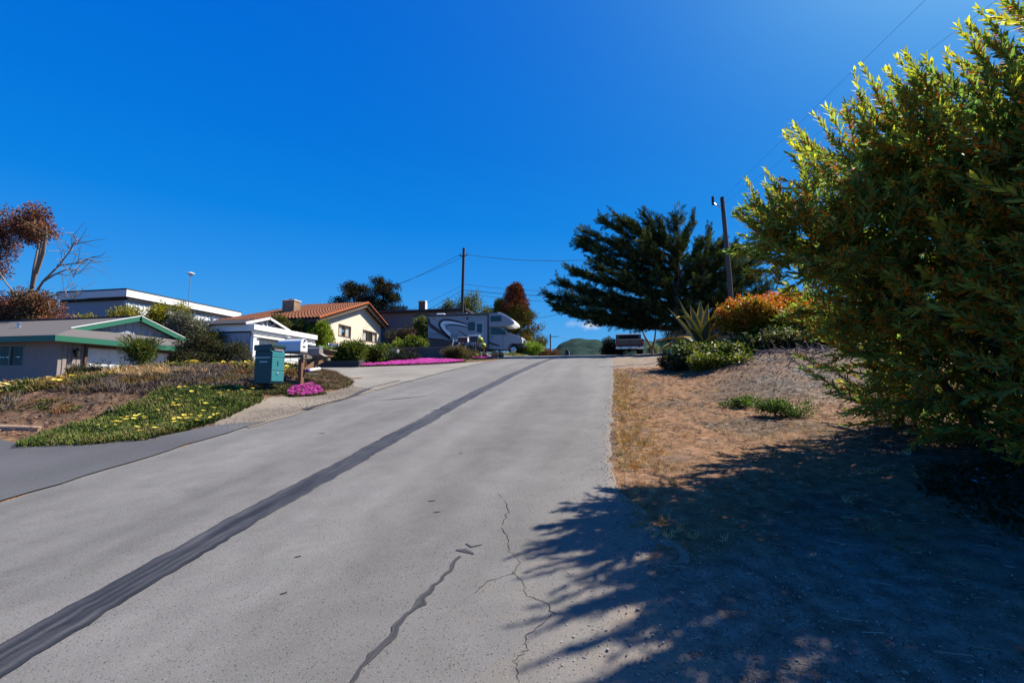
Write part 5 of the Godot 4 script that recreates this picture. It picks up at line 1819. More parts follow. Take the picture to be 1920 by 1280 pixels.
func build_mailboxes() -> void:
	var X90 := Basis(Vector3(0, 0, -1), Vector3.UP, Vector3(1, 0, 0))
	# teal parcel locker
	var gy := ground_y(-7.4, -9.28)
	var t := thing("parcel_locker", "teal metal parcel locker beside the white mailbox", "mailbox", Vector3(-7.17, gy, -9.27), -0.04)
	t.scale = Vector3.ONE * 0.94
	var z0 := (1.703 - gy) / 0.94
	var b := MB.new()
	b.box(Vector3(-0.23, z0 + 0.38, 0), Vector3(0.44, 0.76, 0.44), Basis.IDENTITY, 0.012)
	var body := put(b, "body", mats.tealdark, t)
	b = MB.new()
	b.prism(PackedVector2Array([Vector2(-0.47, z0 + 0.762), Vector2(-0.47, z0 + 0.89), Vector2(0.02, z0 + 0.905), Vector2(0.02, z0 + 0.865), Vector2(-0.03, z0 + 0.79), Vector2(-0.03, z0 + 0.762)]), -0.235, 0.235)
	put(b, "hood", mats.tealdark, t)
	boxed(t, "chute", mats.black, Vector3(-0.02, z0 + 0.83, 0), Vector3(0.05, 0.05, 0.34), 0.0, false)
	boxed(t, "chute_lip", mats.steel, Vector3(0.005, z0 + 0.775, 0), Vector3(0.05, 0.025, 0.3), 0.005, false)
	for d in [[0.05, 0.24, "lower_door"], [0.30, 0.30, "middle_door"], [0.61, 0.14, "upper_door"]]:
		boxed(t, d[2], mats.teal, Vector3(0.0, z0 + d[0] + d[1] / 2.0, 0), Vector3(0.03, d[1], 0.41), 0.008, false)
	boxed(t, "keyhole", mats.black, Vector3(0.018, z0 + 0.47, 0.02), Vector3(0.008, 0.1, 0.03), 0.0, false)
	b = MB.new()
	b.ball(Vector3(0.03, z0 + 0.24, 0.02), Vector3(0.016, 0.016, 0.016), 8, 5)
	put(b, "knob", mats.chrome, t)
	boxed(body, "trim_strip", mats.steel, Vector3(-0.23, z0 + 0.6, 0.222), Vector3(0.42, 0.016, 0.008), 0.0, false)
	boxed(body, "trim_strip", mats.steel, Vector3(-0.2, z0 + 0.5, 0.222), Vector3(0.22, 0.02, 0.008), 0.0, false)
	b = MB.new()
	b.box(Vector3(-0.23, z0 * 0.5 - 0.06, 0), Vector3(0.14, z0 + 0.12, 0.14), Basis.IDENTITY, 0.01)
	put(b, "pedestal", mats.black, t)

	# timber stand with two posts, cross beam and struts
	var gy2 := ground_y(-7.3, -10.15)
	var st := thing("mailbox_stand", "double timber post stand with plank shelf carrying the arched mailboxes", "mailbox stand", Vector3(-7.25, gy2, -10.2))
	var top := 2.45 - gy2
	for e in [[0.07, 0.05], [0.0, -0.1]]:
		b = MB.new()
		b.box(Vector3(e[0] - 0.05, top / 2 - 0.2, e[1]), Vector3(0.085, top + 0.1, 0.085), Basis(Vector3.UP, 0.1), 0.008)
		put(b, "post", mats.postwood, st)
	boxed(st, "shelf_plank", mats.greywood, Vector3(-0.2, top + 0.0, 0.1), Vector3(0.66, 0.035, 0.28), 0.006, false)
	boxed(st, "beam", mats.greywood, Vector3(-0.18, top - 0.09, 0.02), Vector3(0.62, 0.07, 0.08), 0.008, false)
	boxed(st, "end_block", mats.greywood, Vector3(0.08, top - 0.1, 0.0), Vector3(0.1, 0.1, 0.24), 0.01, false)
	boxed(st, "cross_arm", mats.greywood, Vector3(-0.12, top - 0.085, -0.75), Vector3(0.07, 0.07, 1.2), 0.008, false)
	for e in [[-0.72, -0.3], [-0.95, -0.42]]:
		b = MB.new()
		var a := Vector3(0.0, top - 0.42, -0.12)
		var c := Vector3(-0.05, top - 0.13, e[0])
		var d := (c - a).normalized()
		b.box((a + c) / 2, Vector3(0.05, 0.08, a.distance_to(c)), Basis(Vector3.RIGHT, d.cross(Vector3.RIGHT), d), 0.006)
		put(b, "brace", mats.postwood, st)

	# white arched mailbox on the shelf
	var mb := thing("mailbox", "large white arched mailbox on the plank behind the teal locker", "mailbox", Vector3(-7.13, gy2 + top + 0.024, -10.1))
	b = MB.new()
	b.prism(arch_box(0.6, 0.25, 0.29), -0.62, -0.012, X90)
	var mm := grained(Color(0.70, 0.74, 0.80), 0.4, mats.fine, 1.0, 0.0, false)
	put(b, "body", mm, mb)
	b = MB.new()
	b.prism(arch_box(0.6, 0.262, 0.298), -0.035, 0.006, X90)
	var door := put(b, "door", mm, mb)
	b = MB.new()
	b.box(Vector3(0.022, 0.25, 0), Vector3(0.03, 0.05, 0.02))
	put(b, "latch", mats.black, door)
	boxed(door, "name_plate", mats.black, Vector3(0.01, 0.11, 0.0), Vector3(0.006, 0.03, 0.1), 0.0, false)
	b = MB.new()
	b.box(Vector3(-0.2, 0.2, -0.14), Vector3(0.03, 0.16, 0.012))
	put(b, "flag", mats.redlamp, mb)

	# weathered grey mailbox, its door hanging open, on the cross arm
	var m2 := thing("mailbox", "weathered grey mailbox with open flap right of the white one", "mailbox", Vector3(-7.2, gy2 + top - 0.03, -10.92))
	b = MB.new()
	b.prism(arch_box(0.5, 0.17, 0.22), -0.46, -0.01, X90)
	var wm := grained(Color(0.28, 0.27, 0.265), 0.7, mats.patch, 0.6, 0.0, false)
	put(b, "body", wm, m2)
	b = MB.new()
	b.box(Vector3(0.06, 0.02, 0), Vector3(0.16, 0.012, 0.19), Basis(Vector3(0, 0, 1), -0.5))
	put(b, "door", wm, m2)
	# brown flat-lidded box beyond it
	var m3 := thing("mailbox", "brown wooden box mailbox with slanted lid at the stand's far end", "mailbox", Vector3(-7.2, gy2 + top - 0.03, -11.3))
	b = MB.new()
	b.box(Vector3(-0.2, 0.08, 0), Vector3(0.42, 0.16, 0.3), Basis.IDENTITY, 0.008)
	put(b, "body", mats.postwood, m3)
	b = MB.new()
	b.box(Vector3(-0.17, 0.19, 0), Vector3(0.52, 0.03, 0.38), Basis(Vector3(0, 0, 1), -0.1), 0.006)
	put(b, "lid", mats.greywood, m3)
	# mint green tube box on a stake beyond the stand
	var gy3 := ground_y(-8.9, -13.2)
	var m4 := thing("newspaper_box", "mint green newspaper box on a stake beyond the mailbox stand", "newspaper box", Vector3(-8.9, gy3, -13.2))
	b = MB.new()
	b.box(Vector3(0, 0.35, 0), Vector3(0.06, 0.8, 0.06))
	put(b, "stake", mats.greywood, m4)
	b = MB.new()
	b.box(Vector3(-0.08, 0.62, 0), Vector3(0.34, 0.3, 0.2), Basis.IDENTITY, 0.02)
	b.box(Vector3(-0.02, 0.78, 0), Vector3(0.46, 0.03, 0.28), Basis.IDENTITY, 0.008)
	put(b, "box", grained(Color(0.16, 0.38, 0.36), 0.6, mats.fine, 1.0, 0.0, false), m4)
	# rolled papers lying behind the posts
	var np := thing("rolled_newspaper", "white rolled newspaper with blue band slung under the stand", "newspaper", Vector3(-7.3, gy2 + top - 0.4, -10.65))
	b = MB.new()
	b.tube([Vector3(0.1, -0.02, 0.28), Vector3(0, 0.05, -0.35)], [0.036, 0.04], 9)
	put(b, "paper", mats.white, np)
	b = MB.new()
	b.tube([Vector3(0.108, -0.028, 0.3), Vector3(0.09, -0.01, 0.2)], [0.04, 0.04], 9)
	put(b, "band", plain(Color(0.02, 0.05, 0.35), 0.5), np)
	b = MB.new()
	b.tube([Vector3(0.05, -0.12, 0.2), Vector3(0.0, -0.1, -0.3)], [0.022, 0.022], 6)
	put(b, "sling", mats.wire, np)


func build_yard() -> void:
	var P := func(x: float, s: float, up: float) -> Vector3: return at_ground(x, s, up)
	var soft := leaf_clump(51, 40, 0.5, 0.24, 0.15)
	var spiky := leaf_clump(52, 50, 0.75, 0.12, 0.5)
	# raised bed of black boards along the drive
	var t := thing("planter_bed", "raised garden bed edged with black boards beside the concrete drive", "planter", P.call(-11.4, 18.4, 0.0))
	var a: Vector3 = P.call(-12.7, 18.2, 0.0)
	var c: Vector3 = P.call(-10.15, 18.0, 0.0)
	var back: Vector3 = P.call(-11.6, 21.4, 0.0)
	var b := wmb(t)
	var d := (c - a).normalized()
	b.box((a + c) / 2 + Vector3.UP * 0.1, Vector3(a.distance_to(c), 0.34, 0.06), Basis(d, Vector3.UP, d.cross(Vector3.UP)), 0.006)
	put(b, "board", mats.blackboard, t)
	b = wmb(t)
	var d2 := (back - c).normalized()
	b.box((back + c) / 2 + Vector3.UP * 0.1, Vector3(back.distance_to(c), 0.34, 0.06), Basis(d2, Vector3.UP, d2.cross(Vector3.UP)), 0.006)
	put(b, "board", mats.blackboard, t)
	b = wmb(t)
	b.slab([a + Vector3(0, 0.22, -0.04), c + Vector3(-0.04, 0.22, -0.04), back + Vector3(0, 0.22, 0), back + Vector3(-3, 0.2, -0.4)], Vector3(0, -0.1, 0))
	put(b, "soil", plain(Color(0.06, 0.045, 0.035), 0.95), t)
	var mixed := [Color(0.03, 0.045, 0.015), Color(0.09, 0.12, 0.02), Color(0.2, 0.22, 0.03)]
	# plants of the bed and the yard between the garage and the drive
	var beds := [
		[-12.3, 19.0, 1.5, 0.75, "dark leafy plant at the near end of the black bed"], [-11.5, 19.5, 1.6, 0.95, "leafy green plant in the middle of the black bed"], [-10.9, 20.4, 1.5, 0.8, "green plant at the far end of the black bed"],
		[-15.2, 25.5, 2.4, 0.75, "bushy green shrub before the tile house's first window"], [-13.4, 25.5, 2.6, 0.65, "yellow green shrub under the tile house's sill"], [-12.5, 24.0, 2.2, 0.5, "low green shrub near the downpipe of the tile house"],
		[-14.3, 30.0, 2.4, 1.25, "tall bright shrub before the right corner of the tile house"], [-13.4, 29.8, 2.0, 0.9, "leafy shrub behind the white bucket"], [-12.6, 30.4, 2.0, 1.4, "green shrub left of the low block wall"], [-17.8, 28.0, 3.0, 1.2, "dark green shrub at the foot of the ivy column"],
	]
	for i in beds.size():
		var q = beds[i]
		shrub("garden_shrub", q[4], "shrub", P.call(q[0], q[1], 0.0), Vector3(q[2], q[3], q[2] * 0.7), 150, soft if i % 2 == 0 else spiky, 0.24, mixed if i % 3 else [Color(0.06, 0.085, 0.015), Color(0.2, 0.24, 0.03), Color(0.3, 0.32, 0.04)], 60 + i, "garden shrubs between garage and motorhome")
	# the ivy column on the tile house's corner
	shrub("ivy_column", "bright green ivy covering the left corner of the tile house", "ivy", P.call(-24.0, 36.1, -0.4), Vector3(2.2, 4.2, 2.0), 620, soft, 0.3, [Color(0.09, 0.12, 0.012), Color(0.2, 0.25, 0.02), Color(0.3, 0.33, 0.03)], 71)
	shrub("ivy_column", "dark ivy under the tile house's eave behind the garage roof", "ivy", Vector3(-26.4, 4.3, -35.6), Vector3(3.0, 3.3, 1.2), 420, soft, 0.3, [Color(0.02, 0.03, 0.01), Color(0.06, 0.08, 0.015)], 72)
	shrub("roof_high_shrub", "olive shrub left of the ivy, rising above the garage roof", "shrub", Vector3(-28.4, 4.0, -34.8), Vector3(4.0, 4.0, 1.6), 520, soft, 0.34, [Color(0.06, 0.06, 0.02), Color(0.12, 0.12, 0.035), Color(0.17, 0.15, 0.05)], 73)
	# low dark hedge along the flower strip
	shrub("low_hedge", "long low dark hedge along the pink flowers", "hedge", P.call(-11.4, 22.6, -0.05), Vector3(3.6, 0.6, 1.4), 330, leaf_clump(74, 40, 0.5, 0.2, 0.1), 0.16, [Color(0.008, 0.014, 0.01), Color(0.02, 0.03, 0.02)], 74)
	# folded white chair
	var ch := thing("garden_chair", "white plastic garden chair among the plants behind the black bed", "chair", P.call(-12.7, 20.2, 0.1), 0.6)
	for e in [-0.22, 0.22]:
		b = MB.new()
		b.tube([Vector3(e, 0, 0.2), Vector3(e, 0.45, 0.12), Vector3(e, 0.92, -0.2)], 0.024, 6)
		put(b, "leg", mats.white, ch)
		b = MB.new()
		b.tube([Vector3(e, 0, -0.25), Vector3(e, 0.45, 0.0)], 0.024, 6)
		put(b, "leg", mats.white, ch)
	boxed(ch, "seat", mats.white, Vector3(0, 0.45, 0.05), Vector3(0.46, 0.04, 0.42), 0.01, false)
	boxed(ch, "backrest", plain(Color(0.5, 0.5, 0.66), 0.7), Vector3(0, 0.72, -0.08), Vector3(0.42, 0.34, 0.03), 0.01, false)
	# white bucket
	var bk := thing("bucket", "small white bucket at the end of the dark hedge", "bucket", P.call(-11.9, 25.0, 0.15))
	b = MB.new()
	b.lathe([Vector2(0.001, 0), Vector2(0.2, 0), Vector2(0.24, 0.45), Vector2(0.22, 0.45), Vector2(0.19, 0.05)], 14)
	put(b, "body", mats.white, bk)
	# dead grey bush and trunk left of the block wall
	var dead := thing("dead_bush", "brown tangled dead bush left of the block wall", "bush", P.call(-12.9, 28.2, 0.0))
	var r := RandomNumberGenerator.new()
	r.seed = 6
	b = MB.new()
	for k in 60:
		var p0 := Vector3(r.randfn() * 0.25, 0, r.randfn() * 0.2)
		var p1 := p0 + Vector3(r.randfn() * 0.3, r.randf_range(0.3, 0.7), r.randfn() * 0.25)
		b.tube([p0, p1, p1 + Vector3(r.randfn() * 0.35, r.randf_range(-0.2, 0.3), r.randfn() * 0.3)], [0.03, 0.02, 0.008], 4)
	put(b, "twigs", mats.bark, dead)
	# low retaining wall of blocks in front of the motorhome
	var w := thing("block_wall", "low purplish grey block wall before the motorhome", "wall", P.call(-11.2, 29.0, 0.0))
	var blk := MB.new()
	blk.box(Vector3.ZERO, Vector3(0.395, 0.19, 0.24), Basis.IDENTITY, 0.012)
	var blkm := blk.mesh()
	for j in 3:
		for i in 9:
			var x := -12.9 + i * 0.405 + (0.2 if j % 2 else 0.0)
			place(blkm, "block", mats.block, w, Transform3D(Basis(Vector3.UP, r.randf_range(-0.02, 0.02)), Vector3(x, 3.5 + j * 0.195 + 0.16, -29.0 + r.randf_range(-0.01, 0.01)) - w.position))
	boxed(w, "coping", mats.block, Vector3(-11.25, 4.18, -29.0), Vector3(3.75, 0.07, 0.3), 0.01)
	# white step ladder by the motorhome
	var ld := thing("step_ladder", "short white ladder leaning by the maroon skirt of the motorhome", "ladder", Vector3(-11.75, ground_y(-11.75, -35.2), -35.2))
	for e in [-0.26, 0.26]:
		b = MB.new()
		b.box(Vector3(e, 0.6, 0), Vector3(0.07, 1.3, 0.06), Basis(Vector3(0, 0, 1), -0.16))
		put(b, "rail", mats.white, ld)
	for k in 3:
		boxed(ld, "rung", mats.white, Vector3(-0.09 + k * 0.075, 0.22 + k * 0.42, 0), Vector3(0.48, 0.05, 0.07), 0.0, false)
	# a pair of post boxes and odds and ends at the foot of the motorhome's drive
	var rb := thing("mailbox", "reddish brown mailbox with white lid before the motorhome", "mailbox", P.call(-8.3, 26.8, 0.0))
	b = MB.new()
	b.box(Vector3(-0.05, 0.45, 0), Vector3(0.1, 1.0, 0.1))
	put(b, "post", mats.greywood, rb)
	b = MB.new()
	b.prism(arch_box(0.6, 0.26, 0.26), -0.45, 0.12, Basis(Vector3(0, 0, -1), Vector3.UP, Vector3(1, 0, 0)), Vector3(0, 0.95, 0))
	put(b, "body", plain(Color(0.17, 0.035, 0.022), 0.5), rb)
	boxed(rb, "lid", mats.white, Vector3(-0.16, 1.225, 0), Vector3(0.6, 0.03, 0.3), 0.008, false)
	boxed(rb, "front", mats.white, Vector3(0.135, 1.07, 0), Vector3(0.02, 0.22, 0.24), 0.005, false)
	var wf := thing("mailbox", "white framed mailbox right of the reddish brown mailbox", "mailbox", P.call(-7.9, 27.6, 0.0))
	b = MB.new()
	b.box(Vector3(0, 0.45, 0), Vector3(0.1, 1.0, 0.1))
	put(b, "post", mats.white, wf)
	b = MB.new()
	b.box(Vector3(-0.1, 1.12, 0), Vector3(0.5, 0.34, 0.26), Basis.IDENTITY, 0.02)
	put(b, "body", plain(Color(0.05, 0.05, 0.09), 0.5), wf)
	boxed(wf, "lid", mats.white, Vector3(-0.1, 1.32, 0), Vector3(0.66, 0.05, 0.34), 0.01, false)
	boxed(wf, "front", mats.white, Vector3(0.17, 1.12, 0), Vector3(0.05, 0.42, 0.3), 0.01, false)
	var balls := [[-7.55, 27.2, 1.05, 0.19, "greenish yellow float ball, highest of the three yellow ones", Color(0.36, 0.38, 0.02)], [-7.38, 27.3, 0.72, 0.17, "bright yellow float ball, middle of the three yellow ones", Color(0.5, 0.42, 0.015)], [-7.6, 26.6, 0.13, 0.13, "golden yellow float ball on the ground by the pots", Color(0.55, 0.36, 0.01)]]
	for q in balls:
		var o := thing("float_ball", q[4], "ball", P.call(q[0], q[1], q[2]), 0.0, "yellow float balls by the motorhome")
		b = MB.new()
		b.ball(Vector3.ZERO, Vector3.ONE * q[3], 14, 9)
		put(b, "shell", plain(q[5], 0.45), o)
		b = MB.new()
		b.tube([Vector3(0, q[3] * 0.9, 0), Vector3(0.02, q[3] * 1.25, 0)], 0.02, 5)
		put(b, "stalk", mats.wire, o)
	var stand := thing("driftwood_stand", "dark driftwood stakes that hold the yellow float balls", "garden ornament", P.call(-7.75, 27.2, 0.0))
	for k in 9:
		b = MB.new()
		var x := -0.5 + k * 0.13
		b.tube([Vector3(x, -0.05, r.randfn() * 0.12), Vector3(x + r.randfn() * 0.1, r.randf_range(0.5, 1.0), r.randfn() * 0.12)], [0.05, 0.03], 6)
		put(b, "stake", mats.black if k % 2 else mats.bark, stand)
	var pots := [[-6.75, 27.6, 0.24, Color(0.62, 0.25, 0.09), "round orange pot at the edge of the parking pad"], [-6.45, 27.9, 0.2, Color(0.5, 0.2, 0.08), "low orange pot nearest the motorhome wheel"], [-7.15, 27.0, 0.17, Color(0.35, 0.09, 0.09), "small dusky red pot between yellow ball and orange pot"], [-8.0, 26.3, 0.18, Color(0.4, 0.38, 0.4), "pale grey pot under the white framed mailbox"]]
	for q in pots:
		var o := thing("plant_pot", q[4], "pot", P.call(q[0], q[1], -0.02), 0.0, "pots by the motorhome")
		b = MB.new()
		var s: float = q[2]
		b.lathe([Vector2(0.001, 0), Vector2(s * 0.6, 0), Vector2(s * 1.0, s * 0.7), Vector2(s * 0.9, s * 1.4), Vector2(s * 0.75, s * 1.6), Vector2(s * 0.65, s * 1.55), Vector2(s * 0.6, s * 1.2), Vector2(0.001, s * 1.2)], 16)
		put(b, "pot", plain(q[3], 0.7), o)
		b = MB.new()
		b.colored = true
		for k in 14:
			one_leaf(b, r, Vector3(0, s * 1.2, 0), Vector3(r.randfn() * 0.6, 1, r.randfn() * 0.6).normalized(), s * 1.0, s * 0.22)
		var lf := leafy(Color(0.4, 0.5, 0.2))
		lf.albedo_color = Color(0.07, 0.1, 0.03).linear_to_srgb()
		put(b, "leaves", lf, o)
	# brown-green mound beside the pink flowers
	shrub("brown_shrub", "brownish green mounded shrub between the pink flower beds", "shrub", P.call(-7.75, 24.2, -0.05), Vector3(2.2, 0.7, 1.4), 330, leaf_clump(75, 44, 0.5, 0.12, 0.3), 0.17, [Color(0.04, 0.04, 0.018), Color(0.10, 0.085, 0.03), Color(0.17, 0.075, 0.04)], 75)
	# teal bin under the cypress
	var y := ground_y(3.9, -38.0)
	var bin := thing("rubbish_skip", "teal rubbish skip with pale lid under the cypress", "skip", Vector3(3.9, y + 0.05, -38.0))
	b = MB.new()
	b.prism(PackedVector2Array([Vector2(-0.46, 0), Vector2(0.46, 0), Vector2(0.52, 0.9), Vector2(-0.52, 0.9)]), -0.4, 0.4)
	put(b, "body", plain(Color(0.012, 0.21, 0.16), 0.5), bin)
	b = MB.new()
	b.prism(PackedVector2Array([Vector2(-0.56, 0.905), Vector2(0.56, 0.905), Vector2(0.45, 1.0), Vector2(0.15, 1.06), Vector2(-0.2, 1.06), Vector2(-0.48, 1.0)]), -0.45, 0.45)
	put(b, "lid", plain(Color(0.6, 0.62, 0.62), 0.5), bin)
	boxed(bin, "handle", mats.black, Vector3(0, 0.8, 0.41), Vector3(0.5, 0.06, 0.05), 0.01, false)


# ---------------------------------------------------------------- the walker on the crest

# joins tapered capsules smoothly and meshes the result (surface nets)
func blend(bones: Array, cell: float, k: float) -> MB:
	var lo := Vector3.ONE * 1e6
	var hi := -lo
	for q in bones:
		for e in [[q[0], q[2]], [q[1], q[3]]]:
			lo = lo.min(e[0] - Vector3.ONE * (e[1] + cell * 2.0))
			hi = hi.max(e[0] + Vector3.ONE * (e[1] + cell * 2.0))
	var n := Vector3i((hi - lo) / cell) + Vector3i.ONE
	var field := PackedFloat32Array()
	field.resize(n.x * n.y * n.z)
	var paint := PackedInt32Array()
	paint.resize(field.size())
	for z in n.z:
		for y in n.y:
			for x in n.x:
				var p := lo + Vector3(x, y, z) * cell
				var v := 1e6
				var near := 1e6
				var who := 0
				for i in bones.size():
					var q = bones[i]
					var a: Vector3 = q[0]
					var ab: Vector3 = q[1] - a
					var t := clampf((p - a).dot(ab) / maxf(ab.length_squared(), 1e-8), 0.0, 1.0)
					var d := p.distance_to(a + ab * t) - lerpf(q[2], q[3], t)
					if d < near:
						near = d
						who = i
					var h := clampf(0.5 + 0.5 * (v - d) / k, 0.0, 1.0)
					v = lerpf(v, d, h) - k * h * (1.0 - h) if v < 1e5 else d
				field[(z * n.y + y) * n.x + x] = v
				paint[(z * n.y + y) * n.x + x] = who
	var b := MB.new()
	b.colored = true
	var at := {}
	var step := [1, n.x, n.x * n.y]
	for z in n.z - 1:
		for y in n.y - 1:
			for x in n.x - 1:
				var i := (z * n.y + y) * n.x + x
				var sum := Vector3.ZERO
				var cuts := 0
				for e in 12:
					var ax := e / 4
					var o1 := (ax + 1) % 3
					var o2 := (ax + 2) % 3
					var s := Vector3.ZERO
					s[o1] = e % 2
					s[o2] = (e / 2) % 2
					var i0: int = i + int(s.x) * step[0] + int(s.y) * step[1] + int(s.z) * step[2]
					var i1: int = i0 + step[ax]
					if (field[i0] < 0.0) != (field[i1] < 0.0):
						var c := s
						c[ax] = field[i0] / (field[i0] - field[i1])
						sum += c
						cuts += 1
				if cuts:
					var g := Vector3(field[i + 1] - field[i], field[i + step[1]] - field[i], field[i + step[2]] - field[i])
					b.col = bones[paint[i]][4]
					at[i] = b.vert(lo + (Vector3(x, y, z) + sum / cuts) * cell, g.normalized())
	for i in at:
		for ax in 3:
			var j: int = i + step[ax]
			if j < field.size() and (field[i] < 0.0) != (field[j] < 0.0):
				var u: int = step[(ax + 1) % 3]
				var w: int = step[(ax + 2) % 3]
				if at.has(i - u) and at.has(i - w) and at.has(i - u - w):
					b.tri(at[i], at[i - u], at[i - u - w])
					b.tri(at[i], at[i - u - w], at[i - w])
	return b


func build_walker() -> void:
	var base := at_ground(-5.35, 60.0)
	var t := thing("person", "person in dark jacket and pale trousers walking over the crest of the road", "person", base, 0.25)
	var skin := Color(0.42, 0.24, 0.17)
	var coat := Color(0.03, 0.03, 0.045)
	var vest := Color(0.5, 0.48, 0.5)
	var leg := Color(0.08, 0.08, 0.11)
	var shoe := Color(0.04, 0.035, 0.03)
	var V := func(x: float, y: float, z: float) -> Vector3: return Vector3(x, y, z)
	var bones := [
		[V.call(0, 0.98, 0), V.call(0, 1.2, 0), 0.135, 0.13, coat], [V.call(0, 1.2, 0), V.call(0, 1.4, 0.01), 0.135, 0.12, coat], [V.call(-0.14, 1.41, 0), V.call(0.14, 1.41, 0), 0.075, 0.075, coat],
		[V.call(0, 1.46, 0), V.call(0, 1.56, 0.01), 0.055, 0.05, skin], [V.call(0, 1.6, 0.015), V.call(0, 1.68, 0.01), 0.088, 0.098, skin], [V.call(0, 1.62, 0.1), V.call(0, 1.6, 0.118), 0.016, 0.02, skin],
		[V.call(0, 1.7, -0.02), V.call(0, 1.73, -0.01), 0.1, 0.085, Color(0.05, 0.035, 0.025)],
		[V.call(-0.19, 1.4, 0), V.call(-0.25, 1.12, -0.06), 0.058, 0.046, coat], [V.call(-0.25, 1.12, -0.06), V.call(-0.24, 0.88, 0.06), 0.045, 0.034, coat], [V.call(-0.24, 0.87, 0.07), V.call(-0.235, 0.78, 0.1), 0.034, 0.022, skin],
		[V.call(0.19, 1.4, 0), V.call(0.25, 1.12, 0.04), 0.058, 0.046, vest], [V.call(0.25, 1.12, 0.04), V.call(0.24, 0.9, 0.16), 0.045, 0.034, vest], [V.call(0.24, 0.89, 0.17), V.call(0.235, 0.81, 0.22), 0.034, 0.022, skin],
		[V.call(-0.09, 0.95, 0), V.call(-0.1, 0.5, 0.1), 0.098, 0.062, leg], [V.call(-0.1, 0.5, 0.1), V.call(-0.1, 0.09, 0.02), 0.06, 0.042, leg], [V.call(-0.1, 0.05, -0.02), V.call(-0.11, 0.04, 0.18), 0.05, 0.04, shoe],
		[V.call(0.09, 0.95, 0), V.call(0.1, 0.5, -0.04), 0.098, 0.062, leg], [V.call(0.1, 0.5, -0.04), V.call(0.1, 0.1, -0.2), 0.06, 0.042, leg], [V.call(0.1, 0.07, -0.24), V.call(0.11, 0.04, -0.06), 0.05, 0.04, shoe],
	]
	put(blend(bones, 0.024, 0.035), "body", mats.tint, t)
	for e in [-0.036, 0.036]:
		var b := MB.new()
		b.ball(Vector3(e, 1.645, 0.098), Vector3.ONE * 0.011, 6, 4)
		put(b, "eye", mats.black, t)


# ---------------------------------------------------------------- plants beside the road

# a cushion of fleshy fingers, unit radius
func finger_clump(sd: int, count: int, long: float, thick: float) -> ArrayMesh:
	var r := RandomNumberGenerator.new()
	r.seed = sd
	var b := MB.new()
	b.colored = true
	for k in count:
		var a := r.randf() * TAU
		var q := sqrt(r.randf())
		var p := Vector3(cos(a) * q, -0.1, sin(a) * q)
		var d := Vector3(cos(a) * q * 0.9 + r.randfn() * 0.3, 1.0, sin(a) * q * 0.9 + r.randfn() * 0.3).normalized()
		var l := long * r.randf_range(0.6, 1.2)
		var side := d.cross(Vector3(r.randfn(), r.randfn(), r.randfn())).normalized()
		var oth := d.cross(side)
		var g := r.randf_range(0.75, 1.2)
		b.col = Color(g, g, g)
		var tip := p + d * l + side * l * 0.12
		var ring := []
		for e in 3:
			var n := side * cos(e * TAU / 3.0) + oth * sin(e * TAU / 3.0)
			ring.append([p + n * thick * 0.7, p + d * l * 0.6 + n * thick, n])
		if r.randf() < 0.3:
			b.col = Color(g * 1.7, g * 1.05, g * 0.8)
		for e in 3:
			var u: Array = ring[e]
			var w: Array = ring[(e + 1) % 3]
			var n2: Vector3 = (u[2] + w[2]).normalized()
			var i0 := b.vert(u[0], n2)
			var i1 := b.vert(w[0], n2)
			var i2 := b.vert(w[1], n2)
			var i3 := b.vert(u[1], n2)
			var i4 := b.vert(tip, (n2 + d).normalized())
			b.tri(i0, i1, i2)
			b.tri(i0, i2, i3)
			b.tri(i3, i2, i4)
	return b.mesh()


# a daisy of narrow petals, unit radius, facing up
func daisy(petals: int, cup: float, heart: Color, petal: Color) -> ArrayMesh:
	var b := MB.new()
	b.colored = true
	b.col = petal
	for k in petals:
		var a := TAU * k / petals
		var d := Vector3(cos(a), 0, sin(a))
		var s := Vector3(-sin(a), 0, cos(a)) * (2.6 / petals)
		var n := (Vector3.UP - d * cup).normalized()
		var i0 := b.vert(d * 0.12, n)
		var i1 := b.vert(d * 0.7 + s + Vector3.UP * cup * 0.45, n)
		var i2 := b.vert(d * 0.7 - s + Vector3.UP * cup * 0.45, n)
		var i3 := b.vert(d + Vector3.UP * cup * 0.7, n)
		b.tri(i0, i1, i2)
		b.tri(i1, i3, i2)
	b.col = heart
	b.ball(Vector3(0, 0.08, 0), Vector3(0.24, 0.12, 0.24), 6, 4)
	return b.mesh()


func inside(poly: PackedVector2Array, r: RandomNumberGenerator) -> Vector2:
	var lo := poly[0]
	var hi := poly[0]
	for p in poly:
		lo = lo.min(p)
		hi = hi.max(p)
	for k in 200:
		var q := Vector2(r.randf_range(lo.x, hi.x), r.randf_range(lo.y, hi.y))
		if Geometry2D.is_point_in_polygon(q, poly):
			return q
	return poly[0]


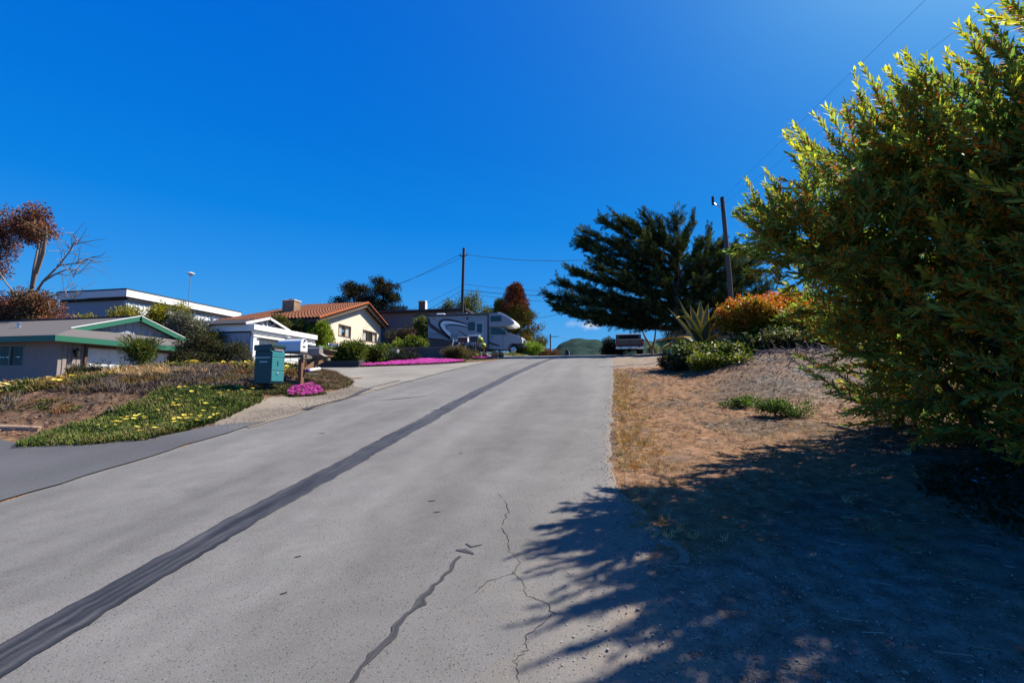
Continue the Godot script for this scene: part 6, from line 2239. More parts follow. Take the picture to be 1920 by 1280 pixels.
# low plants spread over an outline on the ground: a mat, and flowers on it, each its own part up to 300
func mat_of(called: String, label: String, category: String, poly: PackedVector2Array, n: int, mesh: Mesh, size: float, cols: Array, sd: int, flowers := 0, flower: Mesh = null, fsize := 0.03, fup := 0.06, lone := true, m: Material = null, group := "") -> Node3D:
	var r := RandomNumberGenerator.new()
	r.seed = sd
	var f := FastNoiseLite.new()
	f.seed = sd
	f.frequency = 0.9
	var mid := Vector2.ZERO
	for p in poly:
		mid += p / poly.size()
	var t := thing(called, label, category, at_ground(mid.x, mid.y), 0.0, group)
	var xfs := []
	var tints := []
	for i in n:
		var p := inside(poly, r)
		var s := size * r.randf_range(0.65, 1.35)
		xfs.append(Transform3D(Basis(Vector3.UP, r.randf() * TAU).rotated(Vector3.RIGHT, r.randfn() * 0.25).scaled(Vector3.ONE * s), at_ground(p.x, p.y, r.randf() * size * 0.3) - t.position))
		tints.append(pick(cols, r, clampf(0.5 + f.get_noise_2d(p.x, p.y) * 0.9 + r.randfn() * 0.18, 0.0, 1.0)))
	multi("leaves", mesh, m if m else mats.leaf, xfs, tints, t)
	var fx := []
	var bunch := inside(poly, r)
	for i in flowers:
		if i % 5 == 0 or not lone:
			bunch = inside(poly, r)
		var p := bunch + Vector2(r.randfn(), r.randfn()) * (0.16 if lone else 0.0)
		if not Geometry2D.is_point_in_polygon(p, poly):
			p = bunch
		var s := fsize * r.randf_range(0.75, 1.2)
		fx.append(Transform3D(Basis(Vector3.UP, r.randf() * TAU).rotated(Vector3(r.randfn(), 0, r.randfn()).normalized(), r.randf_range(0.0, 0.5)).scaled(Vector3.ONE * s), at_ground(p.x, p.y, fup * r.randf_range(0.8, 1.3)) - t.position))
	if flowers and lone:
		for x in fx:
			place(flower, "flower", mats.petal, t, x)
	elif flowers:
		multi("flowers", flower, mats.petal, fx, [], t)
	return t


func poly(pts: Array) -> PackedVector2Array:
	var out := PackedVector2Array()
	for i in range(0, pts.size(), 2):
		out.append(Vector2(pts[i], pts[i + 1]))
	return out


func build_left_plants() -> void:
	var fingers := finger_clump(81, 26, 0.85, 0.075)
	var dry := finger_clump(82, 22, 1.1, 0.05)
	var yellow := daisy(16, 0.5, Color(0.5, 0.42, 0.03), Color(0.78, 0.68, 0.14))
	var cream := daisy(16, 0.5, Color(0.5, 0.42, 0.05), Color(0.8, 0.7, 0.34))
	var pink := daisy(12, 0.35, Color(0.5, 0.35, 0.3), Color(0.62, 0.10, 0.55))
	var green := [Color(0.04, 0.06, 0.012), Color(0.08, 0.125, 0.018), Color(0.15, 0.19, 0.035), Color(0.2, 0.17, 0.06)]
	var warm := [Color(0.06, 0.085, 0.015), Color(0.13, 0.14, 0.025), Color(0.24, 0.14, 0.035), Color(0.28, 0.11, 0.04)]
	var dead := [Color(0.04, 0.032, 0.03), Color(0.12, 0.09, 0.09), Color(0.22, 0.18, 0.165), Color(0.07, 0.08, 0.025), Color(0.2, 0.1, 0.05)]
	mat_of("ice_plant", "dense green ice plant mat with yellow flowers along the driveway edge", "ground cover", poly([-8.0, 5.22, -7.2, 5.35, -6.5, 5.72, -6.42, 6.6, -6.75, 7.7, -6.95, 8.5, -7.5, 9.0, -8.2, 9.0, -8.9, 8.2, -8.6, 7.0, -8.5, 6.0]), 2300, fingers, 0.085, green, 1, 74, yellow, 0.042, 0.09)
	mat_of("ice_plant", "ice plant with cream and yellow flowers at the far left of the mound", "ground cover", poly([-12.2, 7.5, -17.5, 7.3, -18, 10.0, -14.2, 10.4, -12.2, 9.5]), 1500, fingers, 0.17, warm, 2, 90, cream, 0.07, 0.18)
	mat_of("ice_plant", "green ice plant along the top of the mound before the garage door", "ground cover", poly([-10.6, 10.4, -12.6, 9.9, -15.5, 10.0, -17.5, 11.0, -15.5, 12.4, -11.8, 12.0]), 1300, fingers, 0.17, warm, 3, 70, yellow, 0.075, 0.18)
	mat_of("ice_plant", "orange tinged ice plant on the mound top left of the teal locker", "ground cover", poly([-8.5, 11.4, -9.6, 10.9, -11.2, 11.2, -12.2, 12.8, -11.0, 14.0, -9.0, 13.2]), 1000, fingers, 0.16, warm, 4, 50, yellow, 0.065, 0.19)
	mat_of("dry_ice_plant", "grey dried ice plant covering the slope left of the teal locker", "ground cover", poly([-7.8, 9.2, -8.7, 8.7, -9.0, 7.9, -10.5, 7.7, -12.6, 8.2, -13.5, 10.0, -12.6, 10.9, -9.6, 11.2, -8.1, 11.0]), 2100, dry, 0.10, dead, 5, 0, null, 0.0, 0.0, false, mats.dryleaf)
	mat_of("dry_ice_plant", "grey dried ice plant below the flowers at the far left", "ground cover", poly([-10.8, 6.9, -17, 6.3, -17, 7.4, -12.0, 7.7]), 800, dry, 0.10, dead, 6, 0, null, 0.0, 0.0, false, mats.dryleaf)
	mat_of("dry_ground_cover", "brown withered ground cover tongue between mailbox stand and concrete drive", "ground cover", poly([-6.75, 10.4, -6.5, 10.9, -7.1, 12.3, -8.8, 13.9, -10.2, 14.6, -9.8, 12.9, -8.2, 11.2]), 1500, dry, 0.075, [Color(0.13, 0.085, 0.06), Color(0.22, 0.15, 0.11), Color(0.09, 0.10, 0.035), Color(0.28, 0.2, 0.14)], 7, 0, null, 0.0, 0.0, false, mats.dryleaf)
	mat_of("dry_ground_cover", "brownish green mat below the teal locker", "ground cover", poly([-7.2, 8.9, -6.95, 9.3, -7.5, 10.2, -8.6, 10.2, -8.7, 9.2]), 700, fingers, 0.06, [Color(0.10, 0.085, 0.05), Color(0.14, 0.14, 0.03), Color(0.2, 0.15, 0.06)], 8)
	mat_of("pink_flower_mat", "pink flowered mat at the foot of the mailbox posts", "flowers", poly([-6.42, 9.9, -6.75, 9.25, -6.98, 9.3, -7.2, 9.9, -7.2, 10.5, -6.8, 10.4]), 330, fingers, 0.05, green, 9, 420, pink, 0.028, 0.06, false)
	mat_of("pink_flower_mat", "long pink flower bed along the far side of the concrete drive", "flowers", poly([-10.4, 18.15, -8.0, 19.1, -6.9, 19.9, -6.7, 21.5, -8.2, 23.4, -9.8, 25.0, -10.9, 24.4, -10.6, 22.2, -10.2, 20.5, -11.0, 19.0]), 1500, fingers, 0.07, [Color(0.05, 0.07, 0.02), Color(0.12, 0.07, 0.06)], 10, 4200, pink, 0.034, 0.08, false)
	mat_of("pink_flower_mat", "small pink flower patch right of the brown shrub", "flowers", poly([-6.5, 24.2, -6.3, 25.4, -6.9, 26.2, -7.5, 25.6, -7.2, 24.6]), 160, fingers, 0.06, green, 11, 620, pink, 0.035, 0.09, false)
	mat_of("ice_plant", "orange and green ice plant left of the straw heap on the slope", "ground cover", poly([-10.8, 8.2, -12.4, 7.7, -12.9, 9.6, -11.2, 10.3]), 420, fingers, 0.13, warm, 12, 16, yellow, 0.06, 0.13)
	mat_of("ice_plant", "scattered green ice plant sprouts on the bare reddish dirt", "ground cover", poly([-9.4, 6.9, -12.5, 6.0, -15.5, 6.0, -13, 6.9, -10.5, 7.5]), 110, fingers, 0.09, warm, 13)
	# straw heap on the slope
	var straw := []
	var r := RandomNumberGenerator.new()
	r.seed = 9
	var blade := blade_tuft(91, 14, 1.0, 0.05, 0.9)
	var tints := []
	for i in 80:
		var x := -10.4 + r.randfn() * 0.36
		var s := 9.0 + r.randfn() * 0.16 + (x + 10.6) * 0.25
		straw.append(Transform3D(Basis(Vector3.UP, r.randf() * TAU).rotated(Vector3.RIGHT, r.randf_range(0.4, 1.2)).scaled(Vector3.ONE * r.randf_range(0.12, 0.24)), at_ground(x, s, 0.06 + r.randf() * 0.06)))
		tints.append(pick([Color(0.42, 0.29, 0.15), Color(0.58, 0.44, 0.26)], r))
	var heap := multi("straw_heap", blade, mats.dryleaf, straw, tints)
	tag(heap, "pale straw heap lying on the grey dried slope", "straw")
	# a pale log at the left edge of the drive
	var lg := thing("pale_log", "pale bleached log lying beside the driveway at the left edge", "log", at_ground(-10.0, 5.85, 0.06))
	var b := MB.new()
	b.tube([Vector3(-1.8, 0.03, 0.15), Vector3(-0.4, 0.0, 0.0), Vector3(0.5, -0.01, -0.2), Vector3(0.95, -0.02, -0.3)], [0.085, 0.08, 0.075, 0.06], 9)
	put(b, "log", grained(Color(0.52, 0.36, 0.27), 0.9, mats.patch, 0.6, 0.5), lg)
	# shrubs in front of the green trimmed house
	var soft := leaf_clump(83, 46, 0.5, 0.16, 0.2)
	var spiky := leaf_clump(84, 60, 0.8, 0.11, 0.7)
	shrub("dark_bush", "broad dark olive bush in front of the blue garage wall", "bush", at_ground(-15.7, 16.2, -0.1), Vector3(3.6, 2.0, 1.7), 800, soft, 0.2, [Color(0.02, 0.024, 0.012), Color(0.045, 0.045, 0.018), Color(0.09, 0.065, 0.03)], 85)
	var tp := thing("small_yucca", "small spiky yucca on a short stem before the white garage door", "yucca", at_ground(-17.4, 14.9, -0.05))
	b = MB.new()
	b.tube([Vector3(0, -0.1, 0), Vector3(0.02, 0.7, 0), Vector3(0.05, 1.4, 0)], [0.07, 0.055, 0.045], 6)
	put(b, "trunk", mats.bark, tp)
	var xfs := []
	var cl := []
	for i in 40:
		xfs.append(Transform3D(Basis(Vector3.UP, r.randf() * TAU).scaled(Vector3.ONE * r.randf_range(0.22, 0.34)), Vector3(r.randfn() * 0.2, 1.5 + r.randfn() * 0.16, r.randfn() * 0.15)))
		cl.append(pick([Color(0.05, 0.07, 0.02), Color(0.14, 0.15, 0.03)], r))
	multi("leaves", spiky, mats.leaf, xfs, cl, tp)
	shrub("low_bush", "low reddish green bush under the coach lamp of the green trimmed house", "bush", at_ground(-18.7, 14.2, -0.1), Vector3(2.3, 1.3, 1.2), 380, soft, 0.17, [Color(0.03, 0.03, 0.02), Color(0.09, 0.055, 0.035), Color(0.08, 0.08, 0.03)], 86)
	shrub("low_bush", "low olive bush at the left end of the white garage door", "bush", at_ground(-16.8, 13.8, -0.1), Vector3(1.6, 1.05, 1.0), 240, soft, 0.16, [Color(0.03, 0.035, 0.02), Color(0.08, 0.075, 0.03)], 87)


# a tuft of thin blades fanning from a point, unit height
func blade_tuft(sd: int, count: int, long: float, wide: float, spread: float) -> ArrayMesh:
	var r := RandomNumberGenerator.new()
	r.seed = sd
	var b := MB.new()
	b.colored = true
	for k in count:
		var d := Vector3(r.randfn() * spread, 1.0, r.randfn() * spread).normalized()
		one_leaf(b, r, Vector3(r.randfn() * 0.12, 0, r.randfn() * 0.12), d, long * r.randf_range(0.5, 1.1), wide, 0.35)
	return b.mesh()


func agave_leaf(long: float, wide: float, lift: float, curl: float, kink: float) -> ArrayMesh:
	# grows along +x from the heart; lift is the starting slope, curl bends it down, kink folds the tip
	var b := MB.new()
	b.colored = true
	var w := 9
	var h := 16
	for under in 2:
		var pts := PackedVector3Array()
		var cols := PackedColorArray()
		var p := Vector3.ZERO
		var a := lift
		for j in h:
			var t := j / (h - 1.0)
			var half := wide * 0.5 * (0.62 + 1.25 * t * (1.0 - t) * 1.25) * (1.0 - pow(t, 3.2))
			half = maxf(half, 0.004)
			var n := Vector3(-sin(a), cos(a), 0)
			for i in w:
				var e := i / (w - 1.0) * 2.0 - 1.0
				var cup := e * e * half * 0.42 - (0.022 * (1.0 - e * e) * (1.0 - t * 0.8) if under else 0.0)
				pts.append(p + Vector3(0, 0, e * half) + n * cup)
				cols.append(Color(0.72, 0.52, 0.05) if absf(e) > 0.62 else (Color(0.04, 0.085, 0.065) if absf(e) > 0.3 else Color(0.075, 0.14, 0.11)))
			p += Vector3(cos(a), sin(a), 0) * long / (h - 1.0)
			a -= (curl + (kink if t > 0.5 else 0.0)) / (h - 1.0)
		b.grid(pts, w, h, Vector3(-sin(lift), cos(lift), 0) * (-1.0 if under else 1.0), PackedVector2Array(), cols)
	return b.mesh()


func build_right_plants() -> void:
	var r := RandomNumberGenerator.new()
	r.seed = 17
	var base := at_ground(2.8, 15.9, 0.34)
	var ag := thing("variegated_agave", "large blue green agave with yellow leaf margins by the pale drive", "agave", base)
	ag.scale = Vector3.ONE * 1.12
	var m := tinted(0.5)
	m.cull_mode = BaseMaterial3D.CULL_DISABLED
	# azimuth (0 towards +x, 90 towards the viewer), slope, length, width, curl, kink
	var leaves := [
		[100, 1.42, 1.31, 0.32, 0.1, 0.0], [70, 1.35, 1.24, 0.30, 0.15, 0.0], [130, 1.3, 1.26, 0.32, 0.25, 0.0], [30, 1.3, 1.16, 0.30, 0.2, 0.0], [200, 1.35, 1.21, 0.27, 0.2, 0.0], [300, 1.3, 1.26, 0.30, 0.2, 0.0],
		[160, 1.15, 1.47, 0.22, -0.05, 0.0], [178, 1.0, 1.42, 0.27, 0.1, 0.0], [20, 1.1, 1.31, 0.30, 0.4, 2.6], [345, 1.15, 1.37, 0.30, 0.3, 3.0], [50, 1.2, 1.26, 0.32, 0.3, 3.4], [145, 1.2, 1.31, 0.32, 0.4, 3.2],
		[5, 0.9, 1.16, 0.27, 0.6, 2.2], [185, 0.55, 1.26, 0.27, 0.7, 1.4], [165, 0.4, 1.21, 0.27, 0.9, 0.6], [200, 0.25, 1.21, 0.24, 0.7, 0.0], [150, 0.15, 1.10, 0.24, 0.7, 0.0], [120, 0.75, 1.10, 0.30, 0.6, 0.4],
		[85, 0.9, 1.05, 0.32, 0.4, 0.2], [60, 0.6, 1.00, 0.27, 0.8, 0.3], [240, 0.7, 1.16, 0.27, 0.7, 0.3], [275, 0.5, 1.16, 0.27, 0.7, 0.3], [320, 0.4, 1.16, 0.27, 0.7, 0.3], [105, 0.2, 0.95, 0.24, 0.8, 0.0], [190, -0.1, 1.00, 0.22, 0.4, 0.0],
	]
	for q in leaves:
		var d := deg_to_rad(q[0])
		place(agave_leaf(q[2], q[3], q[1], q[4], q[5]), "leaf", m, ag, Transform3D(Basis(Vector3.UP, -d).rotated(Vector3.UP, 0.0), Vector3(cos(d) * 0.07, 0, sin(d) * 0.07)))
	var b := MB.new()
	b.lathe([Vector2(0.001, -0.4), Vector2(0.2, -0.35), Vector2(0.17, 0.05), Vector2(0.001, 0.2)], 10)
	put(b, "heart", plain(Color(0.08, 0.09, 0.05), 0.8), ag)

	var round := leaf_clump(101, 30, 0.6, 0.32, 0.25)
	shrub("orange_shrub", "dense shrub with orange red leaf tips right of the agave", "shrub", at_ground(5.3, 15.2, -0.1), Vector3(4.3, 1.75, 2.6), 1700, round, 0.17, [Color(0.07, 0.075, 0.012), Color(0.22, 0.2, 0.02), Color(0.36, 0.22, 0.02), Color(0.6, 0.17, 0.025), Color(0.66, 0.14, 0.03)], 102, "", 6, 0.0, null, true)
	shrub("jade_ground_cover", "leafy succulent ground cover under the agave", "ground cover", at_ground(3.1, 14.4, -0.1), Vector3(2.6, 0.5, 2.2), 380, round, 0.19, [Color(0.035, 0.05, 0.025), Color(0.07, 0.10, 0.03), Color(0.16, 0.17, 0.03), Color(0.13, 0.06, 0.05)], 103)
	shrub("jade_ground_cover", "yellow green succulent clump nearest the viewer below the agave", "ground cover", at_ground(2.75, 13.2, -0.08), Vector3(1.5, 0.4, 1.0), 170, round, 0.15, [Color(0.06, 0.08, 0.02), Color(0.16, 0.18, 0.03), Color(0.25, 0.2, 0.03)], 104)
	shrub("jade_ground_cover", "dark succulent cover at the left foot of the agave", "ground cover", at_ground(2.15, 14.8, -0.08), Vector3(1.4, 0.5, 1.6), 190, round, 0.16, [Color(0.02, 0.026, 0.018), Color(0.05, 0.06, 0.03), Color(0.10, 0.07, 0.04)], 105)
	shrub("jade_ground_cover", "mixed succulents and dry stalks under the orange shrub", "ground cover", at_ground(4.2, 14.0, -0.08), Vector3(2.0, 0.55, 1.1), 170, round, 0.17, [Color(0.04, 0.055, 0.02), Color(0.1, 0.12, 0.03), Color(0.17, 0.10, 0.08)], 106)
	# dead prunings by the orange shrub
	var dp := thing("dead_prunings", "grey tangle of dead prunings between orange shrub and wattle", "branches", at_ground(4.5, 12.6))
	b = MB.new()
	for k in 90:
		var p0 := Vector3(r.randfn() * 0.35, r.randf() * 0.12, r.randfn() * 0.3)
		var d := Vector3(r.randfn(), r.randf_range(0, 0.7), r.randfn()).normalized()
		b.tube([p0, p0 + d * 0.2, p0 + d * 0.36 + Vector3(r.randfn(), r.randfn(), r.randfn()) * 0.06], [0.012, 0.009, 0.004], 4)
	put(b, "twigs", plain(Color(0.22, 0.17, 0.16), 0.95), dp)
	# weeds
	var weedy := leaf_clump(107, 30, 0.5, 0.2, 0.4)
	for q in [[2.5, 7.75, 0.85, 0.24, 150, "green leafy weed clump, largest on the bare dirt"], [2.05, 8.6, 0.5, 0.14, 60, "small green weed left of the largest weed clump"], [2.3, 8.9, 0.4, 0.12, 40, "tiny pale weed just behind the small green weed"]]:
		shrub("weed", q[5], "weed", at_ground(q[0], q[1], -0.02), Vector3(q[2], q[3], q[2] * 0.5), q[4], weedy, 0.075, [Color(0.04, 0.065, 0.015), Color(0.09, 0.14, 0.03), Color(0.16, 0.2, 0.06)], int(q[4]), "", 2)
	# trailing periwinkle with pale violet flowers under the wattle
	var vio := daisy(5, 0.1, Color(0.6, 0.6, 0.7), Color(0.40, 0.42, 0.85))
	mat_of("periwinkle", "trailing periwinkle with pale violet flowers under the wattle", "flowers", poly([2.5, 4.5, 2.6, 3.4, 3.6, 3.2, 4.2, 4.5, 3.6, 5.4, 2.8, 5.2]), 330, leaf_clump(108, 16, 0.7, 0.3, 0.4), 0.09, [Color(0.015, 0.03, 0.012), Color(0.03, 0.05, 0.02)], 109, 34, vio, 0.02, 0.22)


# ---------------------------------------------------------------- cypress

# a feathery shoot along +y, unit length
func shoot(sd: int, count: int, wide: float, leaf: float) -> ArrayMesh:
	var r := RandomNumberGenerator.new()
	r.seed = sd
	var b := MB.new()
	b.colored = true
	for k in count:
		var t := k / float(count)
		var a := k * 2.399
		var out := wide * (1.0 - t * 0.8) * r.randf_range(0.4, 1.0)
		var d := (Vector3(cos(a), 0, sin(a)) * 0.75 + Vector3.UP).normalized()
		one_leaf(b, r, Vector3(cos(a) * out * 0.3, t * 0.9, sin(a) * out * 0.3), d, out * 1.3 + leaf, leaf * 0.5, 0.1)
	return b.mesh()


func aim(p: Vector3, d: Vector3, s: float, spin: float, squash := 1.0) -> Transform3D:
	var q := Basis(Quaternion(Vector3.UP, d.normalized())) if d.normalized().y > -0.999 else Basis(Vector3.RIGHT, PI)
	return Transform3D(q * Basis(Vector3.UP, spin).scaled(Vector3(s * squash, s, s * squash)), p)


func build_cypress() -> void:
	var r := RandomNumberGenerator.new()
	r.seed = 23
	var foot := Vector3(4.0, ground_y(4.0, -31.0), -31.0)
	var t := thing("cypress_tree", "big dark windswept cypress leaning left over the parked pickup", "tree", foot)
	var b := MB.new()
	b.tube([Vector3(0.3, -0.3, 0), Vector3(0.15, 1.6, 0), Vector3(0.05, 3.2, 0), Vector3(0.2, 5.0, 0), Vector3(0.1, 6.6, 0)], [0.42, 0.34, 0.3, 0.22, 0.12], 9)
	put(b, "trunk", mats.greybark, t)
	# limb tips in metres from the foot
	var tips := []
	for p in [[-7.7, 3.75, 1.2], [-7.2, 3.0, 0.6], [-6.4, 2.6, 1.6], [-5.6, 4.3, 0.4], [-5.7, 5.2, 0.8], [-5.4, 7.6, 0.5], [-5.5, 7.0, 1.2], [-5.2, 8.2, 0.2], [-4.2, 8.8, 0.6], [-3.4, 9.1, 0.3], [-2.8, 9.2, -0.3], [-1.6, 8.8, 0.7], [-0.8, 8.9, 0.1], [3.4, 6.2, 0.5], [4.2, 5.2, -0.5], [3.8, 4.2, 1.4], [4.4, 3.2, 1.2], [2.4, 5.4, 1.5], [3.0, 3.6, 2.0], [2.2, 6.4, 0.9], [-6.9, 4.6, 0.9], [-6.2, 5.6, 0.2], [0.2, 8.6, 0.6], [1.2, 8.2, 0.3], [2.0, 7.2, 0.5], [2.8, 6.6, 0.2], [4.8, 5.6, 0.9], [5.0, 4.6, 0.4], [4.9, 3.6, 1.0], [4.4, 2.6, 0.4], [3.6, 1.9, 0.8], [-4.8, 2.4, 1.3], [-4.2, 2.15, 0.6], [-3.2, 2.2, 1.2], [-2.4, 2.3, 0.4], [-6.6, 4.1, -0.6], [-4.9, 6.2, -0.8], [-4.4, 5.9, 1.6], [-3.0, 6.9, 1.8], [-1.6, 6.6, 2.2], [0.0, 6.4, 2.3], [1.6, 5.6, 2.0], [3.2, 4.8, 1.8], [-2.8, 4.2, 2.6], [-1.0, 4.2, 2.9], [1.0, 3.8, 2.8], [2.6, 3.0, 2.2], [-3.8, 3.2, 2.2], [-1.6, 2.6, 2.6], [0.4, 2.2, 2.4], [1.8, 1.8, 1.8], [-1.5, 7.8, -1.5], [0.6, 7.0, -1.8], [-3.4, 5.0, -2.0], [2.6, 4.6, -1.8], [-1.0, 3.6, -2.4], [1.6, 2.8, -2.0], [-1.6, 2.4, -1.0], [3.6, 6.0, -0.6], [-0.8, 5.3, 0.8], [0.9, 5.0, -0.6], [-2.2, 5.6, 0.2]]:
		tips.append(Vector3(p[0], p[1] * 0.94 + 0.1, p[2]))
	var mesh := shoot(111, 30, 0.34, 0.16)
	var xfs := []
	var tints := []
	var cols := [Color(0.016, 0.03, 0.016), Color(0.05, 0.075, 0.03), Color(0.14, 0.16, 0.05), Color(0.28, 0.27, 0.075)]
	for tip in tips:
		var start := Vector3(0.1, clampf(tip.y * 0.74 - 0.2, 1.0, 6.4), 0)
		var reach: float = (tip - start).length()
		var mid: Vector3 = start.lerp(tip, 0.55) + Vector3(0, -0.07 * reach + r.randfn() * 0.15, 0)
		var path := []
		var rad := []
		for i in 9:
			var f := i / 8.0
			path.append(start.lerp(mid, f).lerp(mid.lerp(tip, f), f))
			rad.append(lerpf(0.05 + reach * 0.012, 0.012, f))
		b = MB.new()
		b.tube(path, rad, 6)
		put(b, "limb", mats.bark, t)
		var twigs := int(9 + reach * 6.5)
		for k in twigs:
			var f := lerpf(0.14, 1.0, pow(r.randf(), 0.8))
			var i := mini(int(f * 8.0), 7)
			var p: Vector3 = path[i].lerp(path[i + 1], f * 8.0 - i)
			var along: Vector3 = (path[i + 1] - path[i]).normalized()
			var side := along.cross(Vector3.UP).normalized()
			var d := (along * r.randf_range(0.5, 1.2) + side * r.randf_range(-1, 1) * (1.15 - f * 0.6) + Vector3.UP * r.randf_range(-0.4, 0.45) + Vector3(-0.3, 0.05, 0)).normalized()
			var len := r.randf_range(0.5, 1.3) * (1.15 - f * 0.45)
			var n := 3 + int(len * 4.0)
			for j in n:
				var g := j / float(n)
				var at := p + d * len * g + Vector3.UP * g * g * 0.18
				var dd := (d + Vector3(r.randfn(), r.randfn() + 0.15, r.randfn()) * 0.36).normalized()
				xfs.append(aim(at, dd, r.randf_range(0.32, 0.62), r.randf() * TAU, 0.75))
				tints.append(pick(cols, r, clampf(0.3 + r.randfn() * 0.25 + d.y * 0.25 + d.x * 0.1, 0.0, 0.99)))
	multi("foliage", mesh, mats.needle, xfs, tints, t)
	# a bare pale trunk at its left foot, by the pickup
	var bt := thing("bare_trunk", "thin bare pale trunk leaning beside the pickup's right side", "tree trunk", Vector3(2.7, ground_y(2.7, -34.0), -34.0))
	b = MB.new()
	b.tube([Vector3(0.1, -0.2, 0), Vector3(0.0, 0.5, 0), Vector3(-0.35, 1.1, 0), Vector3(-0.6, 1.7, 0.1)], [0.11, 0.09, 0.07, 0.04], 7)
	b.tube([Vector3(0.05, 0.3, 0), Vector3(0.25, 1.0, 0.1), Vector3(0.35, 1.8, 0.1)], [0.08, 0.06, 0.04], 7)
	put(b, "trunk", mats.greybark, bt)


# ---------------------------------------------------------------- the near wattle

# a leafy shoot along +y: narrow leaves, with orange flower spikes on some
func wattle_spray(sd: int, spikes: int, gold: float) -> ArrayMesh:
	var r := RandomNumberGenerator.new()
	r.seed = sd
	var b := MB.new()
	b.colored = true
	var long := 0.5
	b.col = Color(0.10, 0.05, 0.025)
	b.tube([Vector3.ZERO, Vector3(0.01, long * 0.5, 0.008), Vector3(0, long * 0.96, 0)], [0.0035, 0.0025, 0.001], 4, false)
	var n := 30
	for k in n:
		var t := (k + 0.5) / n
		var a := k * 2.399 + r.randfn() * 0.2
		var out := Vector3(cos(a), 0, sin(a))
		var rise := lerpf(1.0, 2.2, t * t)
		var d := (out + Vector3.UP * (rise + r.randfn() * 0.2)).normalized()
		var p := Vector3(0.01 * sin(t * PI), t * long, 0.008 * sin(t * PI))
		var len := r.randf_range(0.10, 0.16) * (1.0 - 0.35 * t)
		var wide := r.randf_range(0.018, 0.027)
		var side := d.cross(Vector3.UP).normalized().rotated(d, r.randf_range(-0.8, 0.8))
		var nn := side.cross(d).normalized()
		var g := r.randf_range(0.7, 1.3)
		var c := Color(0.13, 0.26, 0.095).lerp(Color(0.60, 0.56, 0.05), clampf(gold * (0.35 + t) + r.randfn() * 0.12, 0.0, 1.0))
		b.col = Color(c.r * g, c.g * g, c.b * g)
		var bow := nn * len * 0.08
		var i0 := b.vert(p, nn)
		var i1 := b.vert(p + d * len * 0.33 + side * wide * 0.5 + bow * 0.8, (nn + side * 0.3).normalized())
		var i2 := b.vert(p + d * len * 0.33 - side * wide * 0.5 + bow * 0.8, (nn - side * 0.3).normalized())
		var i3 := b.vert(p + d * len * 0.72 + side * wide * 0.42 + bow * 0.6, (nn + side * 0.3).normalized())
		var i4 := b.vert(p + d * len * 0.72 - side * wide * 0.42 + bow * 0.6, (nn - side * 0.3).normalized())
		var i5 := b.vert(p + d * len - bow * 0.4, nn)
		b.tri(i0, i1, i2)
		b.tri(i1, i3, i2)
		b.tri(i2, i3, i4)
		b.tri(i3, i5, i4)
	for k in spikes:
		var t := r.randf_range(0.1, 0.9)
		var a := r.randf() * TAU
		var d := (Vector3(cos(a), 0.8, sin(a))).normalized()
		var p := Vector3(0, t * long, 0)
		for q in 5:
			var f := 0.014 + q * 0.011
			var w := 0.009 * (1.1 - q * 0.1)
			var g := r.randf_range(0.7, 1.25)
			b.col = Color(0.85 * g, 0.36 * g, 0.04 * g)
			var u := d.cross(Vector3(r.randfn(), r.randfn(), r.randfn())).normalized()
			var v := d.cross(u)
			var at := p + d * f
			var j0 := b.vert(at + u * w, u)
			var j1 := b.vert(at - u * w * 0.5 + v * w * 0.87, (v - u * 0.5).normalized())
			var j2 := b.vert(at - u * w * 0.5 - v * w * 0.87, (-v - u * 0.5).normalized())
			var j3 := b.vert(at + d * w * 1.3, d)
			b.tri(j0, j1, j3)
			b.tri(j1, j2, j3)
			b.tri(j2, j0, j3)
			b.tri(j0, j1, j2)
	return b.mesh()


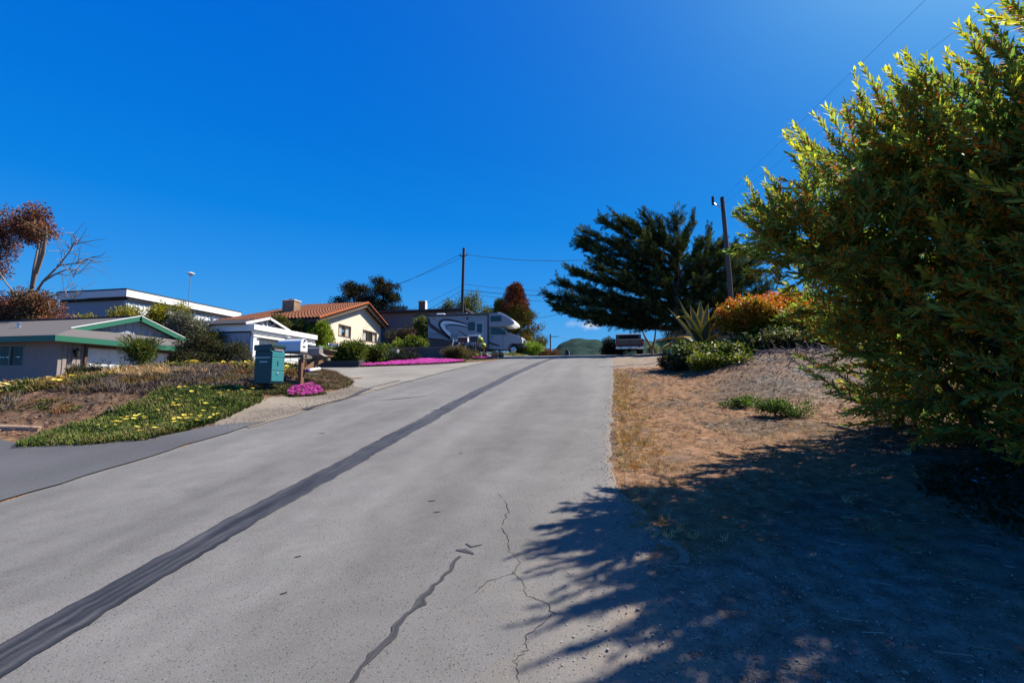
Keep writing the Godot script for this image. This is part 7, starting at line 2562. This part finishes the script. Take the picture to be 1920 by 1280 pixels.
func build_wattle() -> void:
	var r := RandomNumberGenerator.new()
	r.seed = 31
	var foot := at_ground(4.3, 5.6, 0.0)
	var t := thing("wattle_bush", "tall near wattle bush with narrow leaves and orange flower spikes at the right edge", "bush", foot)
	var lobes := [
		[Vector3(2.30, 3.22, -5.55), Vector3(0.85, 0.55, 0.75), 1.0], [Vector3(2.85, 3.75, -5.3), Vector3(0.95, 0.6, 0.85), 1.0], [Vector3(3.4, 3.75, -4.85), Vector3(0.95, 0.6, 0.95), 1.1], [Vector3(4.25, 4.25, -4.6), Vector3(0.95, 0.75, 1.0), 1.0], [Vector3(1.95, 3.25, -5.5), Vector3(0.5, 0.28, 0.45), 1.5],
		[Vector3(3.9, 3.2, -5.6), Vector3(1.6, 1.4, 1.5), 1.3], [Vector3(4.0, 1.95, -6.2), Vector3(1.5, 1.1, 1.4), 1.1], [Vector3(2.95, 2.65, -6.1), Vector3(0.85, 0.7, 0.85), 1.0], [Vector3(4.15, 2.5, -4.5), Vector3(1.25, 1.5, 1.1), 1.2], [Vector3(4.2, 1.25, -5.0), Vector3(1.3, 0.7, 1.2), 0.45], [Vector3(3.7, 1.35, -6.9), Vector3(0.75, 0.5, 0.65), 0.8], [Vector3(4.0, 3.3, -3.85), Vector3(1.1, 1.3, 0.9), 1.1], [Vector3(5.4, 3.0, -5.4), Vector3(1.6, 2.2, 1.6), 0.5],
	]
	# stems
	for i in lobes.size():
		var to: Vector3 = lobes[i][0] - foot
		var from := Vector3(r.randf_range(-0.5, 0.5), -0.15, r.randf_range(-0.5, 0.5))
		var mid := from.lerp(to, 0.5) + Vector3(r.randfn() * 0.15, 0.25, r.randfn() * 0.15)
		var path := []
		var rad := []
		for k in 10:
			var f := k / 9.0
			path.append(from.lerp(mid, f).lerp(mid.lerp(to, f), f) + Vector3(r.randfn(), r.randfn(), r.randfn()) * 0.02)
			rad.append(lerpf(0.055, 0.014, f))
		var b := MB.new()
		b.tube(path, rad, 7)
		put(b, "stem", mats.bark, t)
	var b2 := MB.new()
	b2.tube([Vector3(-1.5, 0.42, -0.75), Vector3(-0.9, 0.5, -0.6), Vector3(-0.4, 0.7, -0.45), Vector3(0.2, 0.5, -0.2)], [0.012, 0.018, 0.024, 0.03], 6)
	put(b2, "branch", mats.greybark, t)
	var kinds := [wattle_spray(121, 4, 0.08), wattle_spray(122, 18, 0.12), wattle_spray(123, 30, 0.15), wattle_spray(124, 10, 0.55), wattle_spray(125, 20, 0.35)]
	var weights := []
	var total := 0.0
	for q in lobes:
		total += (q[1].x * q[1].y + q[1].y * q[1].z + q[1].x * q[1].z) * q[2]
		weights.append(total)
	var all := []
	for i in 4500:
		var w := r.randf() * total
		var j := 0
		while weights[j] < w:
			j += 1
		var c: Vector3 = lobes[j][0]
		var e: Vector3 = lobes[j][1]
		var d := Vector3(r.randfn(), r.randfn(), r.randfn()).normalized()
		var deep := pow(r.randf(), 0.4)
		var p := c + d * e * deep * r.randf_range(0.82, 1.1)
		if p.y < ground_y(p.x, p.z) + 0.12 or p.x - 0.645 * (p.y - 0.5) < -0.8 + r.randf() * 0.45:
			continue
		var covered := false
		for k in lobes.size():
			if k != j and ((p - lobes[k][0]) / lobes[k][1]).length() < 0.72:
				covered = true
		if covered and r.randf() < 0.6:
			continue
		var out := (d / e).normalized()
		var dir := (out * 0.8 + Vector3.UP * 0.55 + Vector3(-0.28, 0.0, 0.05) + Vector3(r.randfn(), r.randfn(), r.randfn()) * 0.32).normalized()
		var s := r.randf_range(0.75, 1.25)
		var high := clampf((p.y - 2.4) / 2.6, 0.0, 1.0)
		var kind := 0
		var x := r.randf()
		if x < 0.30:
			kind = 2
		elif x < 0.55:
			kind = 1
		elif x < 0.55 + 0.28 * high:
			kind = 3
		elif x < 0.82:
			kind = 4
		all.append([p - dir * 0.25 * s, dir, s, kind, p.distance_to(Vector3(0, 1.6, 0)) / (0.4 + deep)])
	# long leaders that stand out of the mass, up and towards the road
	for i in 84:
		var j := [0, 1, 2, 3, 4, 6, 12][r.randi() % 7] as int
		var c: Vector3 = lobes[j][0]
		var e: Vector3 = lobes[j][1]
		var d := Vector3(r.randf_range(-1.0, 0.25), r.randf_range(0.0, 1.0), r.randf_range(-0.6, 0.9)).normalized()
		var p := c + d * e * 0.92
		var dir := (Vector3(-0.45, 0.85, 0.1) + d * 0.6 + Vector3(r.randfn(), r.randfn(), r.randfn()) * 0.22).normalized()
		if p.x + dir.x * 0.5 - 0.645 * (p.y + dir.y * 0.5 - 0.6) < -0.66 + r.randf() * 0.2:
			continue
		for k in 2:
			dir = (dir + Vector3(-0.04, 0.12, 0)).normalized()
			all.append([p + dir * (k * 0.24 - 0.2), dir, 0.95 - k * 0.1, 3 if k == 1 else (4 if i % 2 else 2), p.distance_to(Vector3(0, 1.6, 0)) * 0.62])
	all.sort_custom(func(a, b): return a[4] < b[4])
	# the shoots that show largest are parts of their own, the rest one mass per kind of shoot
	var rest := [[], [], [], [], []]
	var tints := [[], [], [], [], []]
	for i in all.size():
		var q: Array = all[i]
		var x := aim(q[0] - foot, q[1], q[2], r.randf() * TAU)
		if i < 300:
			place(kinds[q[3]], "shoot", mats.shoot, t, x)
		else:
			rest[q[3]].append(x)
			var g := r.randf_range(0.75, 1.2)
			tints[q[3]].append(Color(g * r.randf_range(0.9, 1.15), g, g * 0.95))
	for k in 5:
		multi("foliage", kinds[k], mats.shoot, rest[k], tints[k], t)


# ---------------------------------------------------------------- litter

func build_litter() -> void:
	var r := RandomNumberGenerator.new()
	r.seed = 51
	var f := FastNoiseLite.new()
	f.seed = 52
	f.frequency = 0.8
	# bark chips and twigs on the dirt
	var b := MB.new()
	b.box(Vector3.ZERO, Vector3(1.0, 0.10, 0.16))
	var chip := b.mesh()
	var xfs := []
	var tints := []
	for i in 30000:
		var s := 2.0 + 14.0 * pow(r.randf(), 1.5)
		var x := r.randf_range(0.05, 6.2)
		if r.randf() > 0.45 + 0.35 * ramp(1.5, 3.5, x) + f.get_noise_2d(x, s) * 0.5:
			continue
		var l := r.randf_range(0.012, 0.05) * lerpf(0.5, 1.7, ramp(3.0, 9.0, s))
		xfs.append(Transform3D(Basis(Vector3.UP, r.randf() * TAU).rotated(Vector3.RIGHT, r.randfn() * 0.2).scaled(Vector3(l, l * 0.7, l)), at_ground(x, s, 0.018 + r.randf() * 0.008 + 0.02 * f.get_noise_2d(x * 2.0, s * 2.0))))
		tints.append(pick([Color(0.07, 0.05, 0.04), Color(0.20, 0.13, 0.09), Color(0.36, 0.25, 0.17), Color(0.62, 0.52, 0.42)], r))
	tag(multi("bark_litter", chip, mats.tint, xfs, tints), "bark chips and twig litter strewn over the dirt verge", "litter")
	# longer pale straws
	xfs = []
	tints = []
	for i in 380:
		var s := 2.1 + 6.0 * r.randf()
		var x := r.randf_range(0.2, 4.6)
		var l := r.randf_range(0.05, 0.16)
		xfs.append(Transform3D(Basis(Vector3.UP, r.randf() * TAU).rotated(Vector3.RIGHT, r.randfn() * 0.1).scaled(Vector3(l, 0.018, 0.022)), at_ground(x, s, 0.022 + r.randf() * 0.01)))
		tints.append(pick([Color(0.14, 0.10, 0.07), Color(0.32, 0.25, 0.17), Color(0.55, 0.46, 0.34)], r))
	tag(multi("straw_litter", chip, mats.tint, xfs, tints), "long pale straws lying on the shaded dirt by the wattle", "straw")
	# pebbles, thickest along the broken edge of the asphalt
	b = MB.new()
	b.ball(Vector3.ZERO, Vector3(1.0, 0.62, 0.85), 6, 4)
	var stone := b.mesh()
	xfs = []
	tints = []
	for i in 7000:
		var s := 1.7 + 8.0 * pow(r.randf(), 2.0)
		var x := -0.35 + r.randfn() * 0.16 + absf(r.randfn()) * (0.35 + 1.6 * (1.0 - ramp(2.2, 4.5, s)))
		if x > 3.0 or x < -0.12 and r.randf() < 0.75:
			continue
		var l := r.randf_range(0.0025, 0.007) * (1.7 if r.randf() < 0.04 else 1.0)
		var y := road_y(s) + 0.001 if x < -0.06 else ground_y(x, -s) + 0.006
		xfs.append(Transform3D(Basis(Vector3.UP, r.randf() * TAU).scaled(Vector3.ONE * l), Vector3(x, y, -s)))
		tints.append(pick([Color(0.22, 0.19, 0.18), Color(0.3, 0.26, 0.235), Color(0.36, 0.33, 0.31), Color(0.48, 0.42, 0.37)], r))
	tag(multi("gravel", stone, mats.tint, xfs, tints), "loose gravel along the broken right edge of the asphalt", "gravel")
	xfs = []
	tints = []
	for i in 1500:
		var s := r.randf_range(6.4, 12.6)
		var x := -5.62 - absf(r.randfn()) * 0.55
		var l := r.randf_range(0.004, 0.012)
		xfs.append(Transform3D(Basis(Vector3.UP, r.randf() * TAU).scaled(Vector3.ONE * l), at_ground(x, s, 0.012)))
		tints.append(pick([Color(0.16, 0.13, 0.11), Color(0.34, 0.28, 0.22), Color(0.52, 0.45, 0.37)], r))
	tag(multi("gravel", stone, mats.tint, xfs, tints), "sandy gravel on the pale shoulder below the mailboxes", "gravel")
	# straw along the asphalt edge, thin green blades here and there
	var tuft := blade_tuft(131, 16, 1.0, 0.05, 0.75)
	xfs = []
	tints = []
	for i in 1900:
		var s := 3.6 + 10.5 * pow(r.randf(), 1.2)
		var x := 0.06 + absf(r.randfn()) * 0.28
		if r.randf() < 0.35:
			x = r.randf_range(0.1, 3.0)
			if f.get_noise_2d(x * 1.4 + 9.0, s * 1.4) < 0.12:
				continue
		if s < 5.0 and r.randf() < 0.75:
			continue
		xfs.append(Transform3D(Basis(Vector3.UP, r.randf() * TAU).rotated(Vector3.RIGHT, r.randfn() * 0.3).scaled(Vector3.ONE * r.randf_range(0.02, 0.10)), at_ground(x, s, 0.0)))
		tints.append(pick([Color(0.25, 0.14, 0.06), Color(0.5, 0.29, 0.09), Color(0.62, 0.44, 0.2), Color(0.7, 0.58, 0.36)], r) if r.randf() < 0.9 else Color(0.12, 0.16, 0.05))
	tag(multi("dry_grass", tuft, mats.dryleaf, xfs, tints), "short straw coloured grass along the right edge of the asphalt", "grass")
	xfs = []
	tints = []
	for i in 700:
		var x := r.randf_range(-13.5, -6.1)
		var s := 30.6 + (r.randf() + r.randf()) * 2.3
		xfs.append(Transform3D(Basis(Vector3.UP, r.randf() * TAU).scaled(Vector3.ONE * r.randf_range(0.12, 0.26)), at_ground(x, s, 0.0)))
		tints.append(pick([Color(0.09, 0.11, 0.03), Color(0.2, 0.18, 0.05), Color(0.4, 0.3, 0.12)], r))
	tag(multi("rough_grass", blade_tuft(132, 12, 1.0, 0.12, 0.8), mats.leaf, xfs, tints), "rough green and straw grass along the motorhome's side", "grass")
	xfs = []
	tints = []
	for i in 260:
		var s := 3.2 + 5.5 * r.randf()
		var x := r.randf_range(0.3, 3.4)
		if r.randf() > 0.5 + 1.4 * f.get_noise_2d(x * 1.1 + 30.0, s * 1.1) or x < 1.0:
			continue
		xfs.append(Transform3D(Basis(Vector3.UP, r.randf() * TAU).scaled(Vector3.ONE * r.randf_range(0.03, 0.07)), at_ground(x, s, 0.0)))
		tints.append(pick([Color(0.06, 0.08, 0.03), Color(0.13, 0.16, 0.05)], r))
	tag(multi("green_grass", tuft, mats.leaf, xfs, tints), "thin green grass blades scattered on the dirt near the wattle", "grass")
	# dry rubble on the left dirt between the ice plants
	xfs = []
	tints = []
	for i in 3600:
		var s := r.randf_range(5.6, 9.2)
		var x := r.randf_range(-17.0, -8.3)
		var l := r.randf_range(0.03, 0.13)
		xfs.append(Transform3D(Basis(Vector3.UP, r.randf() * TAU).rotated(Vector3.RIGHT, r.randfn() * 0.35).scaled(Vector3(l, l * 0.8, l)), at_ground(x, s, 0.02 + r.randf() * 0.02)))
		tints.append(pick([Color(0.10, 0.06, 0.045), Color(0.24, 0.13, 0.09), Color(0.34, 0.24, 0.18)], r))
	tag(multi("dry_litter", chip, mats.tint, xfs, tints), "reddish brown dry litter on the bare ground left of the green mat", "litter")
